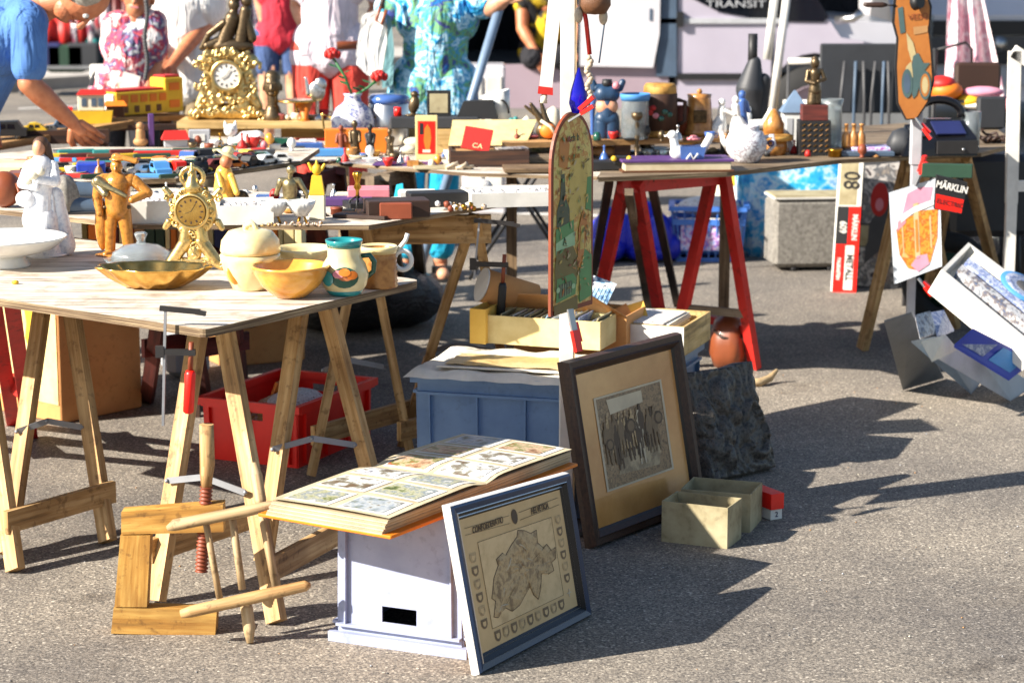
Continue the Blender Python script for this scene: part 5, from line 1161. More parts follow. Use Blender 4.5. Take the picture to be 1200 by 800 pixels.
patch('red_panel', 'redplastic', 0, 0, 1, .66, .001); patch('black_panel', 'black', 0, .37, .5, .66, .002); patch('white_panel', 'whitebox', .45, .02, .82, .36, .002); patch('beige_panel', 'greycard', .04, .67, .8, 1, .001)
ux, uy = (pq(0, 1) - pq(0, 0)), (pq(0, 0) - pq(1, 0))
for tx, u, v_, sz, m_ in (('M\u00c4RKLIN', .78, .50, .034, 'white'), ('609', .28, .50, .045, 'white'), ('METALL', .64, .19, .042, 'black'), ('BAUKASTEN', .2, .18, .022, 'white'), ('08', .5, .86, .10, 'black')):
    lettering(tx, sz, m_, frame3(pq(u, v_, .003), -ux, -uy), T, sx=.82, bold=.001)
T = thing('picture_box', 'large flat box with red and grey car pictures, behind the worn trestle', 'box', W(1030, 338))
Q4 = [WD(1002, 338, Ym + .1), WD(1055, 345, Ym + .1), WD(1058, 185, Ym + .2), WD(1012, 190, Ym + .2)]
qslab(MB('darkgrey'), Q4, .06).build('box_body', T, True); nq = (Q4[1] - Q4[0]).cross(Q4[3] - Q4[0]).normalized()
patch('car_picture', 'carart', .05, .52, .97, .97); patch('beige_band', 'greycard', .03, .34, .97, .5); patch('racing_picture', 'carart', .03, .03, .97, .33)
mb = MB('red'); mb.f([mb.v(pq(.45 + .22 * cos(t), .70 + .13 * sin(t), .003)) for t in [2 * pi * i / 20 for i in range(20)]]); mb.m('pink').f([mb.v(pq(.45 + .10 * cos(t), .66 + .05 * sin(t), .005)) for t in [2 * pi * i / 16 for i in range(16)]]); mb.build('red_car', T, True)
T = thing('sign_card', 'card with a black and a red band reading white letters, hanging under the right table', 'card', WD(1118, 250, 8.1))
Q4 = [WD(1095, 245, 8.1), WD(1127, 251, 8.1), WD(1134, 214, 8.1), WD(1098, 205, 8.1)]; qslab(MB('black'), Q4, .02).build('card_body', T, True); nq = (Q4[1] - Q4[0]).cross(Q4[3] - Q4[0]).normalized()
patch('red_band', 'redplastic', .02, .03, .98, .45); lettering('M\u00c4RKLIN', .034, 'white', frame3(pq(.52, .74, .003), pq(1, .5) - pq(0, .5), pq(.5, 1) - pq(.5, 0)), T, sx=.8, bold=.001); lettering('ELECTRIC', .025, 'black', frame3(pq(.52, .25, .003), pq(1, .5) - pq(0, .5), pq(.5, 1) - pq(.5, 0)), T, sx=.9)
mb = MB('darkgreen'); mb.bbox((0, 0, 0), (.18, .03, .05), .003, rz=-.2); one(mb, 'green_folder', 'dark green folder above the black and red card', 'folder', WD(1110, 200, 8.25))

T = bpy.data.objects['van']
for px in (677, 792, 905): MB('black').box((xl(px), YV - .052 if px < 700 else YV - .004, 1.3), (.012, .006, 1.5)).build('panel_gap', T, True)
MB('silver').tube([WD(980, 24, YV - .1), WD(1000, 22, YV - .18), WD(1010, 14, YV - .18)], .03, 8).build('mirror_arm', T, True)
MB('palegrey').box((xl(840), YV - .01, .98), (.9, .02, .035)).build('body_crease', T, True)
# ------------------------------------------------------------------ white pole with the arched tin sign
YP = 6.27
pb = up(WD(664, 400, YP), 0)
T = thing('post', 'white painted wooden post standing behind the framed picture, carrying the arched sign', 'post', pb)
MB('white').bbox((0, 0, 1.06), (.040, .040, 2.1), .003).build('post_shaft', T); MB('palewood').box((.0215, 0, 1.06), (.003, .038, 2.08)).build('shade_side', T)  # tan strip paints the shaded right side of the white post
MB('darkgrey').bbox((0, 0, .012), (.16, .16, .022), .004).build('foot_plate', T)
# arched sign
SL, SR = WD(643, 371, 6.12), WD(692, 361, 6.33)
ux = (SR - SL); ux.z = 0; sw = ux.length; ux.normalize(); uz = V((0, 0, 1)); nz = ux.cross(uz).normalized()
zb = SL.z; H_ = WD(668, 132, 6.2).z - zb
T = thing('tin_sign', 'tall arched tin sign with a green tram and old car on yellow', 'sign', SL + ux * sw / 2)
sp_ = lambda x, y, h=0: SL + ux * (x * sw) + uz * (y * H_) + nz * h
def arch(e=0, n=18, y0=0):
    r_y = .26; o = [(e, y0 + e * .5), (1 - e, y0 + e * .5), (1 - e, 1 - r_y)]
    o += [(.5 + (.5 - e) * cos(t), 1 - r_y + (r_y - e * .4) * sin(t)) for t in [pi * k / n for k in range(1, n)]]; o.append((e, 1 - r_y)); return o
def extr(mb, out, h0, h1):
    a = [mb.v(sp_(x, y, h0)) for x, y in out]; b_ = [mb.v(sp_(x, y, h1)) for x, y in out]; mb.f(a); mb.f(b_[::-1])
    for k in range(len(out)): mb.f([a[k], b_[k], b_[(k + 1) % len(out)], a[(k + 1) % len(out)]])
    return mb
extr(MB('rust'), arch(), -.002, .006).build('sign_edge', T, True)
mb = MB('signart'); mb.f([mb.v(sp_(x, y, .0068)) for x, y in arch(.05)]); mb.build('painted_face', T, True)
def art(name, mt, pts, h): mb = MB(mt); mb.f([mb.v(sp_(x, y, h)) for x, y in pts]); return mb.build(name, T, True)
art('yellow_sky', 'signyellow', [(.45, .45), (.75, .5), (.9, .62), (.8, .75), (.6, .8), (.42, .7), (.4, .55)], .0074)
art('green_tower', 'signdark', [(.12, .44), (.42, .42), (.42, .52), (.33, .58), (.3, .70), (.22, .70), (.2, .58), (.12, .52)], .0080)
art('tram_roof', 'signgreen', [(.10, .36), (.52, .40), (.52, .46), (.10, .43)], .0084)
art('tram_body', 'signlight', [(.10, .30), (.55, .33), (.55, .40), (.10, .37)], .0082)
art('car_body', 'olive', [(.08, .12), (.60, .13), (.62, .26), (.5, .33), (.12, .32), (.08, .24)], .0088)
art('car_front', 'signgreen', [(.10, .06), (.56, .08), (.58, .16), (.50, .19), (.12, .18)], .0094)
art('grille', 'signdark', [(.16, .08), (.46, .095), (.46, .155), (.16, .15)], .0100)
mb = MB('signlight')
for x in (.14, .50): mb.f([mb.v(sp_(x + .045 * cos(t), .125 + .014 * sin(t), .0106)) for t in [2 * pi * i / 14 for i in range(14)]])
for k in range(5): mb.f([mb.v(sp_(*q_, .0104)) for q_ in ((.20 + k * .055, .085), (.21 + k * .055, .085), (.21 + k * .055, .15), (.20 + k * .055, .15))])
mb.build('headlamps', T, True)
art('dark_ground', 'olive', [(.06, .0), (.62, .0), (.62, .07), (.06, .05)], .0086)
art('green_dress', 'signgreen', [(.66, .03), (.95, .05), (.95, .26), (.78, .30), (.66, .24)], .0090)
art('orange_figure', 'signamber', [(.60, .22), (.70, .2), (.80, .34), (.84, .46), (.74, .50), (.64, .42)], .0092)
art('pale_figure', 'signyellow', [(.66, .30), (.76, .30), (.76, .42), (.68, .42)], .0098)
art('amber_patch', 'signamber', [(.16, .74), (.36, .72), (.42, .84), (.30, .90), (.18, .86)], .0078)
art('left_green', 'signgreen', [(.80, .50), (.94, .48), (.94, .66), (.84, .66)], .0078)
random.seed(17); mb = MB('olive')
for k in range(150):
    x, y = random.uniform(.12, .9), random.uniform(.1, .9)
    if y > .74 and abs(x - .5) > .36: continue
    mb.m(random.choice(['olive', 'signamber', 'signyellow', 'signgreen', 'rust', 'signbeige', 'olive', 'signyellow'])); a_ = random.uniform(0, 3); l_, w_ = random.uniform(.02, .07), random.uniform(.004, .012)
    dx, dy = cos(a_) * l_, sin(a_) * l_ * .35; h_ = .0108 + k * .000004; mb.f([mb.v(sp_(x - dx, y - dy, h_)), mb.v(sp_(x + w_ * 2, y - w_ * .5, h_)), mb.v(sp_(x + dx, y + dy, h_)), mb.v(sp_(x - w_ * 2, y + w_ * .5, h_))])
o = mb.build('painted_strokes', T, True)
Ms = frame3(sp_(.52, .80, .0085), ux, uz)
for tx, y, sz in (('sch b', .87, .03), ('edition', .78, .026)): lettering(tx, sz, 'signdark' if y > .8 else 'signamber', frame3(sp_(.52, y, .0085), ux, uz + ux * .25), T, sx=.9)
lettering('A', .03, 'signdark', frame3(sp_(.3, .36, .0095), ux, uz), T)
# peg clips
def clip(label, px, py, Y, dx, dy, k=1.0):
    T = thing('spring_clip', label, 'clip', WD(px, py, Y)); a, b_ = WD(px, py, Y), WD(px + dx, py + dy, Y - .02)
    MB('steel').beam(a, a.lerp(b_, .55), .022 * k, .005).build('steel_arm', T, True); MB('redplastic').beam(a.lerp(b_, .5), b_, .026 * k, .010).build('red_grip', T, True)
    MB('redplastic').beam(a.lerp(b_, .45) + V((0, .02, .012)), b_ + V((0, .02, .022)), .026 * k, .010).build('red_grip', T, True); return T
clip('red-handled spring clip holding the top of the arched sign', 667, 142, 6.10, 29, -18)
clip('red-handled spring clip hanging under the arched sign', 668, 362, 6.08, 10, 50)
# hanging straps, basket, blue glass
T = thing('hanging_strap', 'broad white strap with an orange-red band, hanging left of the white post', 'strap', WD(645, 122, 6.18))
mb = MB('white'); P = lambda x, y, d_=0: WD(x, y, 6.18 + d_)
mb.hexa([P(632, 102), P(647, 103), P(647, 103, .01), P(632, 102, .01), P(645, -26), P(662, -26), P(662, -26, .01), P(645, -26, .01)]); mb.build('strap', T, True)
MB('red').hexa([P(630, 110, -.01), P(648, 112, -.01), P(648, 112, .02), P(630, 110, .02), P(631, 101, -.01), P(648, 103, -.01), P(648, 103, .02), P(631, 101, .02)]).build('red_band', T, True)
MB('ivory').tube([P(638, 111), P(637, 121)], [.008, .010], 10).build('tassel', T, True)
Yh = 6.22
T = thing('hanging_basket', 'small wicker basket hanging by cords right of the white post', 'basket', WD(697, 8, Yh))
MB('basket').lathe([(0, -.035), (.03, -.032), (.043, -.01), (.042, .02), (.035, .021), (.033, -.005)], c=WD(697, 2, Yh), n=24).build('basket_bowl', T, True)
MB('rope').tube([WD(680, -6, Yh), WD(697, -60, Yh)], .003, 6).tube([WD(714, -6, Yh), WD(697, -60, Yh)], .003, 6).build('cord', T, True)
T = thing('hanging_tassels', 'red and beige braided cord with shells hanging below the wicker basket', 'tassel', WD(690, 120, Yh))
MB('red').tube([WD(683, 4, Yh), WD(687, 26, Yh), WD(691, 64, Yh)], .006, 8).build('red_braid', T, True)
mb = MB('rope'); random.seed(3)
for k in range(14): mb.ball(WD(690 + 2.5 * sin(k * 1.3), 68 + k * 4, Yh - .01), .0085, 8)
mb.tube([WD(690, 64, Yh), WD(690, 124, Yh)], .004, 6); mb.build('beads', T, True)
for px, py in ((707, 20), (678, 18)): MB('rope').ball(WD(px, py, Yh), (.012, .012, .022), 12).build('shell', T, True)
MB('slate').tube([WD(710, 2, Yh), WD(708, 30, Yh), WD(702, 74, Yh)], .0022, 6).build('thin_cord', T, True)
MB('slate').tube([WD(684, 0, Yh), WD(681, -60, Yh)], .0022, 6).build('thin_cord', T, True)
mb = MB('cobalt'); mb.lathe([(0, -.06), (.018, -.055), (.026, -.03), (.022, 0), (.012, .035), (.003, .065)], n=20, sy=.5); one(mb, 'glass_drop', 'cobalt blue glass drop hanging beside the white post', 'ornament', WD(678, 108, 6.21))
# ------------------------------------------------------------------ right post with motorcycle board and beer plate
YQ = 8.5; pb = up(WD(1069, 300, YQ), 0)
T = thing('post', 'grey-white metal post at the right, carrying the motorcycle board and the beer plate', 'post', pb)
MB('palegrey').bbox((0, 0, .45), (.030, .03, .9), .003).build('lower_tube', T); MB('palegrey').bbox((0, 0, 1.25), (.040, .038, .92), .003).build('upper_tube', T)
Yq = YQ - .05
out = [(1050, -14), (1084, -16), (1091, 8), (1089, 36), (1092, 62), (1094, 95), (1088, 120), (1074, 140), (1062, 141), (1052, 122), (1050, 80), (1052, 45), (1047, 26)]
T = thing('wooden_sign', 'long shaped brown board with a grey-green motorcycle rider, hanging at the top right', 'sign', WD(1070, 140, Yq))
def bd(mb, out, y0, y1):
    a = [mb.v(WD(x, y, y0)) for x, y in out]; b_ = [mb.v(WD(x, y, y0) + V((0, y1 - y0, 0))) for x, y in out]; mb.f(a); mb.f(b_[::-1])
    for k in range(len(out)): mb.f([a[k], b_[k], b_[(k + 1) % len(out)], a[(k + 1) % len(out)]])
    return mb
bd(MB('black'), [(x + (x - 1070) * .06, y) for x, y in out], Yq + .002, Yq + .016).build('dark_edge', T, True); bd(MB('signbrown'), [(1070 + (x - 1070) * .93, 62 + (y - 62) * .98) for x, y in out], Yq, Yq + .014).build('board', T, True)
def am(name, mt, pts, h): mb = MB(mt); mb.f([mb.v(WD(x, y, Yq - h)) for x, y in pts]); return mb.build(name, T, True)
am('rider_scarf', 'signbeige', [(1062, 38), (1070, 50), (1074, 66), (1068, 72), (1064, 58)], .002)
am('rider_body', 'signteal', [(1070, 66), (1076, 62), (1082, 74), (1090, 74), (1084, 82), (1080, 92), (1074, 112), (1070, 116), (1066, 96)], .0022)
am('rider_arm', 'signbeige', [(1062, 78), (1068, 72), (1070, 90), (1066, 96), (1060, 86)], .0026)
for cx, cy, rx, ry, m_, h in ((1063, 98, 6.5, 17, 'signteal', .003), (1063, 98, 4, 12, 'slate', .0035), (1084, 100, 7, 17, 'signteal', .003), (1084, 100, 5.4, 13.5, 'signbrown', .0035), (1084, 100, 3.6, 10, 'signbeige', .004)):
    am('wheel_print', m_, [(cx + rx * cos(t), cy + ry * sin(t)) for t in [2 * pi * i / 22 for i in range(22)]], h)
am('name_plate', 'tan', [(1070, 32), (1087, 30), (1087, 38), (1071, 41)], .002); am('side_scroll', 'signteal', [(1052, 10), (1058, 8), (1061, 38), (1055, 40)], .002)
lettering('VEDO', .030, 'rust', frame3(WD(1076, 20, Yq - .003), V((1, 0, .1)), V((0, 0, 1))), T, sx=.9)
MB('black').tube([WD(1072, 3, Yq - .01), WD(1079, 2, Yq - .03)], [.03, .024], 14).build('black_knob', T, True)
T = thing('crank_handle', 'dark crank handle sticking out left of the motorcycle board', 'handle', WD(1030, 6, Yq)); MB('iron').tube([WD(1050, 7, Yq), WD(1038, 6, Yq)], .0035, 8).build('rod', T, True); MB('darkbrown').tube([WD(1039, 6, Yq), WD(1034, 6, Yq), WD(1016, 6, Yq), WD(1012, 5, Yq)], [.006, .010, .009, .006], 10).build('grip', T, True)
clip('red and grey spring clip under the motorcycle board', 1073, 138, Yq - .03, 18, 25)
clip('red-handled spring clip above the beer plate', 1073, 218, Yq - .03, 12, -28)
clip('red-handled spring clip below the beer plate', 1076, 326, Yq - .04, 16, 20)
# beer plate
T = thing('beer_plate', 'square pale glass plate with a printed amber beer mug, clipped to the grey-white post', 'plate', WD(1074, 330, Yq - .03))
Yb = Yq - .04; Qb = [WD(1048, 333, Yb + .03), WD(1104, 312, Yb), WD(1101, 208, Yb), WD(1042, 226, Yb + .03)]
mb = MB('palegrey'); qslab(mb, Qb, .008); plain('platewhite', (206, 214, 222), rough=.2, coat=.5, scale=4); mb.mats = ['platewhite']; mb.build('plate', T, True)
nb = (Qb[1] - Qb[0]).cross(Qb[3] - Qb[0]).normalized(); pp = lambda u, v_, h=.001: quadpt(Qb, u, v_) + nb * h
def pm(name, mt, pts, h): mb = MB(mt); mb.f([mb.v(pp(u, v_, h)) for u, v_ in pts]); return mb.build(name, T, True)
pm('foam_tint', 'pinkcloth', [(.22, .70), (.80, .78), (.86, .92), (.60, .96), (.36, .93)], .001)
pm('mug', 'beer', [(.10, .58), (.14, .30), (.30, .12), (.52, .05), (.76, .10), (.92, .34), (.95, .66), (.6, .70), (.3, .66)], .002)
pm('mug_handle', 'signbeige', [(.46, .18), (.56, .18), (.56, .80), (.46, .80)], .003); pm('handle_core', 'amberink', [(.485, .26), (.535, .26), (.535, .62), (.485, .62)], .004)
for u_, w_ in ((.22, .02), (.78, .028)): pm('glass_highlight', 'signbeige', [(u_, .26), (u_ + w_, .24), (u_ + w_ * .8, .62), (u_ - .01, .60)], .0028)
pm('foam', 'white', [(.20, .64), (.45, .70), (.88, .72), (.86, .78), (.5, .77), (.22, .72)], .0032)
pm('mug_foot', 'pinkcloth', [(.36, .14), (.5, .04), (.74, .08), (.70, .20), (.5, .22)], .003); pm('label', 'pink', [(.12, .56), (.30, .62), (.30, .70), (.14, .66)], .003)
# ------------------------------------------------------------------ tilted white box of magazines, ringbinder cards on the ground
T = thing('polystyrene_box', 'white polystyrene box tilted against a black bag, at the right edge', 'box', W(1185, 410))
P0, P1, P2_, P3 = WD(1103, 316, 8.0), WD(1215, 408, 7.75), WD(1250, 370, 8.0), WD(1135, 284, 8.3)
nn = (P1 - P0).cross(P3 - P0).normalized(); nn = nn if nn.z > 0 else -nn
dn = -nn * .10; t = .012
mb = MB('white'); mb.hexa([P0 + dn, P1 + dn, P2_ + dn, P3 + dn, P0 + dn * .8, P1 + dn * .8, P2_ + dn * .8, P3 + dn * .8])
inw = lambda k, e: [P0, P1, P2_, P3][k].lerp((P0 + P1 + P2_ + P3) / 4, e)
cor = [P0, P1, P2_, P3]
for k in range(4):
    a, b_ = cor[k], cor[(k + 1) % 4]; ai, bi = inw(k, .07), inw((k + 1) % 4, .07)
    mb.hexa([a + dn * .8, b_ + dn * .8, bi + dn * .8, ai + dn * .8, a, b_, bi, ai])
mb.build('box_shell', T, True)
for k in range(3):
    u = .25 + .25 * k; a, b_ = P0.lerp(P3, u), P1.lerp(P2_, u); w_ = (P3 - P0) * .10
    mb = MB(['magazine2', 'magazine', 'paper'][k]); a2, b2 = a.lerp(b_, .10), a.lerp(b_, .9)
    mb.hexa([a2 + dn * .6, b2 + dn * .6, b2 + dn * .6 + w_, a2 + dn * .6 + w_, a2 + nn * .004, b2 + nn * .004, b2 + nn * .014 + w_, a2 + nn * .014 + w_])
    one(mb, 'magazine', ['grey magazine in the lower side of the tilted white box', 'blue magazine in the middle of the tilted white box', 'pale magazine in the upper side of the tilted white box'][k], 'magazine', a2, world=True)
mb = MB('skyblue'); dc = P0.lerp(P3, .78).lerp(P1.lerp(P2_, .78), .62) + nn * .02; Rd = frame3((0, 0, 0), P1 - P0, P3 - P0).to_3x3()
mb.lathe([(0, 0), (.10, 0), (.10, .006), (.085, .007), (.084, .009), (0, .009)], n=40, axis=Rd); mb.m('magazine').lathe([(.06, .0095), (.083, .0095), (.083, .010), (.06, .010)], n=40, axis=Rd); mb.m('darkgrey').lathe([(0, .0095), (.04, .0095), (.04, .0105), (0, .0105)], n=30, axis=Rd)
one(mb, 'round_disc', 'pale blue round record disc lying over the tilted white box', 'record', dc)
crumple('shiny black bin bag bulging behind the tilted white box', 'bin_bag', 'bag', 1150, 330, (.62, .5, .75), 'binbag', 16, 13, disp=.07)
for k, (q4, lab) in enumerate((([(1058, 457, 0.0), (1106, 443, 0.0), (1068, 367, .36), (1036, 377, .34)], 'grey card panel, leftmost of the three fanned on the asphalt'), ([(1138, 462, 0), (1151, 446, 0), (1096, 396, .27), (1068, 401, .28)], 'grey card panel, middle of the three fanned on the asphalt'), ([(1184, 470, 0), (1212, 452, 0), (1130, 400, .24), (1100, 421, .20)], 'pale card panel, rightmost of the three fanned on the asphalt'))):
    P = [W(x, y, z + .004) for x, y, z in q4]; mb = MB(['grey', 'bluegrey', 'palegrey'][k]); mb.hexa(P + [p + V((0, 0, .005)) for p in P]); one(mb, 'card_panel', lab, 'panel', P[0], world=True)
random.seed(8)
for i, (q4, m_, lab) in enumerate((([(1078, 398, .30), (1098, 391, .30), (1090, 366, .37), (1072, 371, .37)], 'magazine2', 'thin booklet with a grey cover, at the left of the fanned card panels'), ([(1098, 396, .29), (1118, 388, .29), (1106, 365, .36), (1090, 368, .36)], 'magazine', 'blue-grey booklet standing second from left on the fanned card panels'), ([(1092, 424, .22), (1122, 410, .22), (1108, 394, .29), (1080, 402, .29)], 'paper', 'white sheet in a sleeve on the middle fanned card panel'))):
    P = [W(*q_) for q_ in q4]; mb = MB(m_); mb.hexa(P + [p + V((0, 0, .006)) for p in P]); one(mb, 'booklet', lab, 'booklet', P[0], world=True)
T = thing('print_folder', 'dark blue folder with two pale prints lying on the rightmost card panel', 'folder', W(1160, 440, .05))
P = [W(1118, 407, .26), W(1182, 446, .12), W(1210, 424, .17), W(1140, 388, .31)]
MB('blue').hexa(P + [p + V((0, 0, .010)) for p in P]).build('cover', T, True)
for u0, u1, m_ in ((.06, .46, 'magazine'), (.56, .95, 'skyblue')):
    q_ = [P[0].lerp(P[1], u).lerp(P[3].lerp(P[2], u), v_) + V((0, 0, .013)) for u, v_ in ((u0, .15), (u1, .15), (u1, .85), (u0, .85))]; mb = MB(m_); mb.f([mb.v(p) for p in q_]); mb.build('print', T, True)
mb = MB('palegrey'); mb.tube([WD(1104, 420, 7.9), WD(1065, 438, 7.9)], .01, 6); 
mb = MB('red'); mb.bbox((0, 0, .16), (.16, .16, .32), .03); one(mb, 'red_canister', 'red canister standing behind the right end of the long table', 'canister', W(1172, 232) + V((0, 0, 0)))
mb = MB('greywood'); mb.bbox((0, 0, 0), (.05, .1, .01), .002)
T = thing('dark_suitcase', 'dark grey case lying under the far right end, behind the black bin bag', 'case', W(1160, 225)); MB('charcoal').bbox((0, 0, .3), (.3, .2, .2), .02).build('case_body', T); MB('iron').bbox((0, -.102, .3), (.29, .006, .012), .001).build('seam', T)
for px in (1130, 1165): pass
T = thing('tyre', 'dark tyre lying in shade behind the card panels', 'tyre', W(1110, 372)); mb = MB('rubber'); mb.tube([(.16 * cos(t), .05 * sin(t), .16 + .16 * sin(t)) for t in [2 * pi * i / 30 for i in range(30)]], .045, 12, closed=True); mb.build('tyre_ring', T); MB('darkgreen').lathe([(0, -.01), (.12, -.01), (.12, .01), (0, .01)], c=(0, 0, .16), axis=Matrix.Rotation(pi / 2, 3, 'X')).build('hub', T)
# ------------------------------------------------------------------ goods on the tables
def B(px, py, z): p = W(px, py, z); return p, sc(p)
def lath(name, label, cat, px, py, z, prof, mat, n=30, group=None, **k):
    p, s_ = B(px, py, z); mb = MB(mat); mb.lathe([(r * s_, h * s_) for r, h in prof], n=n, **k); return one(mb, name, label, cat, p, group)
def lpart(T, s_, name, prof, mat, c=(0, 0, 0), n=30, **k):
    return MB(mat).lathe([(r * s_, h * s_) for r, h in prof], c=V(c) * s_, n=n, **k).build(name, T)
Z = Z1
# white footed dish
p, s_ = B(8, 312, Z); T = thing('footed_dish', 'white footed dish with fine sprigs, at the left edge of the foreground table', 'dish', p)
lpart(T, s_, 'dish_bowl', [(0, 11), (30, 13), (50, 19), (62, 29), (64, 32), (61, 31), (46, 22), (20, 16), (0, 15)], 'whiteglaze', n=44); lpart(T, s_, 'foot', [(24, 0), (25, 2), (20, 8), (22, 13), (0, 13)], 'whiteglaze')
mb = MB('olive')
for k in range(7): a = V((26 + k * 2.4, -4 - k, 19.5 + k * .6)) * s_; mb.tube([a, a + V((3, 2 * (-1) ** k, 1.2)) * s_], .35 * s_, 5)
mb.build('sprig', T)
# statues
def statue(name, label, cat, px, py, z, h, shapes, mat, vox=None, disp=0, rz=0, children=(), at=None):
    """shapes in a unit-height figure"""
    p, s_ = at or B(px, py, z); H = h * s_; T = thing(name, label, cat, p, rz); S = []
    def cv(sh):
        if sh[0] == 'c': return ('c', V(sh[1]) * H, sh[2] * H, V(sh[3]) * H, sh[4] * H)
        return ('e', V(sh[1]) * H, tuple(q_ * H for q_ in sh[2])) + tuple(sh[3:])
    organic([cv(x) for x in shapes], vox * H if vox else H / 80, mat, 'figure', T, smooth=2, disp=disp * H, dscale=.05 * H)
    for nm, mt, ss in children: organic([cv(x) for x in ss], H / 80, mt, nm, T, smooth=1, disp=.01 * H, dscale=.03 * H)
    return T
statue('figurine', 'white porcelain lady figurine with brown hair holding flowers, behind the footed dish', 'figurine', 52, 300, Z, 127,
    [('c', (0, 0, .03), .15, (0, 0, .30), .13), ('c', (-.04, 0, .3), .13, (0, 0, .56), .085), ('c', (0, 0, .56), .085, (0, 0, .74), .095), ('c', (-.09, 0, .75), .04, (.09, 0, .75), .04), ('c', (0, 0, .78), .035, (0, 0, .84), .03),
     ('c', (-.10, 0, .74), .042, (-.15, -.05, .60), .04), ('c', (-.15, -.05, .6), .04, (-.02, -.13, .58), .03), ('c', (.10, 0, .74), .042, (.13, -.06, .62), .04), ('c', (.13, -.06, .62), .04, (.0, -.13, .64), .03), ('e', (-.12, -.08, .48), (.08, .06, .07)), ('c', (.1, .05, .5), .06, (.16, .05, .08), .09), ('e', (0, 0, .015), (.19, .15, .03))] + [('c', (.14 * cos(t), .11 * sin(t), .02), .022, (.09 * cos(t + .3), .075 * sin(t + .3), .5), .012) for t in [i * .63 for i in range(10)]],
    'porcelain', disp=.02, children=[('head', 'skin', [('e', (-.01, -.01, .885), (.052, .055, .07))]), ('hair', 'brownhair', [('e', (.0, .02, .92), (.065, .06, .06)), ('c', (.04, .03, .9), .04, (.07, .03, .78), .035)]), ('flowers', 'ivory', [('e', (-.04, -.14, .68), (.05, .04, .04)), ('e', (.02, -.14, .71), (.04, .03, .035)), ('e', (-.09, -.12, .63), (.04, .03, .03))])])
statue('figurine', 'golden brown glazed man figurine with a hat and shoulder sash, hand on hip', 'figurine', 140, 299, Z, 106,
    [('c', (-.09, 0, .03), .05, (-.08, 0, .25), .055), ('c', (-.08, 0, .25), .055, (-.05, 0, .47), .075), ('c', (.10, -.02, .03), .05, (.08, -.02, .25), .06), ('c', (.08, -.02, .25), .06, (.05, 0, .47), .08), ('c', (-.09, -.05, .02), .04, (-.12, -.09, .015), .035), ('c', (.10, -.06, .02), .04, (.13, -.1, .015), .035),
     ('c', (0, 0, .46), .12, (0, 0, .70), .13), ('c', (-.13, 0, .74), .065, (.13, 0, .74), .065), ('c', (0, 0, .76), .05, (0, -.01, .84), .045), ('e', (0, -.01, .875), (.06, .065, .07)), ('c', (0, -.07, .87), .015, (0, -.075, .85), .018), ('c', (-.17, 0, .73), .06, (-.20, 0, .56), .05), ('c', (-.20, 0, .56), .048, (-.17, -.05, .42), .035), ('c', (.17, 0, .73), .06, (.30, -.03, .62), .05), ('c', (.30, -.03, .62), .045, (.16, -.12, .56), .035), ('e', (-.17, .05, .3), (.07, .07, .26)), ('e', (0, 0, .008), (.24, .17, .02))],
    'amberglaze', disp=.012, children=[('hat', 'amberglaze', [('e', (.02, 0, .945), (.09, .085, .022)), ('e', (0, 0, .965), (.05, .05, .04)), ('c', (0, -.04, .98), .022, (.2, -.06, .93), .028)]), ('sash', 'palebronze', [('c', (-.17, -.08, .74), .05, (.10, -.13, .60), .02), ('c', (-.2, -.03, .72), .05, (-.10, -.11, .62), .04)]), ('belt', 'darkbronze', [('c', (-.12, -.05, .48), .018, (.12, -.05, .48), .018)])])
# glass butter dish
p, s_ = B(166, 313, Z); T = thing('glass_dish', 'clear cut-glass butter dish with a knobbed lid, behind the scalloped brass bowl', 'dish', p)
lpart(T, s_, 'glass_base', [(0, 0), (26, 0), (38, 7), (39, 9), (34, 9), (0, 4)], 'glass', flute=.03, nf=20); lpart(T, s_, 'lid', [(31, 8), (29, 16), (18, 23), (5, 25), (4, 28), (7, 35), (5, 37), (0, 37)], 'glass', flute=.03, nf=16)
# scalloped brass bowl
p, s_ = B(181, 337, Z); mb = MB('brass'); mb.lathe([(r * s_, h * s_) for r, h in [(0, 0), (24, 0), (30, 2), (46, 11), (57, 20), (59.5, 22), (60, 23), (58, 23), (54, 21), (44, 12), (28, 4), (0, 3)]], n=90, flute=.045, nf=11, sy=.62); one(mb, 'brass_bowl', 'shallow scalloped brass bowl in the middle of the foreground table', 'bowl', p)
# gilt clock
p, s_ = B(228, 316, Z); T = thing('mantel_clock', 'ornate gilt clock with scroll feet, standing behind the scalloped brass bowl', 'clock', p, -.1)
k_ = s_; S = [('c', (-9, 0, 30), 7, (-7, 0, 46), 6), ('c', (9, 0, 30), 7, (7, 0, 46), 6), ('c', (-8, 0, 30), 7, (-24, 0, 8), 6), ('c', (8, 0, 30), 7, (24, 0, 8), 6), ('c', (-24, 0, 8), 6, (-31, 0, 3), 4), ('c', (24, 0, 8), 6, (31, 0, 3), 4), ('c', (-20, 0, 9), 4, (20, 0, 9), 4), ('e', (0, 0, 62), (25, 6, 27)), ('e', (0, 0, 18), (8, 5, 10)), ('c', (-24, 0, 78), 4, (-29, 0, 84), 3), ('c', (24, 0, 78), 4, (29, 0, 84), 3), ('c', (-26, 0, 50), 4, (-30, 0, 44), 3), ('c', (26, 0, 50), 4, (30, 0, 44), 3), ('c', (0, 0, 86), 9, (0, 0, 96), 5), ('c', (0, 0, 96), 5, (0, 0, 110), 2)]
S += [('c', (0 + 12 * cos(t), 0, 97 + 10 * sin(t)), 2.4, (0 + 12 * cos(t + .5), 0, 97 + 10 * sin(t + .5)), 2.4) for t in [i * .5 for i in range(13)]]
S = [('c', V(a[1]) * k_, a[2] * k_, V(a[3]) * k_, a[4] * k_) if a[0] == 'c' else ('e', V(a[1]) * k_, tuple(q_ * k_ for q_ in a[2])) for a in S]
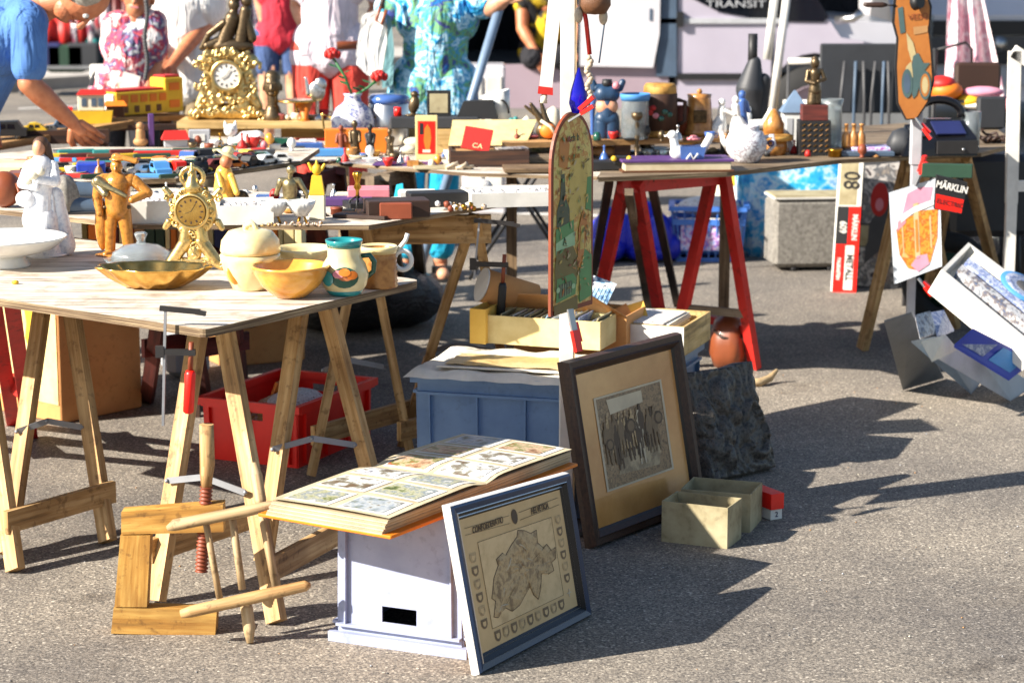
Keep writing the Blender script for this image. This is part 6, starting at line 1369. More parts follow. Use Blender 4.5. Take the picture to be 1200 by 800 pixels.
def curls(out, n, r, k_, y=-3, seed=1):
    random.seed(seed); R_ = []
    for i in range(n):
        x, z, sz = out[i % len(out)]; x += random.uniform(-1.5, 1.5); z += random.uniform(-1.5, 1.5); a = random.uniform(0, 6.3); q_ = []
        for j in range(6): t = a + j * .8; rr = sz * (1 - j * .14); q_.append(V((x + rr * cos(t), y - j * .4, z + rr * sin(t))) * k_)
        for j in range(5): R_.append(('c', q_[j], r * (1 - j * .08) * k_, q_[j + 1], r * (1 - (j + 1) * .08) * k_))
    return R_
outl = [(21 * cos(t), 62 + 23 * sin(t), 3.6) for t in [i * .42 for i in range(15)]] + [(x, z, 3.4) for x, z in ((-10, 34), (10, 34), (0, 36), (-7, 26), (7, 26), (-15, 18), (15, 18), (-22, 10), (22, 10), (-29, 6), (29, 6), (0, 14), (0, 24), (-12, 9), (12, 9), (0, 90), (-5, 84), (5, 84), (-28, 76), (28, 76), (0, 100))]
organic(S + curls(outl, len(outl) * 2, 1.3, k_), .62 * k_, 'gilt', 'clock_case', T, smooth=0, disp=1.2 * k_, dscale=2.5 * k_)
RX = Matrix.Rotation(pi / 2, 3, 'X')
MB('gilt').lathe([(15 * k_, 0), (15 * k_, 3 * k_), (18 * k_, 4 * k_), (19 * k_, 0)], c=(0, -5 * k_, 62 * k_), axis=RX).build('bezel', T); dl_ = MB('brass').lathe([(0, 4 * k_), (15 * k_, 4 * k_)], c=(0, -5.5 * k_, 62 * k_), axis=RX).build('dial', T)
for i in range(12): t = i * pi / 6; MB('darkbrown').box(V((11.5 * cos(t), -9.8, 62 + 11.5 * sin(t))) * k_, (1.6 * k_, .3 * k_, 2.6 * k_), R=Matrix.Rotation(pi / 2 - t, 3, 'Y')).build('hour_mark', dl_)
MB('black').beam(V((0, -10.4, 62)) * k_, V((5, -10.4, 70)) * k_, 1.0 * k_, .4 * k_).beam(V((0, -10.4, 62)) * k_, V((-6, -10.4, 60)) * k_, .8 * k_, .4 * k_).build('hands', T)
# apple pot
p, s_ = B(294, 339, Z); T = thing('apple_pot', 'cream ceramic apple-shaped pot with a lid and oval cut-outs', 'pot', p)
lpart(T, s_, 'pot_body', [(0, 0), (16, 0), (19, 2), (27, 18), (31, 32), (31.5, 37), (29, 38), (0, 38)], 'creamglaze', n=40); lpart(T, s_, 'lid', [(30, 38.5), (31.5, 42), (30, 52), (23, 61), (12, 64), (5, 61), (0, 59)], 'creamglaze', n=40, flute=.02, nf=5)
MB('creamglaze').tube([V(q_) * s_ for q_ in ((-5, 0, 58), (-4, 0, 66), (2, 0, 70), (6, 0, 66), (7, 0, 60))], [2.6 * s_, 3.4 * s_, 3.4 * s_, 3 * s_, 2.6 * s_], 10).build('stem_handle', T)
MB('yellowglaze').ball(V((-16.5, -20, 17)) * s_, (5 * s_, 2 * s_, 10 * s_), 14, Matrix.Rotation(-.45, 3, 'Y') @ Matrix.Rotation(.6, 3, 'Z')).build('oval_cut_out', T); MB('rust').ball(V((4, -26.5, 22)) * s_, (2.4 * s_, 1.2 * s_, 2.4 * s_), 10).build('round_cut_out', T)
# bowls
lath('bowl', 'yellow ochre glazed bowl in front of the apple pot and the white bowl', 'bowl', 341, 348, Z, [(0, 0), (14, 0), (18, 2), (31, 13), (38, 25), (40, 31), (41, 31.5), (41, 34), (39, 34), (37, 31), (33, 23), (22, 9), (0, 4)], 'yellowglaze', n=44)
lath('bowl', 'wide beige and white bowl behind the yellow ochre bowl', 'bowl', 357, 331, Z, [(0, 0), (16, 0), (26, 10), (30, 30), (33, 36), (31, 37), (28, 32), (20, 8), (0, 4)], 'creamglaze', n=40)
# pitcher
p, s_ = B(404, 345, Z); T = thing('pitcher', 'hand-painted ceramic pitcher with an orange flower and teal rim', 'pitcher', p)
lpart(T, s_, 'pitcher_body', [(0, 0), (15, 0), (17, 2), (23, 10), (25.5, 22), (22, 33), (17.5, 40), (17.5, 50)], 'creamglaze', n=40); lpart(T, s_, 'teal_rim', [(17.6, 50), (19.6, 57), (19, 58), (17, 56), (15, 46), (0, 30)], 'tealglaze', n=40); lpart(T, s_, 'teal_foot', [(15.2, -.1), (17.4, 1.8), (20, 5.5), (19.6, 6)], 'tealglaze', n=40)
MB('greenglaze').tube([V(q_) * s_ for q_ in ((16, 3, 40), (26, 4, 41), (31, 4, 34), (30, 4, 24), (22, 3, 17))], [2.6 * s_, 3 * s_, 3 * s_, 2.8 * s_, 2.4 * s_], 12).build('handle', T)
def onbody(prof_r, ang, z, rr, rz_, mt, name, T, s_, e=.6):
    mb = MB(mt); vs = []
    for t in [2 * pi * i / 16 for i in range(16)]:
        zz = z + rz_ * sin(t); aa = ang + rr * cos(t) / 22; r_ = prof_r(zz) + e; vs.append(mb.v(V((r_ * cos(aa), r_ * sin(aa), zz)) * s_))
    c_ = mb.v(V(((prof_r(z) + e) * cos(ang), (prof_r(z) + e) * sin(ang), z)) * s_)
    for i in range(16): mb.f([vs[i], vs[(i + 1) % 16], c_], True)
    return mb.build(name, T)
pr_ = lambda z: 23 + 2.5 * sin((z - 10) / 24 * pi) if z < 30 else 23 - (z - 30) * .5
for i, (a, z, rr, rz_, mt) in enumerate(((-1.5, 21, 13, 11, 'greenglaze'), (-1.45, 23, 7, 5, 'terracotta'), (-1.75, 25, 5, 4, 'pink'), (-1.2, 24, 5, 4.5, 'orange'), (-1.5, 27, 5, 4, 'orange'), (-2.2, 20, 6, 8, 'tealglaze'))): onbody(pr_, a, z, rr, rz_, mt, 'painted_flower', T, s_, .8 + i * .35)
# mug
p, s_ = B(444, 336, Z); T = thing('mug', 'ringed brown and cream stoneware mug with a large loop handle', 'mug', p)
prof = [(0, 0), (19, 0)]
for k in range(7): prof += [(20.5 - k * .2, 2 + k * 4.6), (19 - k * .2, 5 + k * 4.6)]
lpart(T, s_, 'mug_body', prof + [(18.5, 36), (20, 42), (19, 43), (17, 40), (16, 10), (0, 6)], 'brownglaze', n=36); lpart(T, s_, 'cream_rim', [(18.7, 36), (20.4, 42), (19, 43.6), (17, 41)], 'creamglaze', n=36)
MB('whiteglaze').tube([V((25 + 9 * cos(t), 6, 27 + 10 * sin(t))) * s_ for t in [2 * pi * i / 20 for i in range(20)]], 2.6 * s_, 10, closed=True).build('handle', T); MB('whiteglaze').tube([V(q_) * s_ for q_ in ((20, 6, 38), (28, 6, 48), (30, 6, 55))], 2.4 * s_, 8).build('spout', T)
mb = MB('yellow'); p, s_ = B(18, 333, Z); mb.ball((0, 0, 2 * s_), (4 * s_, 3 * s_, 2.4 * s_), 8); one(mb, 'crumb', 'tiny yellow crumb lying in front of the footed dish', 'crumb', p)
# small box of books on a low bench behind table one
T = thing('book_crate', 'low crate of old books with coloured spines, below the second table', 'books', WD(210, 300, 7.6)); z_ = T.location.z
o_ = T.location; MB('darkwood').box(o_ + V((.05, .1, -.02)), (.80, .2, .02)).build('crate_base', T, True)
for sx in (.02, .36): MB('darkwood').box(V((o_.x + sx, o_.y + .16, (z_ - .03) / 2)), (.03, .03, z_ - .03)).build('support', T, True)
random.seed(21); x = o_.x - .33
while x < o_.x + .40:
    w_ = random.uniform(.018, .045); hh = random.uniform(.10, .15); MB(random.choice(['darkred', 'cream', 'ivory', 'red', 'olive', 'darkgreen', 'tan', 'orange', 'navy', 'palecard'])).bbox((x + w_ / 2, o_.y + .1, z_ - .008 + hh / 2), (w_ - .003, .14, hh), .003).build('book', T, True); x += w_
# ---- second table
Z = Z2
def boxy(name, label, cat, px, py, z, w_, d_, h_, mat, rz=0, bev=.003, group=None):
    """w,h in px, d in metres"""
    p, s_ = B(px, py, z); mb = MB(mat); mb.bbox((0, d_ / 2, h_ * s_ / 2 + .0005), (w_ * s_, d_, h_ * s_), bev); return one(mb, name, label, cat, p, group, rz)
def trayof(name, label, cat, px, py, z, w_, d_, h_, mat, fill, rz=0, flabel=None, fcat='jewellery'):
    p, s_ = B(px, py, z); T = openbox(label, p + V((0, d_ / 2, .001)), rz, w_ * s_, d_, h_ * s_, mat, name, cat, t=.005)
    if fill:
        mb = MB(fill); n1, n2 = 22, 10; gr = []
        for i in range(n1 + 1): gr.append([mb.v(((i / n1 - .5) * (w_ * s_ - .016), (j / n2 - .5) * (d_ - .016), h_ * s_ * .72 + random.uniform(-.004, .012) * (1 if 0 < i < n1 and 0 < j < n2 else 0))) for j in range(n2 + 1)])
        for i in range(n1):
            for j in range(n2): mb.f([gr[i][j], gr[i + 1][j], gr[i + 1][j + 1], gr[i][j + 1]], False)
        mb.build('contents', T)
    return T
trayof('white_box', 'white box full of small silver trinkets, right of the brown man figurine', 'box', 184, 262, Z, 60, .20, 23, 'whitebox', 'whiteheap', .1)
trayof('white_box', 'white box of trinkets right of the gilt clock, on the second table', 'box', 284, 264, Z, 58, .20, 20, 'whitebox', 'whiteheap', .1)
# camera case, boots, blue box
p, s_ = B(6, 243, Z); T = thing('camera_case', 'round brown leather case with a strap at the left edge of the second table', 'case', p); MB('leather').ball(V((0, 0, 19)) * s_, (18 * s_, 16 * s_, 19 * s_), 24).build('case_body', T); MB('leather').tube([V(q_) * s_ for q_ in ((14, -8, 26), (20, -12, 10), (26, -10, 3), (20, -6, 18))], 1.6 * s_, 8).build('strap', T)
boxy('leather_case', 'flat red-brown leather case behind the round brown case', 'case', 22, 226, Z, 32, .12, 20, 'leather', .05, .01)
boxy('yellow_bag', 'pale yellow bag with rounded top behind the leather cases', 'bag', 14, 214, Z, 52, .12, 20, 'cream', 0, .03)
for k, (px, py, rz_, lab) in enumerate(((98, 250, .2, 'dark grey slip-on shoe in front, left of the brown man figurine'), (104, 232, .15, 'dark grey slip-on shoe behind its pair, below the blue box'))):
    p, s_ = B(px, py, Z); T = thing('shoe', lab, 'shoe', p, rz_, 'pair of dark grey shoes')
    organic([('c', V((-24, 0, 9)) * s_, 10 * s_, V((2, 0, 7)) * s_, 9 * s_), ('c', V((2, 0, 7)) * s_, 9 * s_, V((22, 0, 6)) * s_, 8.5 * s_), ('e', V((-24, 0, 16)) * s_, (10 * s_, 9 * s_, 9 * s_))], s_ * 1.1, 'slate', 'upper', T, smooth=2)
    MB('charcoal').bbox(V((-1, 0, 1.6)) * s_, (62 * s_, 20 * s_, 3 * s_), .004).build('sole', T)
boxy('blue_box', 'bright blue plastic box on the second table, behind the dark shoes', 'box', 107, 216, Z, 30, .09, 21, 'blue', .15, .004)
lath('stone', 'grey speckled stone beside the white lady figurine', 'stone', 76, 250, Z, [(0, 0), (13, 2), (16, 14), (12, 30), (6, 38), (0, 40)], 'carpet', flute=.1, nf=5)
statue('figurine', 'seated boy figurine with a straw hat and yellow clothes, above the gilt clock', 'figurine', 265, 243, Z, 66,
    [('e', (0, 0, .16), (.22, .18, .16)), ('c', (-.02, 0, .28), .17, (-.02, 0, .55), .13), ('c', (-.1, -.1, .52), .06, (-.02, -.25, .28), .05), ('c', (.1, -.1, .5), .06, (.2, -.22, .26), .05), ('c', (.0, -.1, .1), .09, (.28, -.18, .1), .08), ('e', (0, 0, .01), (.3, .24, .03))],
    'yellowporcelain', disp=.015, children=[('head', 'tanskin', [('e', (.02, -.04, .72), (.10, .11, .11))]), ('hat', 'creamglaze', [('e', (.04, .0, .84), (.19, .17, .035), Matrix.Rotation(.45, 3, 'Y')), ('e', (.05, 0, .89), (.10, .10, .08))]), ('trousers', 'whiteglaze', [('c', (-.12, -.08, .12), .09, (.12, -.14, .09), .08)]), ('basket', 'bronze', [('e', (.26, -.14, .18), (.12, .10, .11))])])
statue('figurine', 'seated bronze nude seen from behind, on the second table', 'figurine', 340, 241, Z, 42,
    [('e', (0, 0, .12), (.30, .24, .13)), ('c', (0, 0, .2), .17, (0, 0, .52), .19), ('c', (-.2, 0, .62), .08, (.2, 0, .62), .08), ('c', (-.22, 0, .62), .08, (-.34, 0, .30), .06), ('c', (.22, 0, .62), .08, (.42, 0, .28), .06), ('c', (.42, 0, .28), .06, (.5, 0, .05), .05), ('c', (0, 0, .66), .06, (.02, 0, .8), .06), ('e', (.03, 0, .89), (.11, .11, .12))], 'palebronze')
# yellow bottle with label
p, s_ = B(372, 257, Z); T = thing('tower_bottle', 'yellow figure-shaped bottle with a pale label, beside the seated bronze', 'bottle', p)
MB('ivory').bbox(V((0, 0, 13)) * s_, (17 * s_, 12 * s_, 26 * s_), .003).build('label_block', T); MB('yellow').hexa([V(q_) * s_ for q_ in ((-8, -6, 26), (8, -6, 26), (8, 6, 26), (-8, 6, 26), (-5, -4, 46), (5, -4, 46), (5, 4, 46), (-5, 4, 46))]).build('shoulder', T)
organic([('e', V((0, 0, 52)) * s_, (5 * s_, 4 * s_, 6 * s_)), ('c', V((-5, 0, 52)) * s_, 2 * s_, V((-8, 0, 58)) * s_, 1.5 * s_), ('c', V((5, 0, 52)) * s_, 2 * s_, V((8, 0, 57)) * s_, 1.5 * s_), ('c', V((0, 0, 57)) * s_, 2 * s_, V((0, 0, 61)) * s_, 1 * s_)], .8 * s_, 'yellow', 'stopper', T, smooth=1)
# white cups on legs
for k, (px, lab) in enumerate(((322, 'white shell cup on small feet, left of its twin'), (353, 'white shell cup on small feet, right one beside the yellow bottle'))):
    p, s_ = B(px, 262, Z); T = thing('shell_cup', lab, 'cup', p, group='white shell cups'); lpart(T, s_, 'cup_bowl', [(0, 7), (6, 8), (12, 16), (15, 24), (14, 24), (9, 14), (0, 11)], 'whiteglaze', flute=.06, nf=7)
    for a in (0, 2.1, 4.2): MB('gold').tube([V((3 * cos(a), 3 * sin(a), 8)) * s_, V((6 * cos(a), 6 * sin(a), 0)) * s_], 1.4 * s_, 6).build('foot', T)
mb = MB('heap'); random.seed(31); p, s_ = B(338, 265, Z)
for k in range(26): mb.ball(V((random.uniform(-34, 34), random.uniform(-8, 16), 1.6)) * s_, (random.uniform(1, 3) * s_, 2 * s_, 1.8 * s_), 6)
o = one(mb, 'trinkets', 'scatter of tiny shells and trinkets along the edge of the second table', 'trinkets', p); o['kind'] = 'stuff'
# dark boxes
boxy('wooden_box', 'dark wooden box with a reddish end, nearest of the boxes at the corner', 'box', 468, 256, Z, 66, .10, 18, 'darkbrown', .20, .003)
boxy('box_end', 'pinkish brown leather box beside the dark wooden box', 'box', 464, 257.5, Z, 34, .03, 17, 'rust', .02, .003)
boxy('black_case', 'long black case lying behind the dark wooden box', 'case', 515, 243, Z, 62, .08, 15, 'black', .22, .003)
boxy('purple_box', 'flat purple box with a pink side, behind the brass candle figure', 'box', 402, 242, Z, 62, .08, 8, 'purple', .05)
boxy('pink_book', 'dusty pink book lying on the purple box', 'book', 432, 232, Z + .02, 44, .1, 9, 'pink', .05)
boxy('picture_mount', 'thin dark picture frame lying flat beside the dark wooden box', 'frame', 420, 257, Z, 60, .14, 4, 'darkbrown', -.35, .002)
boxy('picture_mount', 'black square frame lying behind the thin dark frame', 'frame', 432, 246, Z, 40, .1, 7, 'black', .3, .002)
p, s_ = B(419, 246, Z); T = thing('candlestick', 'small gilt flower candlestick with black scroll feet', 'candlestick', p); lpart(T, s_, 'stem', [(2, 12), (1.5, 20), (4, 24), (2, 28), (3, 32), (5, 38), (3, 40), (0, 40)], 'gold', flute=.15, nf=5)
for a in (0, 1.57, 3.14, 4.71): MB('black').tube([V((1 * cos(a), 1 * sin(a), 14)) * s_, V((8 * cos(a), 8 * sin(a), 10)) * s_, V((9 * cos(a), 9 * sin(a), 0)) * s_], 1.2 * s_, 6).build('foot', T)
mb = MB('heap'); random.seed(6); p, s_ = B(543, 247, Z)
for k in range(30): mb.m(random.choice(['heap', 'rust', 'whiteglaze', 'gold', 'darkbronze'])).ball(V((random.gauss(0, 12), random.uniform(-6, 12), random.uniform(1, 7))) * s_, random.uniform(1.6, 4) * s_, 7)
o = one(mb, 'bead_heap', 'small heap of coloured beads and shells right of the black case', 'beads', p); o['kind'] = 'stuff'
trayof('lace_tray', 'long white tray of lace and silver chains at the right end of the second table', 'tray', 600, 243, Z, 98, .18, 15, 'whitebox', 'whiteheap', .20)
mb = MB('whiteheap'); p, s_ = B(562, 232, Z); mb.ball(V((0, 12, 10)) * s_, (14 * s_, 10 * s_, 9 * s_), 14); one(mb, 'lace', 'folded white lace heaped on the left end of the long tray', 'lace', p)
boxy('parcel', 'white soft parcel behind the black case', 'parcel', 490, 233, Z, 40, .06, 8, 'white', .1, .01)
# ---- model cars on the narrow board and behind
def toycar(col):
    T = thing('model_car', 'x', 'model car', (0, 0, 0), 0, 'model cars on the narrow board')
    L_, Wd, H = .075, .032, .026
    body = MB(col); pf = [(-.5, .22), (-.48, .52), (-.30, .58), (-.18, .98), (.16, 1), (.30, .62), (.46, .52), (.5, .25)]
    for s_ in (1,):
        a = [body.v((x * L_, -Wd / 2, z * H)) for x, z in pf]; b_ = [body.v((x * L_, Wd / 2, z * H)) for x, z in pf]; body.f(a); body.f(b_[::-1])
        for k in range(len(pf)): body.f([a[k], b_[k], b_[(k + 1) % len(pf)], a[(k + 1) % len(pf)]])
    body.build('body', T)
    wn = MB('window'); wn.hexa([V((-.17 * L_, -Wd / 2 - .0006, .60 * H)), V((.22 * L_, -Wd / 2 - .0006, .60 * H)), V((.22 * L_, Wd / 2 + .0006, .60 * H)), V((-.17 * L_, Wd / 2 + .0006, .60 * H)), V((-.13 * L_, -Wd / 2 - .0006, .92 * H)), V((.13 * L_, -Wd / 2 - .0006, .92 * H)), V((.13 * L_, Wd / 2 + .0006, .92 * H)), V((-.13 * L_, Wd / 2 + .0006, .92 * H))]); wn.build('windows', T)
    for sx in (-1, 1):
        for sy in (-1, 1): MB('rubber').lathe([(0, -.003), (.006, -.003), (.006, .003), (0, .003)], c=(sx * .023, sy * (Wd / 2 - .001), .006), n=12, axis=Matrix.Rotation(pi / 2, 3, 'X')).build('wheel', T)
    return T
cols = ['red', 'whiteglaze', 'black', 'skyblue', 'yellow', 'greenglaze', 'silver', 'charcoal', 'darkred', 'blueglaze', 'cream', 'orange']
protos = {c_: toycar(c_) for c_ in cols}; used = set()
cw = dict(red='red', whiteglaze='white', black='black', skyblue='pale blue', yellow='yellow', greenglaze='green', silver='silver', charcoal='charcoal', darkred='dark red', blueglaze='blue', cream='cream', orange='orange')
random.seed(44)
rows = [(212, 206, ZT, 210, 345, 6), (202, 198, ZT, 170, 345, 9), (193, 190, ZT, 130, 340, 10), (186, 184, ZT, 150, 330, 9)]
ordn = ['first', 'second', 'third', 'fourth', 'fifth', 'sixth', 'seventh', 'eighth', 'ninth', 'tenth']; rown = ['front', 'second', 'third', 'rear']
E0, E1 = W(206, 209, ZT), W(352, 189, ZT); ed = (E1 - E0).normalized(); en = V((-ed.y, ed.x, 0)); EL = (E1 - E0).length
for r_, (cnt) in enumerate((7, 8, 8, 8)):
    for k in range(cnt):
        c_ = random.choice(cols); src = protos[c_]; o = copy_tree(src) if c_ in used else src; used.add(c_)
        P_ = E0 + ed * (.03 + (EL - .05) * (k + .5) / cnt + (-.03 if r_ else 0)) + en * (.035 + r_ * .068)
        o.location = P_ + V((0, 0, .0005)); o.rotation_euler.z = random.uniform(-.5, .9) + (1.4 if random.random() < .3 else 0)
        sc_ = random.uniform(1.15, 1.6); o.scale = (sc_, sc_, sc_ * random.uniform(.9, 1.2))
        o['label'] = '%s model car, %s from the left in the %s row on the narrow board' % (cw[c_], ordn[k], rown[r_]); o['group'] = 'model cars on the narrow board'
for c_ in cols:
    if c_ not in used:
        for ch in list(protos[c_].children): bpy.data.objects.remove(ch)
        bpy.data.objects.remove(protos[c_])
# pens, knives and toy trains lying on the left part
random.seed(9)
cn = [('darkred', 'dark red'), ('yellow', 'yellow'), ('silver', 'silver'), ('black', 'black'), ('teal', 'teal'), ('red', 'red'), ('darkgreen', 'dark green'), ('brown', 'brown'), ('skyblue', 'pale blue'), ('ivory', 'ivory')]
i = 0
for pr0, py in enumerate((210, 203, 197, 191, 186, 181)):
    for pc0, px in enumerate(range(40 if py > 195 else 70, 205, 27)):
        i += 1; m_, w_ = random.choice(cn); x = px + random.uniform(-8, 8); p, s_ = B(x, py, ZT); L_ = random.uniform(18, 40) * s_; rz_ = random.uniform(-.1, .5)
        T = thing('penknife', '%s penknife or pen lying %s px' % (w_, i), 'penknife', p + V((0, 0, .001)), rz_, 'knives and pens laid out on the left of the narrow board')
        T['label'] = '%s penknife, %s from left in the %s of six knife rows' % (w_, ordn[pc0], ['front', 'second', 'third', 'fourth', 'fifth', 'rear'][pr0])
        MB(m_).bbox((0, 0, .010), (L_, .015, .015), .004).build('grip', T); MB('silver').bbox((L_ * .5 + .008, 0, .006), (.018, .009, .007), .002).build('metal_end', T)
# long toy train pieces
for px, py, w_, m_, lab in ((170, 200, 62, 'white', 'long white ruler-like strip across the toy knives'), (238, 190, 56, 'yellow', 'long yellow toy crane arm lying behind the model cars'), (236, 181, 60, 'darkgreen', 'long dark green toy train behind the yellow crane arm'), (186, 184, 52, 'red', 'long red toy train left of the dark green one'), (120, 196, 50, 'teal', 'teal plastic strip at the left of the toy knives'), (300, 183, 40, 'charcoal', 'grey toy wagon in front of the white cat')):
    boxy('toy_strip', lab, 'toy', px, py, ZT + .001, w_, .03, 6, m_, .12, .003)
for px, py, w_, h_, m_, lab, nm in ((218, 206, 26, 15, 'red', 'red and black toy locomotive at the corner of the narrow board', 'toy_locomotive'),):
    p, s_ = B(px, py, ZT); T = thing(nm, lab, 'toy', p + V((0, .02, 0)), .45); MB('redplastic').bbox(V((-8, 0, 8)) * s_, (12 * s_, 14 * s_, 14 * s_), .002).build('cab', T); MB('black').tube([V((-2, 0, 8)) * s_, V((22, 0, 8)) * s_], 6 * s_, 14).build('boiler', T); MB('black').tube([V((18, 0, 13)) * s_, V((18, 0, 18)) * s_], 2 * s_, 8).build('chimney', T)
    for k in range(3): MB('black').lathe([(0, -.006), (4 * s_, -.006), (4 * s_, .006), (0, .006)], c=V((-8 + k * 12, -7, 4)) * s_, n=14, axis=RX).build('wheel', T)
# ---- sloping plank shelf at upper left with toys
pl0, pl1 = WD(-60, 187, 9.0), WD(158, 149, 9.6)
T = thing('plank_shelf', 'long plank shelf on wooden blocks at the upper left, carrying toy cars', 'shelf', pl0)
d_ = (pl1 - pl0); nrm = V((-d_.y, d_.x, 0)).normalized()
MB('lightplank').hexa([pl0, pl1, pl1 + nrm * .30, pl0 + nrm * .30] + [q_ + V((0, 0, .028)) for q_ in (pl0, pl1, pl1 + nrm * .30, pl0 + nrm * .30)]).build('plank', T, True)
for t_ in (.42, .85):
    a = pl0 + d_ * t_ + nrm * .06; zz = a.z; MB('darkwood').hexa([V((a.x, a.y, ZT - .02)), V((a.x + .34, a.y + .07, ZT - .02)), V((a.x + .34, a.y + .10, ZT - .02)), V((a.x, a.y + .03, ZT - .02)), V((a.x, a.y, zz - .002)), V((a.x + .34, a.y + .07, zz - .002)), V((a.x + .34, a.y + .10, zz - .002)), V((a.x, a.y + .03, zz - .002))]).build('block', T, True)
a = pl0 + d_ * .15 + nrm * .15
for t_ in (.08, .9): a = pl0 + d_ * t_ + nrm * .2; MB('oldwood').beam(V((a.x, a.y, 0)), a, .05, .04).build('support', T, True)
def onplank(px, back=.1):
    """point on the plank under picture column px"""
    best = min(range(200), key=lambda k: abs((lambda q_: (q_.x * 2700 / (q_.y * cp + (CAM_H - q_.z) * sp) + 600) - px)(pl0 + d_ * k / 199 + nrm * back))); return pl0 + d_ * best / 199 + nrm * back + V((0, 0, .0285))
def bigcar(px, L_, col, label, sill=.3, round_=False, rz=.12):
    p = onplank(px, .08); s_ = sc(p); T = thing('toy_car', label, 'toy car', p, rz); L_ *= s_; H = L_ * .42; Wd = L_ * .42
    if round_: pf = [(-.5, .2), (-.48, .45), (-.36, .62), (-.22, .72), (-.12, .95), (.08, 1), (.26, .86), (.40, .62), (.49, .35), (.5, .2)]
    else: pf = [(-.5, .2), (-.5, .5), (-.3, .56), (-.18, .96), (.3, 1), (.42, .6), (.5, .55), (.5, .2)]
    body = MB(col); a = [body.v((x * L_, -Wd / 2, z * H)) for x, z in pf]; b_ = [body.v((x * L_, Wd / 2, z * H)) for x, z in pf]; body.f(a); body.f(b_[::-1])
    for k in range(len(pf)): body.f([a[k], b_[k], b_[(k + 1) % len(pf)], a[(k + 1) % len(pf)]])
    body.build('body', T)
    for x0, x1 in ((-.13, .04), (.07, .24)): MB('window').hexa([V((x0 * L_, -Wd / 2 - .001, .6 * H)), V((x1 * L_, -Wd / 2 - .001, .6 * H)), V((x1 * L_, -Wd / 2, .6 * H)), V((x0 * L_, -Wd / 2, .6 * H)), V((x0 * L_ + .002, -Wd / 2 - .001, .86 * H)), V((x1 * L_ - .002, -Wd / 2 - .001, .84 * H)), V((x1 * L_ - .002, -Wd / 2, .84 * H)), V((x0 * L_ + .002, -Wd / 2, .86 * H))]).build('window', T)
    for sx in (-1, 1):
        for sy in (-1, 1):
            w_ = MB('rubber').lathe([(0, -.2), (1, -.2), (1, .2), (0, .2)], c=(0, 0, 0), n=16, axis=RX)
            o = w_.build('wheel', T); o.scale = (.19 * H * 1.1,) * 3; o.location = (sx * .32 * L_, sy * (Wd / 2 - .004), .2 * H); 
            MB('silver').lathe([(0, -.23), (.5, -.22), (.5, .2), (0, .2)], n=12, axis=RX).build('hub_cap', o)
    return T
bigcar(6, 46, 'black', 'large black vintage toy car at the left end of the plank shelf')
bigcar(39, 30, 'yellow', 'rounded yellow toy car on the plank shelf', round_=True)
bigcar(58, 17, 'silver', 'small silver toy car right of the yellow one on the plank')
bigcar(72, 24, 'slate', 'grey-blue low toy car in front of the toy ferry', rz=.3)
# toy ferry
p = onplank(106, .12); s_ = sc(p); T = thing('toy_ferry', 'yellow toy barge with a white and red-roofed cabin on the plank shelf', 'toy', p, .12)
MB('yellow').hexa([V(q_) * s_ for q_ in ((-26, -8, 0), (22, -8, 0), (22, 8, 0), (-26, 8, 0), (-30, -9, 13), (24, -9, 13), (24, 9, 13), (-30, 9, 13))]).build('hull', T); MB('redplastic').bbox(V((-24, 0, 15)) * s_, (13 * s_, 12 * s_, 4 * s_), .002).build('deck_box', T)
MB('ivory').bbox(V((2, 0, 22)) * s_, (27 * s_, 13 * s_, 17 * s_), .002).build('cabin', T); MB('red').hexa([V(q_) * s_ for q_ in ((-13, -9, 30), (18, -9, 30), (18, 9, 30), (-13, 9, 30), (-9, -3, 35), (15, -3, 35), (15, 3, 35), (-9, 3, 35))]).build('roof', T)
for x in (-5, 5, 12): MB('slate').box(V((x, -6.8, 22)) * s_, (5 * s_, .6 * s_, 8 * s_)).build('window', T)
p = onplank(70, .2); s_ = sc(p); T = thing('toy_crane', 'white lattice arm of a toy crane behind the grey toy car', 'toy', p)
a0, a1 = V((10, 0, 12)) * s_, V((-18, 0, 28)) * s_; up_ = V((2, 0, 4)) * s_
mb = MB('white').tube([a0, a1], .8 * s_, 6).tube([a0 + up_, a1 + up_ * .4], .8 * s_, 6)
for k in range(6): t0, t1 = k / 6, (k + 1) / 6; mb.tube([a0.lerp(a1, t0) + (up_ * (1 - .6 * t0) if k % 2 else V()), a0.lerp(a1, t1) + (V() if k % 2 else up_ * (1 - .6 * t1))], .6 * s_, 5)
mb.build('lattice_arm', T); MB('red').bbox(V((12, 0, 6)) * s_, (10 * s_, 8 * s_, 12 * s_), .002).build('crane_base', T)
p = onplank(140, .14); s_ = sc(p); T = thing('toy_house', 'small toy hut with an orange roof between the barge and the toy bus', 'toy', p, .1); MB('brown').bbox(V((0, 0, 7)) * s_, (18 * s_, 12 * s_, 14 * s_), .002).build('wall', T); MB('orange').hexa([V(q_) * s_ for q_ in ((-13, -9, 13), (13, -9, 13), (13, 9, 13), (-13, 9, 13), (-9, -1, 18), (9, -1, 18), (9, 1, 18), (-9, 1, 18))]).build('roof', T)
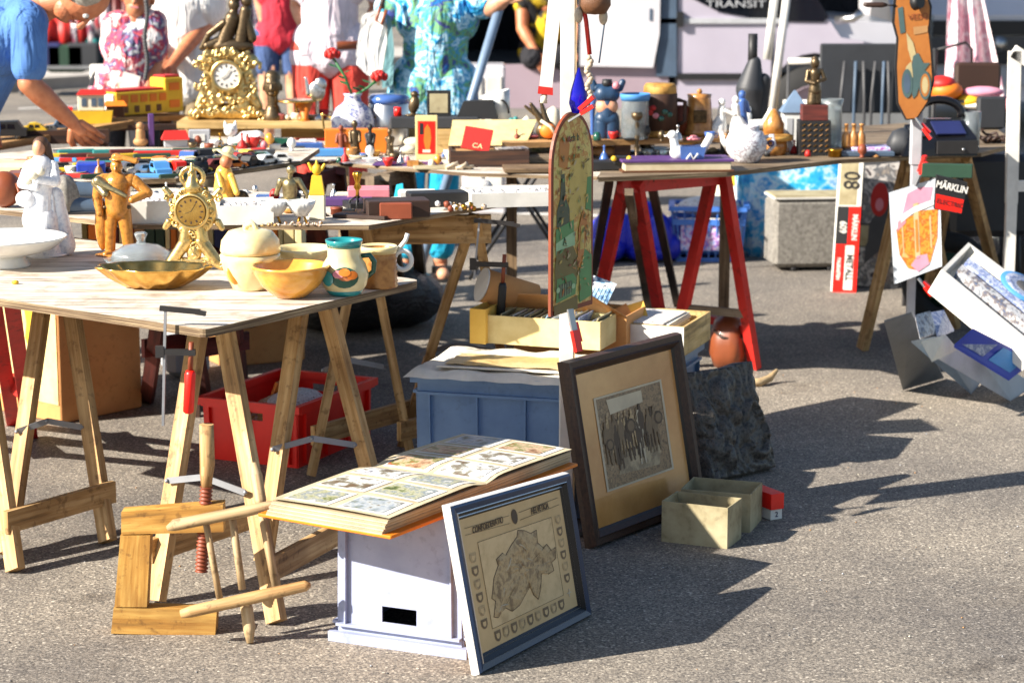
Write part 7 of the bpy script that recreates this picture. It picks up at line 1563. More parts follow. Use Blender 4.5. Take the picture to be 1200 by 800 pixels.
# toy bus / garage on its own board
pA = WD(128, 139, 9.6); pB = WD(224, 135, 9.9); T = thing('small_board', 'short raised board under the yellow toy bus', 'board', pA); d2 = pB - pA; n2_ = V((-d2.y, d2.x, 0)).normalized()
MB('lightplank').hexa([pA - V((0, 0, .02)), pB - V((0, 0, .02)), pB + n2_ * .25 - V((0, 0, .02)), pA + n2_ * .25 - V((0, 0, .02)), pA, pB, pB + n2_ * .25, pA + n2_ * .25]).build('plank', T, True)
for t_ in (.1, .9): a = pA + d2 * t_ + n2_ * .12; MB('darkwood').beam(V((a.x, a.y, 0)), a - V((0, 0, .02)), .05, .05).build('support', T, True)
p = WD(173, 137, 9.8) + n2_ * .06; s_ = sc(p); rz_ = math.atan2(d2.y, d2.x); T = thing('toy_bus', 'yellow toy bus with red roof and orange windows, held up at the upper left', 'toy', up(p, pA.z + .001), rz_)
MB('yellow').bbox(V((-4, 0, 12)) * s_, (68 * s_, 26 * s_, 24 * s_), .004).build('body', T); MB('yellow').bbox(V((36, 0, 18)) * s_, (24 * s_, 26.4 * s_, 36 * s_), .004).build('cab_body', T); MB('red').bbox(V((-6, 0, 25)) * s_, (62 * s_, 22 * s_, 3 * s_), .003).build('roof', T); MB('red').bbox(V((36, 0, 37)) * s_, (20 * s_, 20 * s_, 3 * s_), .003).build('cab_roof', T)
MB('white').bbox(V((-39, 0, 13)) * s_, (3 * s_, 22 * s_, 18 * s_), .002).build('white_front', T)
for k in range(5): MB('orange').bbox(V((-27 + k * 12, -13.2, 17)) * s_, (9 * s_, 1 * s_, 8 * s_), .001).build('window', T)
for k in range(4): MB('brown').bbox(V((-26 + k * 14, -13.2, 6)) * s_, (6 * s_, 1 * s_, 7 * s_), .001).build('door_panel', T)
for z in (9, 27): MB('orange').bbox(V((36, -13.6, z)) * s_, (13 * s_, 1 * s_, 8 * s_), .001).build('window', T)
# ---- white shelf with gilt clock, bust and statuettes
YS = 9.7; s0, s1 = WD(207, 143, YS - .1), WD(402, 147, YS - .1)
T = thing('low_shelf', 'white-topped low shelf on orange wooden blocks, under the bronze and gilt clock', 'shelf', s0); zt = s0.z; zd = V((0, .34, 0))
s1 = up(s1, zt); MB('cleanwood').hexa([s0 - V((0, 0, .028)), s1 - V((0, 0, .028)), s1 + zd - V((0, 0, .028)), s0 + zd - V((0, 0, .028)), s0, s1, s1 + zd, s0 + zd]).build('shelf_top', T, True)
for xa, xb in ((.06, .48), (.62, .92)):
    a = s0.lerp(s1, xa); b_ = s0.lerp(s1, xb); MB('goldwood').box(((a.x + b_.x) / 2, a.y + .17, (zt - .028 + Z3 - .02) / 2 + .0), (b_.x - a.x, .26, zt - .03 - Z3 + .02)).build('block', T, True)
for xa in (.02, .98): a = s0.lerp(s1, xa); MB('palewood').beam(V((a.x, a.y + .17, 0)), V((a.x, a.y + .17, zt - .03)), .045, .045, up=(0, 1, 0)).build('support', T, True)
def BS(px, py, dy=.1): p = WD(px, py, YS - .1 + dy); return up(p, zt + .0005), sc(p)
p, s_ = BS(268, 136, .12); T = thing('figure_clock', 'large gilt clock topped by dark bronze figures, on the white-topped shelf', 'clock', p)
k_ = s_; S = [('c', (-26, 0, 8), 9, (26, 0, 8), 9), ('c', (-26, 0, 8), 8, (-38, 0, 4), 5), ('c', (26, 0, 8), 8, (38, 0, 4), 5), ('c', (-16, 0, 14), 10, (-12, 0, 62), 8), ('c', (16, 0, 14), 10, (12, 0, 62), 8), ('e', (0, 0, 44), (26, 9, 26)), ('c', (-22, 0, 30), 7, (-30, 0, 14), 6), ('c', (22, 0, 30), 7, (30, 0, 14), 6), ('e', (0, 0, 66), (18, 8, 10)), ('e', (-24, 0, 60), (8, 5, 8)), ('e', (24, 0, 60), (8, 5, 8))]
cvt = lambda S, k_: [('c', V(a[1]) * k_, a[2] * k_, V(a[3]) * k_, a[4] * k_) if a[0] == 'c' else ('e', V(a[1]) * k_, tuple(q_ * k_ for q_ in a[2])) for a in S]
outl = [(24 * cos(t), 46 + 25 * sin(t), 4.4) for t in [i * .4 for i in range(16)]] + [(x, z, 4.4) for x, z in ((-34, 5), (-26, 10), (-18, 8), (-9, 9), (0, 8), (9, 9), (18, 8), (26, 10), (34, 5), (-24, 22), (24, 22), (-15, 20), (15, 20), (-6, 20), (6, 20), (-28, 34), (28, 34), (-20, 66), (20, 66), (-30, 58), (30, 58), (0, 70))]
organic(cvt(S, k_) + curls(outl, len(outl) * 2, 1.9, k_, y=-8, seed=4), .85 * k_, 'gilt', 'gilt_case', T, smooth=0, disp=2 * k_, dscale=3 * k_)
MB('gilt').lathe([(13 * k_, 0), (13 * k_, 4 * k_), (16 * k_, 5 * k_), (17 * k_, 0)], c=(0, -10 * k_, 46 * k_), axis=RX).build('bezel', T); dl_ = MB('white').lathe([(0, 3 * k_), (13 * k_, 3 * k_)], c=(0, -10 * k_, 46 * k_), axis=RX).build('dial', T)
for i in range(12): t = i * pi / 6; MB('black').box(V((10 * cos(t), -13.3, 46 + 10 * sin(t))) * k_, (1.2 * k_, .3 * k_, 2.6 * k_), R=Matrix.Rotation(pi / 2 - t, 3, 'Y')).build('hour_mark', dl_)
MB('black').beam(V((0, -14, 46)) * k_, V((4, -14, 52)) * k_, .8 * k_, .5 * k_).beam(V((0, -14, 46)) * k_, V((-5, -14, 43)) * k_, .8 * k_, .5 * k_).build('hands', T)
organic(cvt([('e', (4, 0, 76), (24, 9, 8)), ('c', (-4, 0, 78), 8, (6, 0, 104), 8), ('e', (8, 0, 118), (6, 6, 7)), ('c', (4, 0, 104), 6, (8, 0, 112), 4), ('c', (-2, -4, 100), 4, (-18, -4, 88), 3.4), ('c', (-18, -4, 88), 3.2, (-26, -2, 74), 3), ('c', (-4, 0, 82), 6, (-20, -2, 76), 5), ('c', (14, 0, 80), 7, (20, 0, 112), 6), ('e', (21, 0, 122), (6, 5, 6)), ('c', (20, 0, 104), 5, (26, 0, 84), 5), ('c', (8, 0, 122), 5, (14, 0, 132), 6)], k_), 1.2 * k_, 'darkbronze', 'bronze_figures', T, smooth=1, disp=3 * k_, dscale=5 * k_)
# bust
p, s_ = BS(320, 139, .08); T = thing('bust', 'dark carved wooden head bust with a long neck, right of the large gilt clock', 'bust', p)
organic(cvt([('c', (0, 0, 3), 10, (0, 0, 10), 8), ('c', (0, 0, 8), 5.5, (0, 0, 24), 5.5), ('e', (0, -1, 36), (9, 10, 13)), ('c', (0, -10, 37), 1.6, (0, -11, 33), 2.2), ('e', (0, -9, 28), (3.4, 2.4, 1.6)), ('e', (-9, 0, 34), (1.6, 2.6, 4)), ('e', (9, 0, 34), (1.6, 2.6, 4)), ('e', (0, 1, 44), (8.6, 9, 8)), ('c', (-4, -9.4, 39), 1.3, (-2, -9.6, 39), 1), ('c', (4, -9.4, 39), 1.3, (2, -9.6, 39), 1)], s_), .8 * s_, 'darkbronze', 'head', T, smooth=1)
# scales and statuette
p, s_ = BS(348, 140, .08); T = thing('brass_scale', 'small brass letter scale with a flat pan, beside the bust', 'scale', p); MB('brass').lathe([(0, 18 * s_), (20 * s_, 19 * s_), (21 * s_, 21 * s_), (0, 20 * s_)], n=28).build('pan', T); MB('brass').tube([(0, 0, 2 * s_), (0, 0, 18 * s_)], 2 * s_, 10).build('stem', T)
mb = MB('ivory')
for k in range(9): mb.ball(V((-13 + k * 3.2, 2 * (-1) ** k, 3)) * s_, 2.8 * s_, 8)
mb.build('beads', T)
p, s_ = BS(372, 140, .08); T = thing('glass_holder', 'amber glass candle holder in front of the silver statuette', 'candle holder', p + V((-.05, -.03, 0))); lpart(T, s_, 'amber_cup', [(0, 0), (6, 0), (3, 3), (9, 20), (8, 20), (0, 4)], 'orange')
statue('statuette', 'silver feathered statuette on a dark stem, before the red trousers', 'statuette', 375, 0, 0, 46, [('c', (0, 0, .02), .12, (0, 0, .05), .06), ('c', (0, 0, .05), .035, (0, 0, .42), .04), ('e', (0, 0, .65), (.19, .08, .24)), ('e', (.08, 0, .8), (.14, .07, .16)), ('c', (-.2, 0, .6), .06, (-.25, 0, .95), .03)], 'silver_old', disp=.04, at=(p, s_))
# white cat
p, s_ = B(281, 172, ZT); p = p + V((0, .0, .0)); T = thing('cat_figurine', 'white ceramic cat lying on the board below the white-topped shelf', 'figurine', p)
organic(cvt([('c', (4, 0, 8), 8, (18, 0, 8), 9), ('c', (-8, 0, 5), 6, (4, 0, 8), 7), ('e', (-9, -1, 17), (7, 6.5, 7)), ('c', (-14, 0, 21), 2.4, (-15, 0, 26), 1), ('c', (-5, 0, 21), 2.4, (-4, 0, 26), 1), ('c', (22, 0, 4), 4, (30, -4, 3), 2.6), ('c', (-9, -4, 2), 3, (-9, -8, 2), 2.5)], s_), 1.0 * s_, 'whiteglaze', 'cat_body', T, smooth=2)
for x in (-11.5, -6.5): MB('black').ball(V((x, -7.2, 18)) * s_, .9 * s_, 6).build('eye', T)
# toy house and boxes behind model cars
p, s_ = B(206, 172, ZT); T = thing('toy_house', 'toy house with a bright red roof below the white-topped shelf', 'toy', p, .2); MB('palegrey').bbox(V((0, 0, 5)) * s_, (24 * s_, 14 * s_, 10 * s_), .002).build('wall', T); MB('red').hexa([V(q_) * s_ for q_ in ((-15, -10, 8), (14, -10, 8), (14, 10, 8), (-15, 10, 8), (-11, -1, 17), (11, -1, 17), (11, 1, 17), (-11, 1, 17))]).build('roof', T)
p, s_ = B(234, 170, ZT); T = thing('toy_shop', 'grey toy shop front with a white window, right of the red-roofed toy house', 'toy', p, .1); MB('palegrey').bbox(V((0, 0, 8)) * s_, (22 * s_, 10 * s_, 16 * s_), .002).build('wall', T); MB('white').bbox(V((0, -5.2, 8)) * s_, (12 * s_, .8 * s_, 7 * s_), .001).build('window', T)
boxy('purple_ruler_box', 'upright lilac strip with dark marks leaning by the toy bus', 'strip', 178, 172, ZT, 6, .02, 34, 'purple', .2)
statue('wooden_figure', 'small seated wooden figure under the raised toy bus', 'figurine', 165, 172, ZT, 26, [('e', (0, 0, .2), (.3, .25, .2)), ('c', (0, 0, .3), .2, (0, 0, .6), .18), ('e', (0, 0, .82), (.17, .17, .17))], 'tan')
# ---- far table: vase with roses, canister, bronzes
Z = Z3
p, s_ = B(414, 172, Z); T = thing('vase', 'round blue and white painted vase holding two red roses', 'vase', p)
lpart(T, s_, 'vase_body', [(0, 0), (12, 0), (15, 3), (22, 16), (23, 28), (18, 40), (9, 47), (8, 52), (10, 55), (8, 55), (6, 48), (0, 44)], 'vasepaint', n=34); MB('brass').tube([V(q_) * s_ for q_ in ((-22, 0, 30), (-32, 0, 34), (-30, 0, 18), (-22, 0, 12))], 1.3 * s_, 8).build('handle', T); MB('brass').tube([V(q_) * s_ for q_ in ((22, 0, 30), (32, 0, 34), (30, 0, 18), (22, 0, 12))], 1.3 * s_, 8).build('handle', T)
def rose(label, px, py, px2, py2):
    top = WD(px, py, p.y); T = thing('rose', label, 'flower', V((p.x, p.y, p.z + 52 * s_))); b_ = T.location; T['group'] = 'roses in the painted vase'
    MB('green').tube([b_, (b_ + top) / 2 + V((.01, 0, 0)), top], 1.3 * s_, 8).build('stem', T, True)
    mb = MB('red'); random.seed(int(px))
    for k in range(16):
        a = k * 2.4; r_ = 1 + k * .42; mb.ball(top + V((r_ * cos(a), r_ * sin(a), 3 - k * .28 + 2)) * s_, (3.6 * s_, 3 * s_, 4.4 * s_), 8, Matrix.Rotation(a, 3, 'Z') @ Matrix.Rotation(.5, 3, 'Y'))
    mb.build('blossom', T, True)
    mb = MB('green')
    for k in range(5):
        t_ = .15 + k * .14; c_ = b_.lerp(top, t_); a = k * 2.2; dd = V((cos(a), sin(a) * .5, .35)) * 13 * s_; sd_ = V((-sin(a), cos(a), 0)) * 4 * s_; mb.f([mb.v(c_), mb.v(c_ + dd * .5 + sd_), mb.v(c_ + dd), mb.v(c_ + dd * .5 - sd_)], True)
    mb.build('leaves', T, True)
rose('drooping dark red rose, left one in the painted vase', 389, 66, 0, 0); rose('full bright red rose, right one in the painted vase', 444, 92, 0, 0)
p2, s2 = B(449, 172, Z); p2 = p2 + V((.02, .06, 0)); T = thing('canister', 'mirror-like metal canister with a blue lid, right of the painted vase', 'canister', p2); lpart(T, s2, 'metal_body', [(0, 0), (20, 0), (21, 2), (21, 44), (19, 46)], 'silver'); lpart(T, s2, 'blue_lid', [(21.5, 44), (21.5, 50), (18, 53), (0, 54)], 'blueglaze')
boxy('red_box', 'wide bright red and orange box behind the row of small bronzes', 'box', 418, 180, Z, 66, .06, 25, 'orange', .03); 
for k, (px, py, h_, m_, lab) in enumerate(((400, 180, 30, 'rust', 'small coppery bronze figure, leftmost of the four before the vase'), (416, 183, 38, 'darkbronze', 'small dark bronze figure with a wide base, second of the four'), (434, 183, 34, 'black', 'small black draped figure, third of the four'), (457, 184, 30, 'darkbronze', 'small brown kneeling bronze, rightmost of the four'))):
    statue('statuette', lab, 'statuette', px, py, Z, h_, [('c', (0, 0, .04), .17, (0, 0, .25), .13), ('c', (0, 0, .25), .13, (0, 0, .62), .11), ('c', (-.1, 0, .66), .06, (.1, 0, .66), .06), ('c', (0, 0, .7), .05, (0, 0, .8), .05), ('e', (0, 0, .88), (.085, .09, .11)), ('c', (-.13, 0, .64), .05, (-.16 + .05 * k, -.1, .4), .045), ('c', (.13, 0, .64), .05, (.18 - .04 * k, -.08, .42), .045)], m_, disp=.02)
for px, py, w_, h_, m_, lab in ((360, 180, 34, 11, 'blueglaze', 'bright blue toy box lying left of the small bronzes'), (385, 184, 34, 8, 'skyblue', 'pale blue flat box in front of the bright blue one'), (361, 172, 18, 7, 'white', 'white lid on top behind the bright blue box'), (390, 176, 16, 8, 'navy', 'navy blue block beside the coppery bronze'), (333, 183, 44, 9, 'charcoal', 'long grey tin box at the left end of the far table')):
    boxy('small_box', lab, 'box', px, py, Z, w_, .05, h_, m_, .1, .004)
# magazines and papers at the front of the far table
for px, py, w_, m_, rz_, lab in ((432, 192, 62, 'magazine2', .1, 'pinkish grey magazine, leftmost at the front edge of the far table'), (475, 195, 70, 'purple', -.1, 'dark purple record sleeve at the front edge of the far table'), (520, 199, 60, 'greycard', .1, 'grey printed leaflet right of the purple sleeve'), (455, 187, 50, 'paper', .3, 'white sheet under the purple sleeve')):
    p, s_ = B(px, py, Z); mb = MB(m_); mb.bbox((0, .06, .003), (w_ * s_, .12, .005), .001); one(mb, 'magazine', lab, 'magazine', p, rz=rz_)
random.seed(14); mb = MB('rope'); p, s_ = B(537, 199, Z)
for k in range(12): mb.tube([V((random.uniform(-16, 10), random.uniform(-4, 6), random.uniform(1, 3))) * s_, V((random.uniform(-10, 18), random.uniform(-4, 6), random.uniform(2, 9))) * s_], 1.8 * s_, 6)
one(mb, 'driftwood', 'little heap of grey driftwood sticks left of the open wooden case', 'driftwood', p)
# red picture card, ivory shells
p, s_ = B(500, 187, Z); T = thing('picture_card', 'tall framed card with a red picture of an orange figure, on the far table', 'picture', p)
MB('palecard').bbox(V((0, 0, 23)) * s_, (23 * s_, 3 * s_, 46 * s_), .002).build('card', T); MB('redplastic').box(V((0, -1.7, 23)) * s_, (18 * s_, .4 * s_, 34 * s_)).build('picture_ground', T)
mb = MB('signamber'); vs = [(-1, 10), (3, 10), (5, 22), (4, 32), (1, 37), (-2, 32), (-3, 20)]; mb.f([mb.v(V((x, -2.1, z)) * s_) for x, z in vs]); mb.m('black').f([mb.v(V((x, -2.05, z)) * s_) for x, z in ((-7, 26), (-3, 26), (-3, 38), (-7, 38))]); mb.build('painted_figure', T); MB('ivory').box(V((0, -2, 9)) * s_, (8 * s_, .4 * s_, 3 * s_)).build('caption_patch', T)
for k in range(2): p, s_ = B(477 + k * 8, 181 - k * 9, Z); mb = MB('ivory'); mb.ball(V((0, 0, 5)) * s_, (11 * s_, 8 * s_, 5 * s_), 12); one(mb, 'shell', ['pale shell in front, left of the red picture card', 'pale shell behind the front one, near the red picture card'][k], 'shell', p)
# light wood boxes, black case and picture square
boxy('wooden_crate', 'low pale wooden box stack behind the red picture card', 'box', 532, 181, Z, 56, .16, 26, 'cleanwood', .04)
boxy('wooden_crate', 'pale wooden box under the black bird figure, left of the stack', 'box', 484, 168, Z, 36, .10, 16, 'cleanwood', 0)
zb_ = Z + 26 * sc(W(532, 181, Z)) + .002
p = W(532, 181, Z); s_ = sc(p)
mb = MB('charcoal'); mb.bbox((0, 0, 6 * s_), (92 * s_, .12, 12 * s_), .004); one(mb, 'black_case', 'flat black case lying on the pale wooden boxes', 'case', p + V((-20 * s_, .07, 26 * s_ + .001)))
q0 = p + V((-20 * s_, .07, 38 * s_ + .002))
T = thing('framed_square', 'small square frame with a grey panel standing on the flat black case', 'frame', q0 + V((4 * s_, 0, 0))); MB('black').bbox(V((0, 0, 13)) * s_, (25 * s_, 3 * s_, 27 * s_), .002).build('frame', T); MB('greycard').bbox(V((0, -1.6, 13)) * s_, (19 * s_, 1 * s_, 20 * s_), .001).build('panel', T)
mb = MB('black'); mb.hexa([V(q_) * s_ for q_ in ((-22, -10, 0), (22, -10, 0), (22, 10, 0), (-22, 10, 0), (-14, -8, 18), (16, -8, 20), (16, 8, 20), (-14, 8, 18))]); one(mb, 'black_box', 'black box with a sloping lid, right of the small square frame', 'box', q0 + V((44 * s_, .0, -.01)))
T = statue('bird_figure', 'dark bird figure on a small perch, left of the small square frame', 'figurine', 0, 180, 0, 26, [('e', (0, 0, .45), (.22, .2, .38), Matrix.Rotation(.2, 3, 'Y')), ('e', (.02, 0, .86), (.15, .15, .14)), ('c', (0, 0, .1), .08, (-.2, 0, .02), .06), ('c', (.12, 0, .86), .05, (.22, 0, .82), .02), ('e', (0, 0, .03), (.4, .2, .05))], 'darkbronze', at=(q0 + V((-22 * s_, 0, 0)), s_))
mb = MB('redplastic'); mb.lathe([(0, 0), (4 * s_, 0), (4 * s_, 9 * s_), (0, 9 * s_)], n=14); one(mb, 'red_candle', 'short red candle left of the dark bird figure', 'candle', q0 + V((-39 * s_, 0, 0)))
# mug with arch, gloves, shells further right
p = q0 + V((70 * s_, .04, -.02)); T = thing('stone_mug', 'tilted white and grey mug with an arch pattern, left of the green glove', 'mug', p)
MB('whiteglaze').lathe([(0, 0), (10 * s_, 0), (12 * s_, 14 * s_), (16 * s_, 30 * s_), (15 * s_, 30 * s_), (0, 8 * s_)], axis=Matrix.Rotation(-.25, 3, 'Y'), n=26).build('mug_body', T); MB('iron').tube([V((-2 + 9 * cos(t), -12, 8 + 14 * sin(t))) * s_ for t in [pi * i / 10 for i in range(11)]], 1.3 * s_, 6).build('arch_handle', T)
# shelf plank on the right table with goods
zr = .875; a, b_ = W(588, 168, zr), W(868, 160, zr); T = thing('raised_shelf', 'narrow brown shelf plank raised along the back of the right table', 'shelf', a)
MB('lightplank').hexa([a - V((0, 0, .02)), b_ - V((0, 0, .02)), b_ + V((0, .26, -.02)), a + V((0, .26, -.02)), a, b_, b_ + V((0, .26, 0)), a + V((0, .26, 0))]).build('plank', T, True)
for t_ in (.02, .5, .97): c_ = a.lerp(b_, t_); MB('darkwood').box(V((c_.x, c_.y + .12, (zr - .02 + Z3 + .004) / 2)), (.06, .2, zr - .02 - Z3 - .006)).build('block', T, True)
for t_ in (.04, .96): c_ = a.lerp(b_, t_); MB('oldwood').beam(V((c_.x, c_.y + .2, 0)), V((c_.x, c_.y + .2, Z3 - .02)), .04, .03, up=(0, 1, 0)).build('support', T, True)
Z = zr + .001
random.seed(2)
organic([('c', V((0, 0, .02)), .012, V((-.012, 0, .055)), .010), ('c', V((0, 0, .02)), .012, V((.004, 0, .06)), .010), ('c', V((0, 0, .02)), .012, V((.02, 0, .05)), .009), ('e', V((0, 0, .018)), (.022, .012, .02))], .002, 'teal', 'glove', None, 2).location = W(603, 158, Z); o = [x for x in bpy.data.objects if x.name.startswith('glove')][0]; tag(o, 'small teal green glove ornament beside the tilted mug', 'ornament')
for k, (px, py, w_, h_, m_, lab) in enumerate(((586, 160, 10, 14, 'orange', 'small orange ornament left of the teal glove'), (617, 160, 12, 22, 'ivory', 'cream ornament right of the teal glove'), (592, 152, 16, 12, 'slate', 'grey-blue ornament behind the orange one'))):
    lath('ornament', lab, 'ornament', px, py, Z, [(0, 0), (w_ * .5, 0), (w_ * .7, h_ * .4), (w_ * .4, h_ * .8), (0, h_)], m_, n=16)
p, s_ = B(638, 163, Z); T = thing('driftwood_bird', 'dark and orange carved bird of shells and driftwood, left of the white post', 'ornament', p)
organic(cvt([('e', (2, 0, 9), (11, 7, 9)), ('c', (0, 0, 14), 5, (-14, 0, 36), 2), ('c', (2, 0, 18), 4, (-4, 0, 40), 1.5), ('c', (6, 0, 14), 4, (-20, 0, 34), 1.4)], s_), 1 * s_, 'darkbronze', 'wings', T, smooth=1, disp=2 * s_, dscale=4 * s_); MB('orange').ball(V((4, -7, 9)) * s_, (9 * s_, 5 * s_, 8 * s_), 12).build('orange_body', T); MB('ivory').tube([V(q_) * s_ for q_ in ((-4, -10, 20), (6, -12, 14), (12, -10, 4))], 1.6 * s_, 8).build('cord', T)
lath('ram_skull', 'white horn ring ornament directly left of the white post', 'ornament', 648, 158, Z, [(0, 0), (8, 0), (9, 14), (6, 26), (0, 30)], 'ivory', n=16)
# torso figurine
p, s_ = B(711, 162, Z); T = thing('torso_figurine', 'blue ceramic torso in a denim outfit with a bare midriff and pink flower', 'figurine', p)
organic(cvt([('c', (-5, 0, 3), 8.5, (-5, 0, 16), 8.5), ('c', (5, 0, 3), 8.5, (5, 0, 16), 8.5), ('c', (-4, 0, 20), 9, (4, 0, 20), 9), ('c', (0, 0, 24), 9, (0, 0, 34), 8.6)], s_), 1 * s_, 'crateblue', 'jeans', T, 2, disp=0)
bpy.data.objects[T.children[0].name].data.materials[0] = plain('darkdenim', (34, 62, 92), rough=.4, scale=60)
organic(cvt([('c', (-3, 0, 33), 8.7, (3, 0, 33), 8.7)], s_), 1 * s_, 'skin', 'midriff', T, 2)
organic(cvt([('c', (-4, 0, 46), 9.4, (4, 0, 46), 9.4), ('c', (-11, 0, 52), 4.5, (11, 0, 52), 4.5), ('c', (-13, 0, 52), 4, (-15, 0, 58), 3.4), ('c', (13, 0, 52), 4, (16, 0, 58), 3.4)], s_), 1 * s_, 'darkdenim', 'jacket', T, 2)
MB('black').tube([(0, 0, 54 * s_), (0, 0, 61 * s_)], [6 * s_, 5 * s_], 14).build('neck_cap', T); MB('pink').ball(V((9, -8, 55)) * s_, 4 * s_, 10).build('flower', T)
# jars, tankards
p, s_ = B(744, 163, Z); T = thing('glass_jar', 'wide clear glass jar with a pale blue rim, left of the painted barrel tankard', 'jar', p); lpart(T, s_, 'jar_body', [(0, 0), (13, 0), (15, 4), (14, 40), (16, 46), (15, 47), (13, 40), (13, 4), (0, 3)], 'glass'); lpart(T, s_, 'blue_rim', [(14.4, 40), (16.2, 46), (15, 47.4), (13.6, 42)], 'skyblue'); MB('ivory').ball(V((3, 0, 14)) * s_, (4 * s_, 4 * s_, 11 * s_), 10).build('ornament_inside', T)
p, s_ = B(773, 160, Z); T = thing('barrel_tankard', 'dark brown wooden barrel tankard painted with red roses', 'tankard', p); lpart(T, s_, 'barrel', [(0, 6), (19, 6), (18, 44), (17, 46)], 'darkwood'); lpart(T, s_, 'lower_hoop', [(0, 0), (20, 0), (20, 7), (0, 7)], 'goldwood'); lpart(T, s_, 'upper_hoop', [(17.6, 42), (17, 52), (15, 55), (0, 55)], 'goldwood')
MB('darkwood').tube([V(q_) * s_ for q_ in ((18, 0, 38), (26, 0, 36), (26, 0, 16), (19, 0, 12))], 2.4 * s_, 8).build('handle', T)
for x, z, m_ in ((-10, 26, 'red'), (-5, 23, 'pink'), (-8, 31, 'red'), (4, 27, 'greenglaze'), (9, 24, 'greenglaze'), (0, 20, 'greenglaze')): MB(m_).ball(V((x, -math.sqrt(max(1, 18.6 ** 2 - x * x)), z)) * s_, (3.6 * s_, 1.4 * s_, 3 * s_), 10).build('painted_rose', T)
lath('tumbler', 'small red-brown tumbler between the two wooden tankards', 'tumbler', 797, 158, Z, [(0, 0), (8, 0), (10, 30), (9, 30), (0, 4)], 'rust')
p, s_ = B(819, 158, Z); T = thing('wooden_stein', 'light wooden stein with a carved crest, tapering upward', 'stein', p); lpart(T, s_, 'stein_body', [(0, 0), (17, 0), (17, 5), (15, 6), (12, 38), (13, 42), (0, 43)], 'brownglaze'); MB('bronze').bbox(V((0, -14, 20)) * s_, (14 * s_, 2 * s_, 13 * s_), .003).build('crest', T); MB('brownglaze').ball(V((0, 0, 45)) * s_, 3 * s_, 10).build('lid_knob', T)
lath('round_box', 'round yellow wooden lidded box behind the white dove', 'box', 801, 168, Z3 + .004, [(0, 0), (16, 0), (16, 12), (17, 12), (17, 16), (0, 17)], 'goldwood')
# porcelain group
for nm, lab, px, py, h_, m1, extra in (('porcelain_group', 'white and pink porcelain couple in wide skirts', 854, 158, 42, 'whiteglaze', [('c', (-.28, 0, .1), .24, (-.2, 0, .4), .12), ('c', (.25, 0, .1), .26, (.2, 0, .4), .12), ('c', (-.2, 0, .4), .1, (-.18, 0, .66), .09), ('c', (.2, 0, .4), .1, (.16, 0, .7), .1), ('e', (-.18, 0, .8), (.09, .09, .1)), ('e', (.16, 0, .86), (.09, .09, .1)), ('c', (-.1, -.06, .6), .05, (.12, -.08, .5), .05)]),
    ('porcelain_lady', 'tall pale blue porcelain lady beside the white couple', 869, 155, 44, 'blueglaze', [('c', (0, 0, .06), .2, (0, 0, .45), .12), ('c', (0, 0, .45), .12, (0, 0, .72), .11), ('e', (0, 0, .88), (.09, .09, .11)), ('c', (-.1, 0, .7), .05, (-.16, 0, .5), .05), ('c', (.1, 0, .7), .05, (.16, 0, .5), .05)]),
    ('porcelain_rider', 'white porcelain figure seated beside the porcelain horse', 876, 162, 34, 'whiteglaze', [('c', (0, 0, .1), .2, (0, 0, .5), .13), ('c', (0, 0, .5), .13, (0, 0, .7), .12), ('e', (0, 0, .88), (.11, .11, .12)), ('c', (-.12, 0, .66), .05, (-.2, -.1, .45), .05)])):
    statue(nm, lab, 'porcelain', px, py, Z if py < 160 else Z3 + .004, h_, extra, m1, disp=.03)
p, s_ = B(890, 163, Z3 + .004); T = thing('porcelain_horse', 'small white porcelain horse with raised head, right of the porcelain figures', 'porcelain', p)
S = [('c', (-8, 0, 15), 5, (6, 0, 16), 5), ('c', (6, 0, 17), 4.4, (11, 0, 29), 3), ('c', (11, 0, 30), 3, (17, 0, 26), 2), ('c', (-11, 0, 16), 2, (-14, 0, 6), 1.4)] + [('c', (x, y, 13), 2.4, (x + e, y, 7), 1.6) for x, y, e in ((-9, 2, 1), (-9, -2, 1), (6, 2, 0), (6, -2, 1))] + [('c', (x + e, y, 7), 1.6, (x, y, 1), 1.5) for x, y, e in ((-9, 2, 1), (-9, -2, 1), (6, 2, 0), (6, -2, 1))]
organic(cvt(S, s_), .7 * s_, 'whiteglaze', 'horse_body', T, 1)
# teapot
Z = Z3 + .004
p, s_ = B(874, 190, Z); T = thing('teapot', 'blue and white painted teapot without lid at the front edge of the right table', 'teapot', p); lpart(T, s_, 'pot_body', [(0, 0), (12, 0), (14, 2), (21, 12), (22, 22), (17, 32), (13, 34), (14, 38), (12, 38), (0, 30)], 'delft', n=34); MB('delft').tube([V(q_) * s_ for q_ in ((19, -2, 26), (27, -3, 28), (29, -3, 18), (22, -2, 10))], 2.2 * s_, 8).build('handle', T); MB('whiteglaze').tube([V(q_) * s_ for q_ in ((-18, 0, 14), (-24, 0, 22), (-26, 0, 32))], [4 * s_, 3 * s_, 2 * s_], 8).build('spout', T)
MB('navy').tube([V((25 + 3 * cos(t), -6, 20 + 3 * sin(t))) * s_ for t in [2 * pi * i / 12 for i in range(12)]], .9 * s_, 6, closed=True).build('painted_scroll', T)
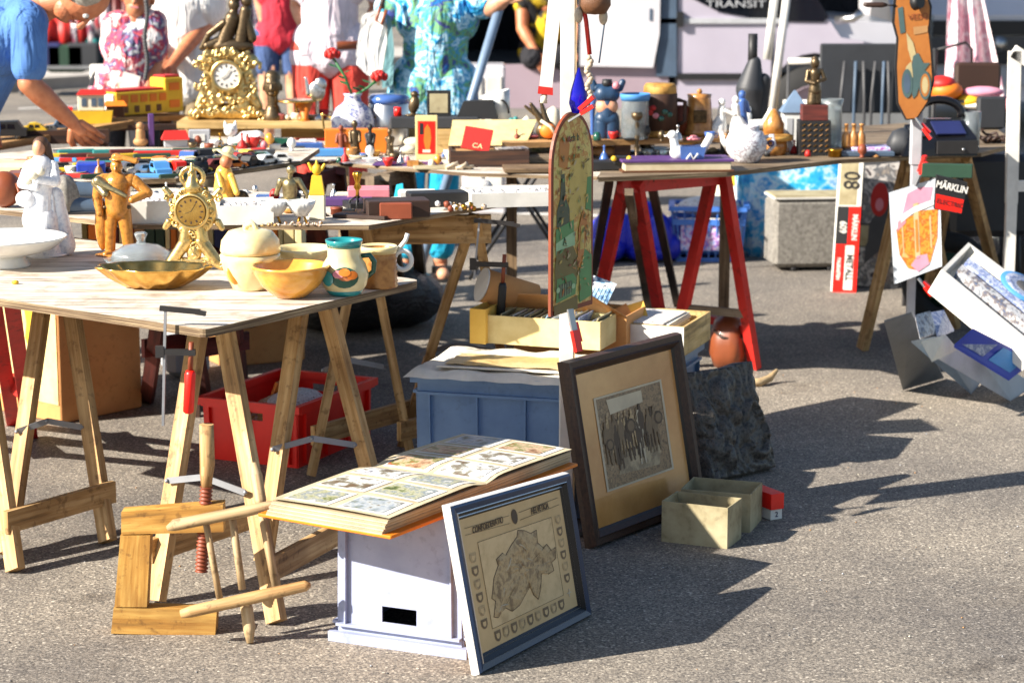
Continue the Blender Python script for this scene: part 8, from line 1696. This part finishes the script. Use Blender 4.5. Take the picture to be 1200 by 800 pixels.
# album and dove dish
p, s_ = B(795, 202, Z); T = thing('record_album', 'thick dark purple album lying at the front edge of the right table', 'album', p, .1); dd_ = .17
MB('page').bbox((0, dd_ / 2, 6 * s_), (112 * s_, dd_ - .01, 9 * s_), .002).build('page_block', T); MB('purple').bbox((0, dd_ / 2, 11.5 * s_), (118 * s_, dd_, 2.4 * s_), .001).build('upper_cover', T); MB('brown').bbox((0, dd_ / 2, 1.0 * s_), (118 * s_, dd_, 2 * s_), .0008).build('lower_cover', T)
p, s_ = B(808, 190, Z + .03); T = thing('dove_dish', 'white dove figurine carrying a blue square dish, on the purple album', 'figurine', p)
organic(cvt([('e', (-12, 0, 10), (9, 8, 8)), ('c', (-15, 0, 14), 5, (-17, 0, 24), 4), ('e', (-18, 0, 28), (5.4, 5, 5)), ('c', (-21, 0, 28), 1.6, (-26, 0, 27), .8), ('c', (12, 0, 10), 4, (21, 0, 26), 4), ('c', (-14, 0, 4), 2, (-14, 0, 1), 2.6)], s_), .8 * s_, 'whiteglaze', 'dove_body', T, 2)
MB('blueglaze').hexa([V(q_) * s_ for q_ in ((-9, -9, 0), (13, -9, 0), (13, 9, 0), (-9, 9, 0), (-11, -11, 17), (16, -11, 17), (16, 11, 17), (-11, 11, 17))]).build('square_dish', T); MB('whiteglaze').tube([V(q_) * s_ for q_ in ((-4, -12, 4), (0, -12, 10), (3, -12, 4), (8, -12, 10))], 1.2 * s_, 6).build('bow_relief', T)
p, s_ = B(746, 187, Z); lath('candlestick', 'slim turned dark candlestick left of the purple album', 'candlestick', 746, 187, Z, [(0, 0), (6, 0), (5, 2), (1.6, 5), (3, 12), (1.6, 16), (3.2, 24), (1.5, 28), (3, 36), (2, 40), (6, 44), (6, 49), (0, 49)], 'darkbronze', n=18)
lath('glass_bowl', 'low clear glass bowl behind the purple album', 'bowl', 768, 181, Z, [(0, 0), (12, 0), (17, 7), (16, 7), (0, 3)], 'glass')
boxy('black_tray', 'low black tray with a grey edge, left of the purple album', 'tray', 712, 200, Z, 44, .08, 9, 'black', .06)
p, s_ = B(728, 193, Z + .02); T = thing('toy_motorcycle', 'tiny toy vehicle with two round yellow lamps on the black tray', 'toy', p); MB('black').bbox(V((0, 0, 5)) * s_, (16 * s_, 12 * s_, 8 * s_), .003).build('body', T)
for x in (-8, 8): MB('yellow').ball(V((x, -6, 7)) * s_, 3 * s_, 10).build('lamp', T)
organic(cvt([('e', (0, 0, 6), (20, 8, 6)), ('c', (-8, 0, 10), 3, (4, 0, 14), 2)], s_), 1.2 * s_, 'tan', 'paper_heap', None, 1, disp=6 * s_, dscale=6 * s_).location = W(710, 184, Z); tag([x for x in bpy.data.objects if x.name.startswith('paper_heap')][0], 'crumpled brown paper behind the black tray', 'paper')
lath('blue_vase', 'slim blue glass vase leaning behind the arched sign', 'vase', 694, 180, Z, [(0, 0), (6, 0), (3, 10), (2, 30), (3, 48), (5, 62), (4, 62), (0, 20)], 'blueglaze', n=18)
for px, py, w_, m_, lab in ((625, 203, 60, 'oldwood', 'stack of old grey boards at the left end of the right table'), (640, 192, 60, 'greywood', 'upper grey board of the stack behind the arched sign'), (638, 181, 44, 'photo_green', 'printed green box lid lying on the grey boards')):
    p, s_ = B(px, py, Z); mb = MB(m_); mb.bbox((0, .08, .008 + (203 - py) * .0006), (w_ * s_, .16, .014 + (203 - py) * .0010), .002); one(mb, 'flat_board', lab, 'board', p, rz=.06)
# open wooden case
p, s_ = B(574, 196, Z3); T = thing('wooden_case', 'open brown wooden case with a raised lid, holding printed papers', 'case', p, .06); w_, d_, h_ = 82 * s_, .20, 17 * s_
MB('darkwood').box((0, 0, h_ / 2), (w_, .01, h_)).box((0, d_, h_ / 2), (w_, .01, h_)).box((-w_ / 2 + .005, d_ / 2, h_ / 2), (.0098, d_ - .012, h_ * .998)).box((w_ / 2 - .005, d_ / 2, h_ / 2), (.0098, d_ - .012, h_ * .998)).box((0, d_ / 2, .004), (w_ - .02, d_ - .012, .006)).build('case_body', T)
MB('palecard').hexa([(-w_ / 2, d_, h_), (w_ / 2, d_, h_), (w_ / 2, d_ + .01, h_), (-w_ / 2, d_ + .01, h_), (-w_ / 2 + .02, d_ + .12, h_ + 24 * s_), (w_ / 2 + .05, d_ + .12, h_ + 24 * s_), (w_ / 2 + .05, d_ + .13, h_ + 24 * s_), (-w_ / 2 + .02, d_ + .13, h_ + 24 * s_)]).build('lid', T)
MB('tan').box((0, d_ / 2, h_ * .8), (w_ - .022, d_ - .014, .004)).build('lining', T)
mb = MB('magazine2'); mb.bbox((0, 0, 0), (34 * s_, .06, .006), .001); one(mb, 'leaflet', 'printed leaflet in the open wooden case, right of the red notebook', 'leaflet', p + V((22 * s_, .1, h_ * .8 + .012)), rz=.3)
q1 = p + V((-16 * s_, .07, h_ * .9)); T = thing('notebook', 'red notebook with the letters CA leaning in the open wooden case', 'notebook', q1, 0); Mx = Matrix.Rotation(.95, 4, 'X') @ Matrix.Rotation(-.18, 4, 'Z')
mb = MB('red'); mb.x = Mx; mb.bbox((0, 14 * s_, 0), (30 * s_, 27 * s_, 2 * s_), .001); mb.build('cover', T); lettering('CA', 8 * s_, 'cream', Mx @ Matrix.Translation((2 * s_, 5 * s_, 1.6 * s_)), T, world=False, depth=.0005)
# ---- right part of the long table
p, s_ = B(906, 181, Z); T = thing('lidded_pot', 'brown wooden pot with a broad yellow brim and carved peaked lid', 'pot', p); lpart(T, s_, 'pot_body', [(0, 0), (13, 0), (15, 8), (14, 16), (0, 16)], 'brownglaze'); lpart(T, s_, 'brim', [(0, 15), (20, 15), (21, 20), (14, 22), (0, 22)], 'goldwood'); lpart(T, s_, 'lid', [(11, 22), (11, 32), (7, 40), (3, 46), (0, 48)], 'brownglaze')
p, s_ = B(930, 176, Z); T = thing('lantern', 'pale grey porcelain tower lantern with a peaked roof', 'lantern', p); MB('whiteglaze').bbox(V((0, 0, 20)) * s_, (26 * s_, 22 * s_, 40 * s_), .003).build('tower', T); MB('bluegrey').hexa([V(q_) * s_ for q_ in ((-15, -13, 40), (15, -13, 40), (15, 13, 40), (-15, 13, 40), (-1, -1, 62), (1, -1, 62), (1, 1, 62), (-1, 1, 62))]).build('roof', T)
for x in (-6, 6): MB('palegrey').box(V((x, -11.3, 22)) * s_, (6 * s_, .8 * s_, 24 * s_)).build('window', T)
lath('tall_vase', 'tall crystal vase with a pale blue rim, right of the dark statue', 'vase', 974, 177, Z, [(0, 0), (9, 0), (11, 8), (10, 46), (12, 54), (11, 54), (9, 44), (9, 6), (0, 4)], 'glass')
p, s_ = B(954, 182, Z); T = thing('lattice_box', 'black lattice box with gold slots under a red-brown block', 'box', p); MB('black').bbox(V((0, 8, 18)) * s_, (33 * s_, 24 * s_, 36 * s_), .001).build('box_body', T); MB('redwood').bbox(V((0, 8, 44)) * s_, (27 * s_, 20 * s_, 16 * s_), .002).build('upper_block', T)
mb = MB('gold')
for i in range(5):
    for j in range(6): mb.m('gold' if (i + j) % 2 else 'tan').beam(V((-12 + i * 6 - 1.6, -4.4, 5 + j * 5.4 - 1)) * s_, V((-12 + i * 6 + 1.6, -4.4, 5 + j * 5.4 + 1)) * s_, 1.0 * s_, .6 * s_)
mb.build('slots', T)
ps = p + V((0, 8 * s_, 52.5 * s_)); T = thing('dark_statue', 'dark bronze woman statue standing on the red-brown block', 'statue', ps)
organic(cvt([('c', (-2, 0, 2), 6, (-1, 0, 14), 5), ('c', (2, 0, 2), 5, (2, 0, 14), 5), ('c', (0, 0, 14), 6.4, (0, 0, 24), 5), ('c', (0, 0, 24), 5, (0, 0, 32), 6), ('c', (-5, 0, 34), 3, (5, 0, 34), 3), ('e', (0, 0, 43), (4.6, 4.6, 5.4)), ('c', (-7, 0, 34), 2.6, (-9, -3, 24), 2.2), ('c', (-9, -3, 24), 2.2, (-1, -7, 22), 2), ('c', (7, 0, 34), 2.6, (10, -2, 26), 2.2), ('c', (10, -2, 26), 2.2, (3, -7, 24), 2), ('c', (0, 2, 46), 4, (0, 3, 40), 4)], s_), .8 * s_, 'darkbronze', 'woman_body', T, 1)
# black draped bottle object on far side
p, s_ = B(886, 164, Z); T = thing('closed_parasol', 'closed black cloth parasol top behind the porcelain horse', 'parasol', p + V((0, .12, 0))); S = [('c', (0, 0, 20), 9, (-4, 0, 50), 15), ('c', (-4, 0, 50), 15, (0, 0, 78), 7), ('c', (8, 0, 10), 6, (10, 0, 60), 7)]
organic(cvt(S, s_), 1.5 * s_, 'charcoal', 'cloth', T, 2, disp=6 * s_, dscale=10 * s_); MB('black').tube([V((-2, 0, 70)) * s_, V((-2, 0, 108)) * s_], 5 * s_, 12).build('tip', T); MB('black').tube([V((0, 0, 0)) * s_, V((0, 0, 24)) * s_], 4 * s_, 12).build('stick', T)
# three small bottles in a rack
p, s_ = B(1000, 181, Z); T = thing('bottle_rack', 'small dark rack holding three brown bottles with wire stoppers', 'rack', p)
MB('black').box(V((0, 0, 6)) * s_, (38 * s_, 10 * s_, 1.5 * s_)).box(V((-13, 0, 2.6)) * s_, (6 * s_, 10 * s_, 5.2 * s_)).box(V((13, 0, 2.6)) * s_, (6 * s_, 10 * s_, 5.2 * s_)).build('stand', T)
for k in range(3):
    b_ = MB('brownglaze').lathe([(r_ * s_, h_ * s_) for r_, h_ in [(0, 7), (4, 7), (4.6, 10), (4.4, 20), (2, 24), (1.8, 30), (2.6, 30), (2.6, 32), (0, 32)]], c=V((-8 + k * 8, 0, 0)) * s_, n=16).build('bottle', T)
boxy('book', 'wide book with a blue-violet speckled cover on the right table', 'book', 1030, 182, Z, 56, .12, 8, 'blueflowerpot', .05)
boxy('book', 'slate blue book under the speckled one, in front', 'book', 1012, 184, Z, 66, .05, 5, 'slate', .05)
# cash register
p, s_ = B(1108, 183, Z); T = thing('cash_register', 'black cash register with a sloping dark blue screen at the right end of the table', 'cash register', p, .12)
MB('blackgloss').hexa([V(q_) * s_ for q_ in ((-46, 0, 0), (34, 0, 0), (34, 40, 0), (-46, 40, 0), (-40, 4, 16), (34, 2, 18), (30, 36, 34), (-34, 36, 30))]).build('register_body', T)
MB('iron').bbox(V((12, -1.4, 9)) * s_, (44 * s_, 2 * s_, 14 * s_), .002).build('cash_drawer', T); MB('silver').ball(V((18, -3, 7)) * s_, 1.8 * s_, 8).build('lock', T)
Mx = Matrix.Translation(V((8, 19, 27.5)) * s_) @ Matrix.Rotation(.44, 4, 'X'); mb = MB('navy'); mb.x = Mx; mb.bbox((0, 0, 0), (32 * s_, 26 * s_, 2 * s_), .001); mb.build('screen', T)
mb = MB('charcoal'); mb.x = Matrix.Translation(V((-24, 16, 23)) * s_) @ Matrix.Rotation(.42, 4, 'X'); 
for i in range(4):
    for j in range(4): mb.box(V((-8 + i * 5, -8 + j * 5, 1.2)) * s_, (4 * s_, 4 * s_, 2 * s_))
mb.build('keys', T)
p2 = p + V((2 * s_, .16, 0)); T = thing('telephone', 'old black telephone with a curved handset behind the cash register', 'telephone', p2 + V((0, .05, 0)), .1); MB('blackgloss').hexa([V(q_) * s_ for q_ in ((-20, -12, 0), (20, -12, 0), (20, 12, 0), (-20, 12, 0), (-14, -4, 34), (14, -4, 34), (14, 8, 34), (-14, 8, 34))]).build('phone_body', T); MB('blackgloss').tube([V((26 * cos(t), 0, 36 + 18 * sin(t))) * s_ for t in [pi - pi * i / 12 for i in range(13)]], [6 * s_] + [4.5 * s_] * 11 + [6 * s_], 12).build('handset', T)
lath('glass_tumbler', 'clear glass tumbler standing behind the cash register', 'glass', 1137, 176, Z, [(0, 0), (9, 0), (10, 40), (9, 40), (8, 4), (0, 3)], 'glass')
lath('black_bag', 'rounded black bag left of the cash register', 'bag', 1056, 181, Z, [(0, 0), (13, 0), (16, 12), (10, 24), (0, 28)], 'charcoal', n=20, flute=.06, nf=5)
random.seed(5); mb = MB('darkbrown'); p, s_ = B(1166, 168, Z)
for k in range(9): a = random.uniform(0, 6); mb.tube([V((-18 + k * 4 + 8 * cos(a + t), 6 * sin(a + t), 4 + 3 * sin(t * 2) + (8 if k == 3 else 0) * sin(t / 2))) * s_ for t in [i * .5 for i in range(9)]], 1.5 * s_, 6)
one(mb, 'cable_coil', 'tangled dark brown cable at the right end of the table', 'cable', p)
boxy('grey_case', 'padded dark chair back standing behind the glass tumbler', 'case', 1162, 152, Z, 30, .04, 34, 'charcoal', .1, .01)
# ---- many small trinkets, each its own piece
KINDS = ['thimble', 'brooch', 'tin', 'cup', 'egg', 'pin_box', 'bell', 'dish']
WORDS = dict(thimble='thimble', brooch='brooch', tin='round tin', cup='little cup', egg='glazed egg', pin_box='square trinket box', bell='hand bell', dish='saucer')
CL = [('gold', 'gilt'), ('silver_old', 'silver'), ('red', 'red'), ('blueglaze', 'blue'), ('whiteglaze', 'white'), ('darkbronze', 'bronze'), ('greenglaze', 'green'), ('rust', 'rusty'), ('yellowglaze', 'yellow'), ('black', 'black'), ('pink', 'pink'), ('ivory', 'ivory'), ('brownglaze', 'brown')]
def trinket(kind, mat, label, p, s_, k, group):
    mb = MB(mat); q = lambda pr: [(r * s_ * k, h * s_ * k) for r, h in pr]
    if kind == 'thimble': mb.lathe(q([(3.4, 0), (3.2, 3), (2.4, 6), (0, 7)]), n=14)
    elif kind == 'brooch': mb.lathe(q([(5, 0), (5.4, 1.4), (3, 2.2), (2.4, 3.4), (0, 3.8)]), n=18, flute=.12, nf=7)
    elif kind == 'tin': mb.lathe(q([(6, 0), (6, 5), (6.4, 5), (6.4, 7), (0, 7.4)]), n=20)
    elif kind == 'cup': mb.lathe(q([(3, 0), (3.4, 1), (5.4, 5), (6, 9), (5.5, 9), (4.8, 5), (0, 2)]), n=18); mb.tube([V(a) * s_ * k for a in ((5.4, 0, 7), (8.6, 0, 7), (8.2, 0, 3.4), (4.8, 0, 3))], .7 * s_ * k, 6)
    elif kind == 'egg': mb.lathe(q([(3, 0), (2, 1.4), (1.6, 2.4), (4.2, 5), (4.6, 8), (3.4, 11), (1.6, 12.6), (0, 13)]), n=18)
    elif kind == 'pin_box': mb.bbox((0, 0, 3.2 * s_ * k), (13 * s_ * k, 10 * s_ * k, 6.4 * s_ * k), .0015)
    elif kind == 'bell': mb.lathe(q([(5, 0), (4, 2.6), (2.8, 6), (1, 8), (.9, 12), (1.6, 13), (0, 14.4)]), n=16)
    else: mb.lathe(q([(0, 0), (4, 0), (8, 2.4), (8.4, 3), (7.6, 3), (0, 1)]), n=20)
    return one(mb, kind, label, WORDS[kind], p, group)
def scatter(name, zone, group, z, n, x0, x1, yf, yb, seed, k=1.0):
    """n trinkets in the strip between picture rows yf(x) (front) and yb(x) (back), front rows first"""
    random.seed(seed); seen = set(); ct = {}
    for i in range(n):
        t = (i + .5) / n; x = x0 + (x1 - x0) * t; y = random.uniform(yf(x), yb(x)); kd = random.choice(KINDS); mt, wd_ = random.choice(CL)
        while (kd, wd_) in seen: kd = random.choice(KINDS); mt, wd_ = random.choice(CL)
        seen.add((kd, wd_)); p, s_ = B(x, y, z)
        trinket(kd, mt, 'small %s %s %s' % (wd_, WORDS[kd], zone), p + V((0, 0, .0006)), s_, k * random.uniform(.7, 1.2), group)
scatter('a', 'along the front of the second table', 'trinkets along the second table', Z2, 26, 62, 430, lambda x: 259 if x > 150 else 252, lambda x: 246, 71)
scatter('b', 'between the white boxes and the toys', 'trinkets behind the white boxes', Z2, 26, 120, 420, lambda x: 240, lambda x: 232 if x > 300 else 224, 72, 1.1)
scatter('c', 'among the magazines of the far table', 'trinkets on the far table', Z3, 26, 372, 560, lambda x: 196, lambda x: 184, 73)
scatter('d', 'below the white-topped shelf', 'trinkets behind the model cars', ZT, 20, 216, 345, lambda x: 178, lambda x: 170, 74, 1.1)
scatter('e', 'along the raised brown shelf', 'trinkets on the raised shelf', zr + .001, 14, 596, 860, lambda x: 166, lambda x: 161, 75, 1.1)
scatter('f', 'on the right table near the teapot', 'trinkets on the right table', Z3 + .004, 22, 700, 1050, lambda x: 196 if x < 850 else 185, lambda x: 176, 76, 1.0)
scatter('g', 'beside the tumbled toys on the far left', 'trinkets at the left edge', ZT, 14, 4, 120, lambda x: 206, lambda x: 194, 77, 1.2)
scatter('h', 'on the white-topped shelf', 'trinkets on the white-topped shelf', zt + .0005, 9, 300, 395, lambda x: 141, lambda x: 139, 78, 1.1)
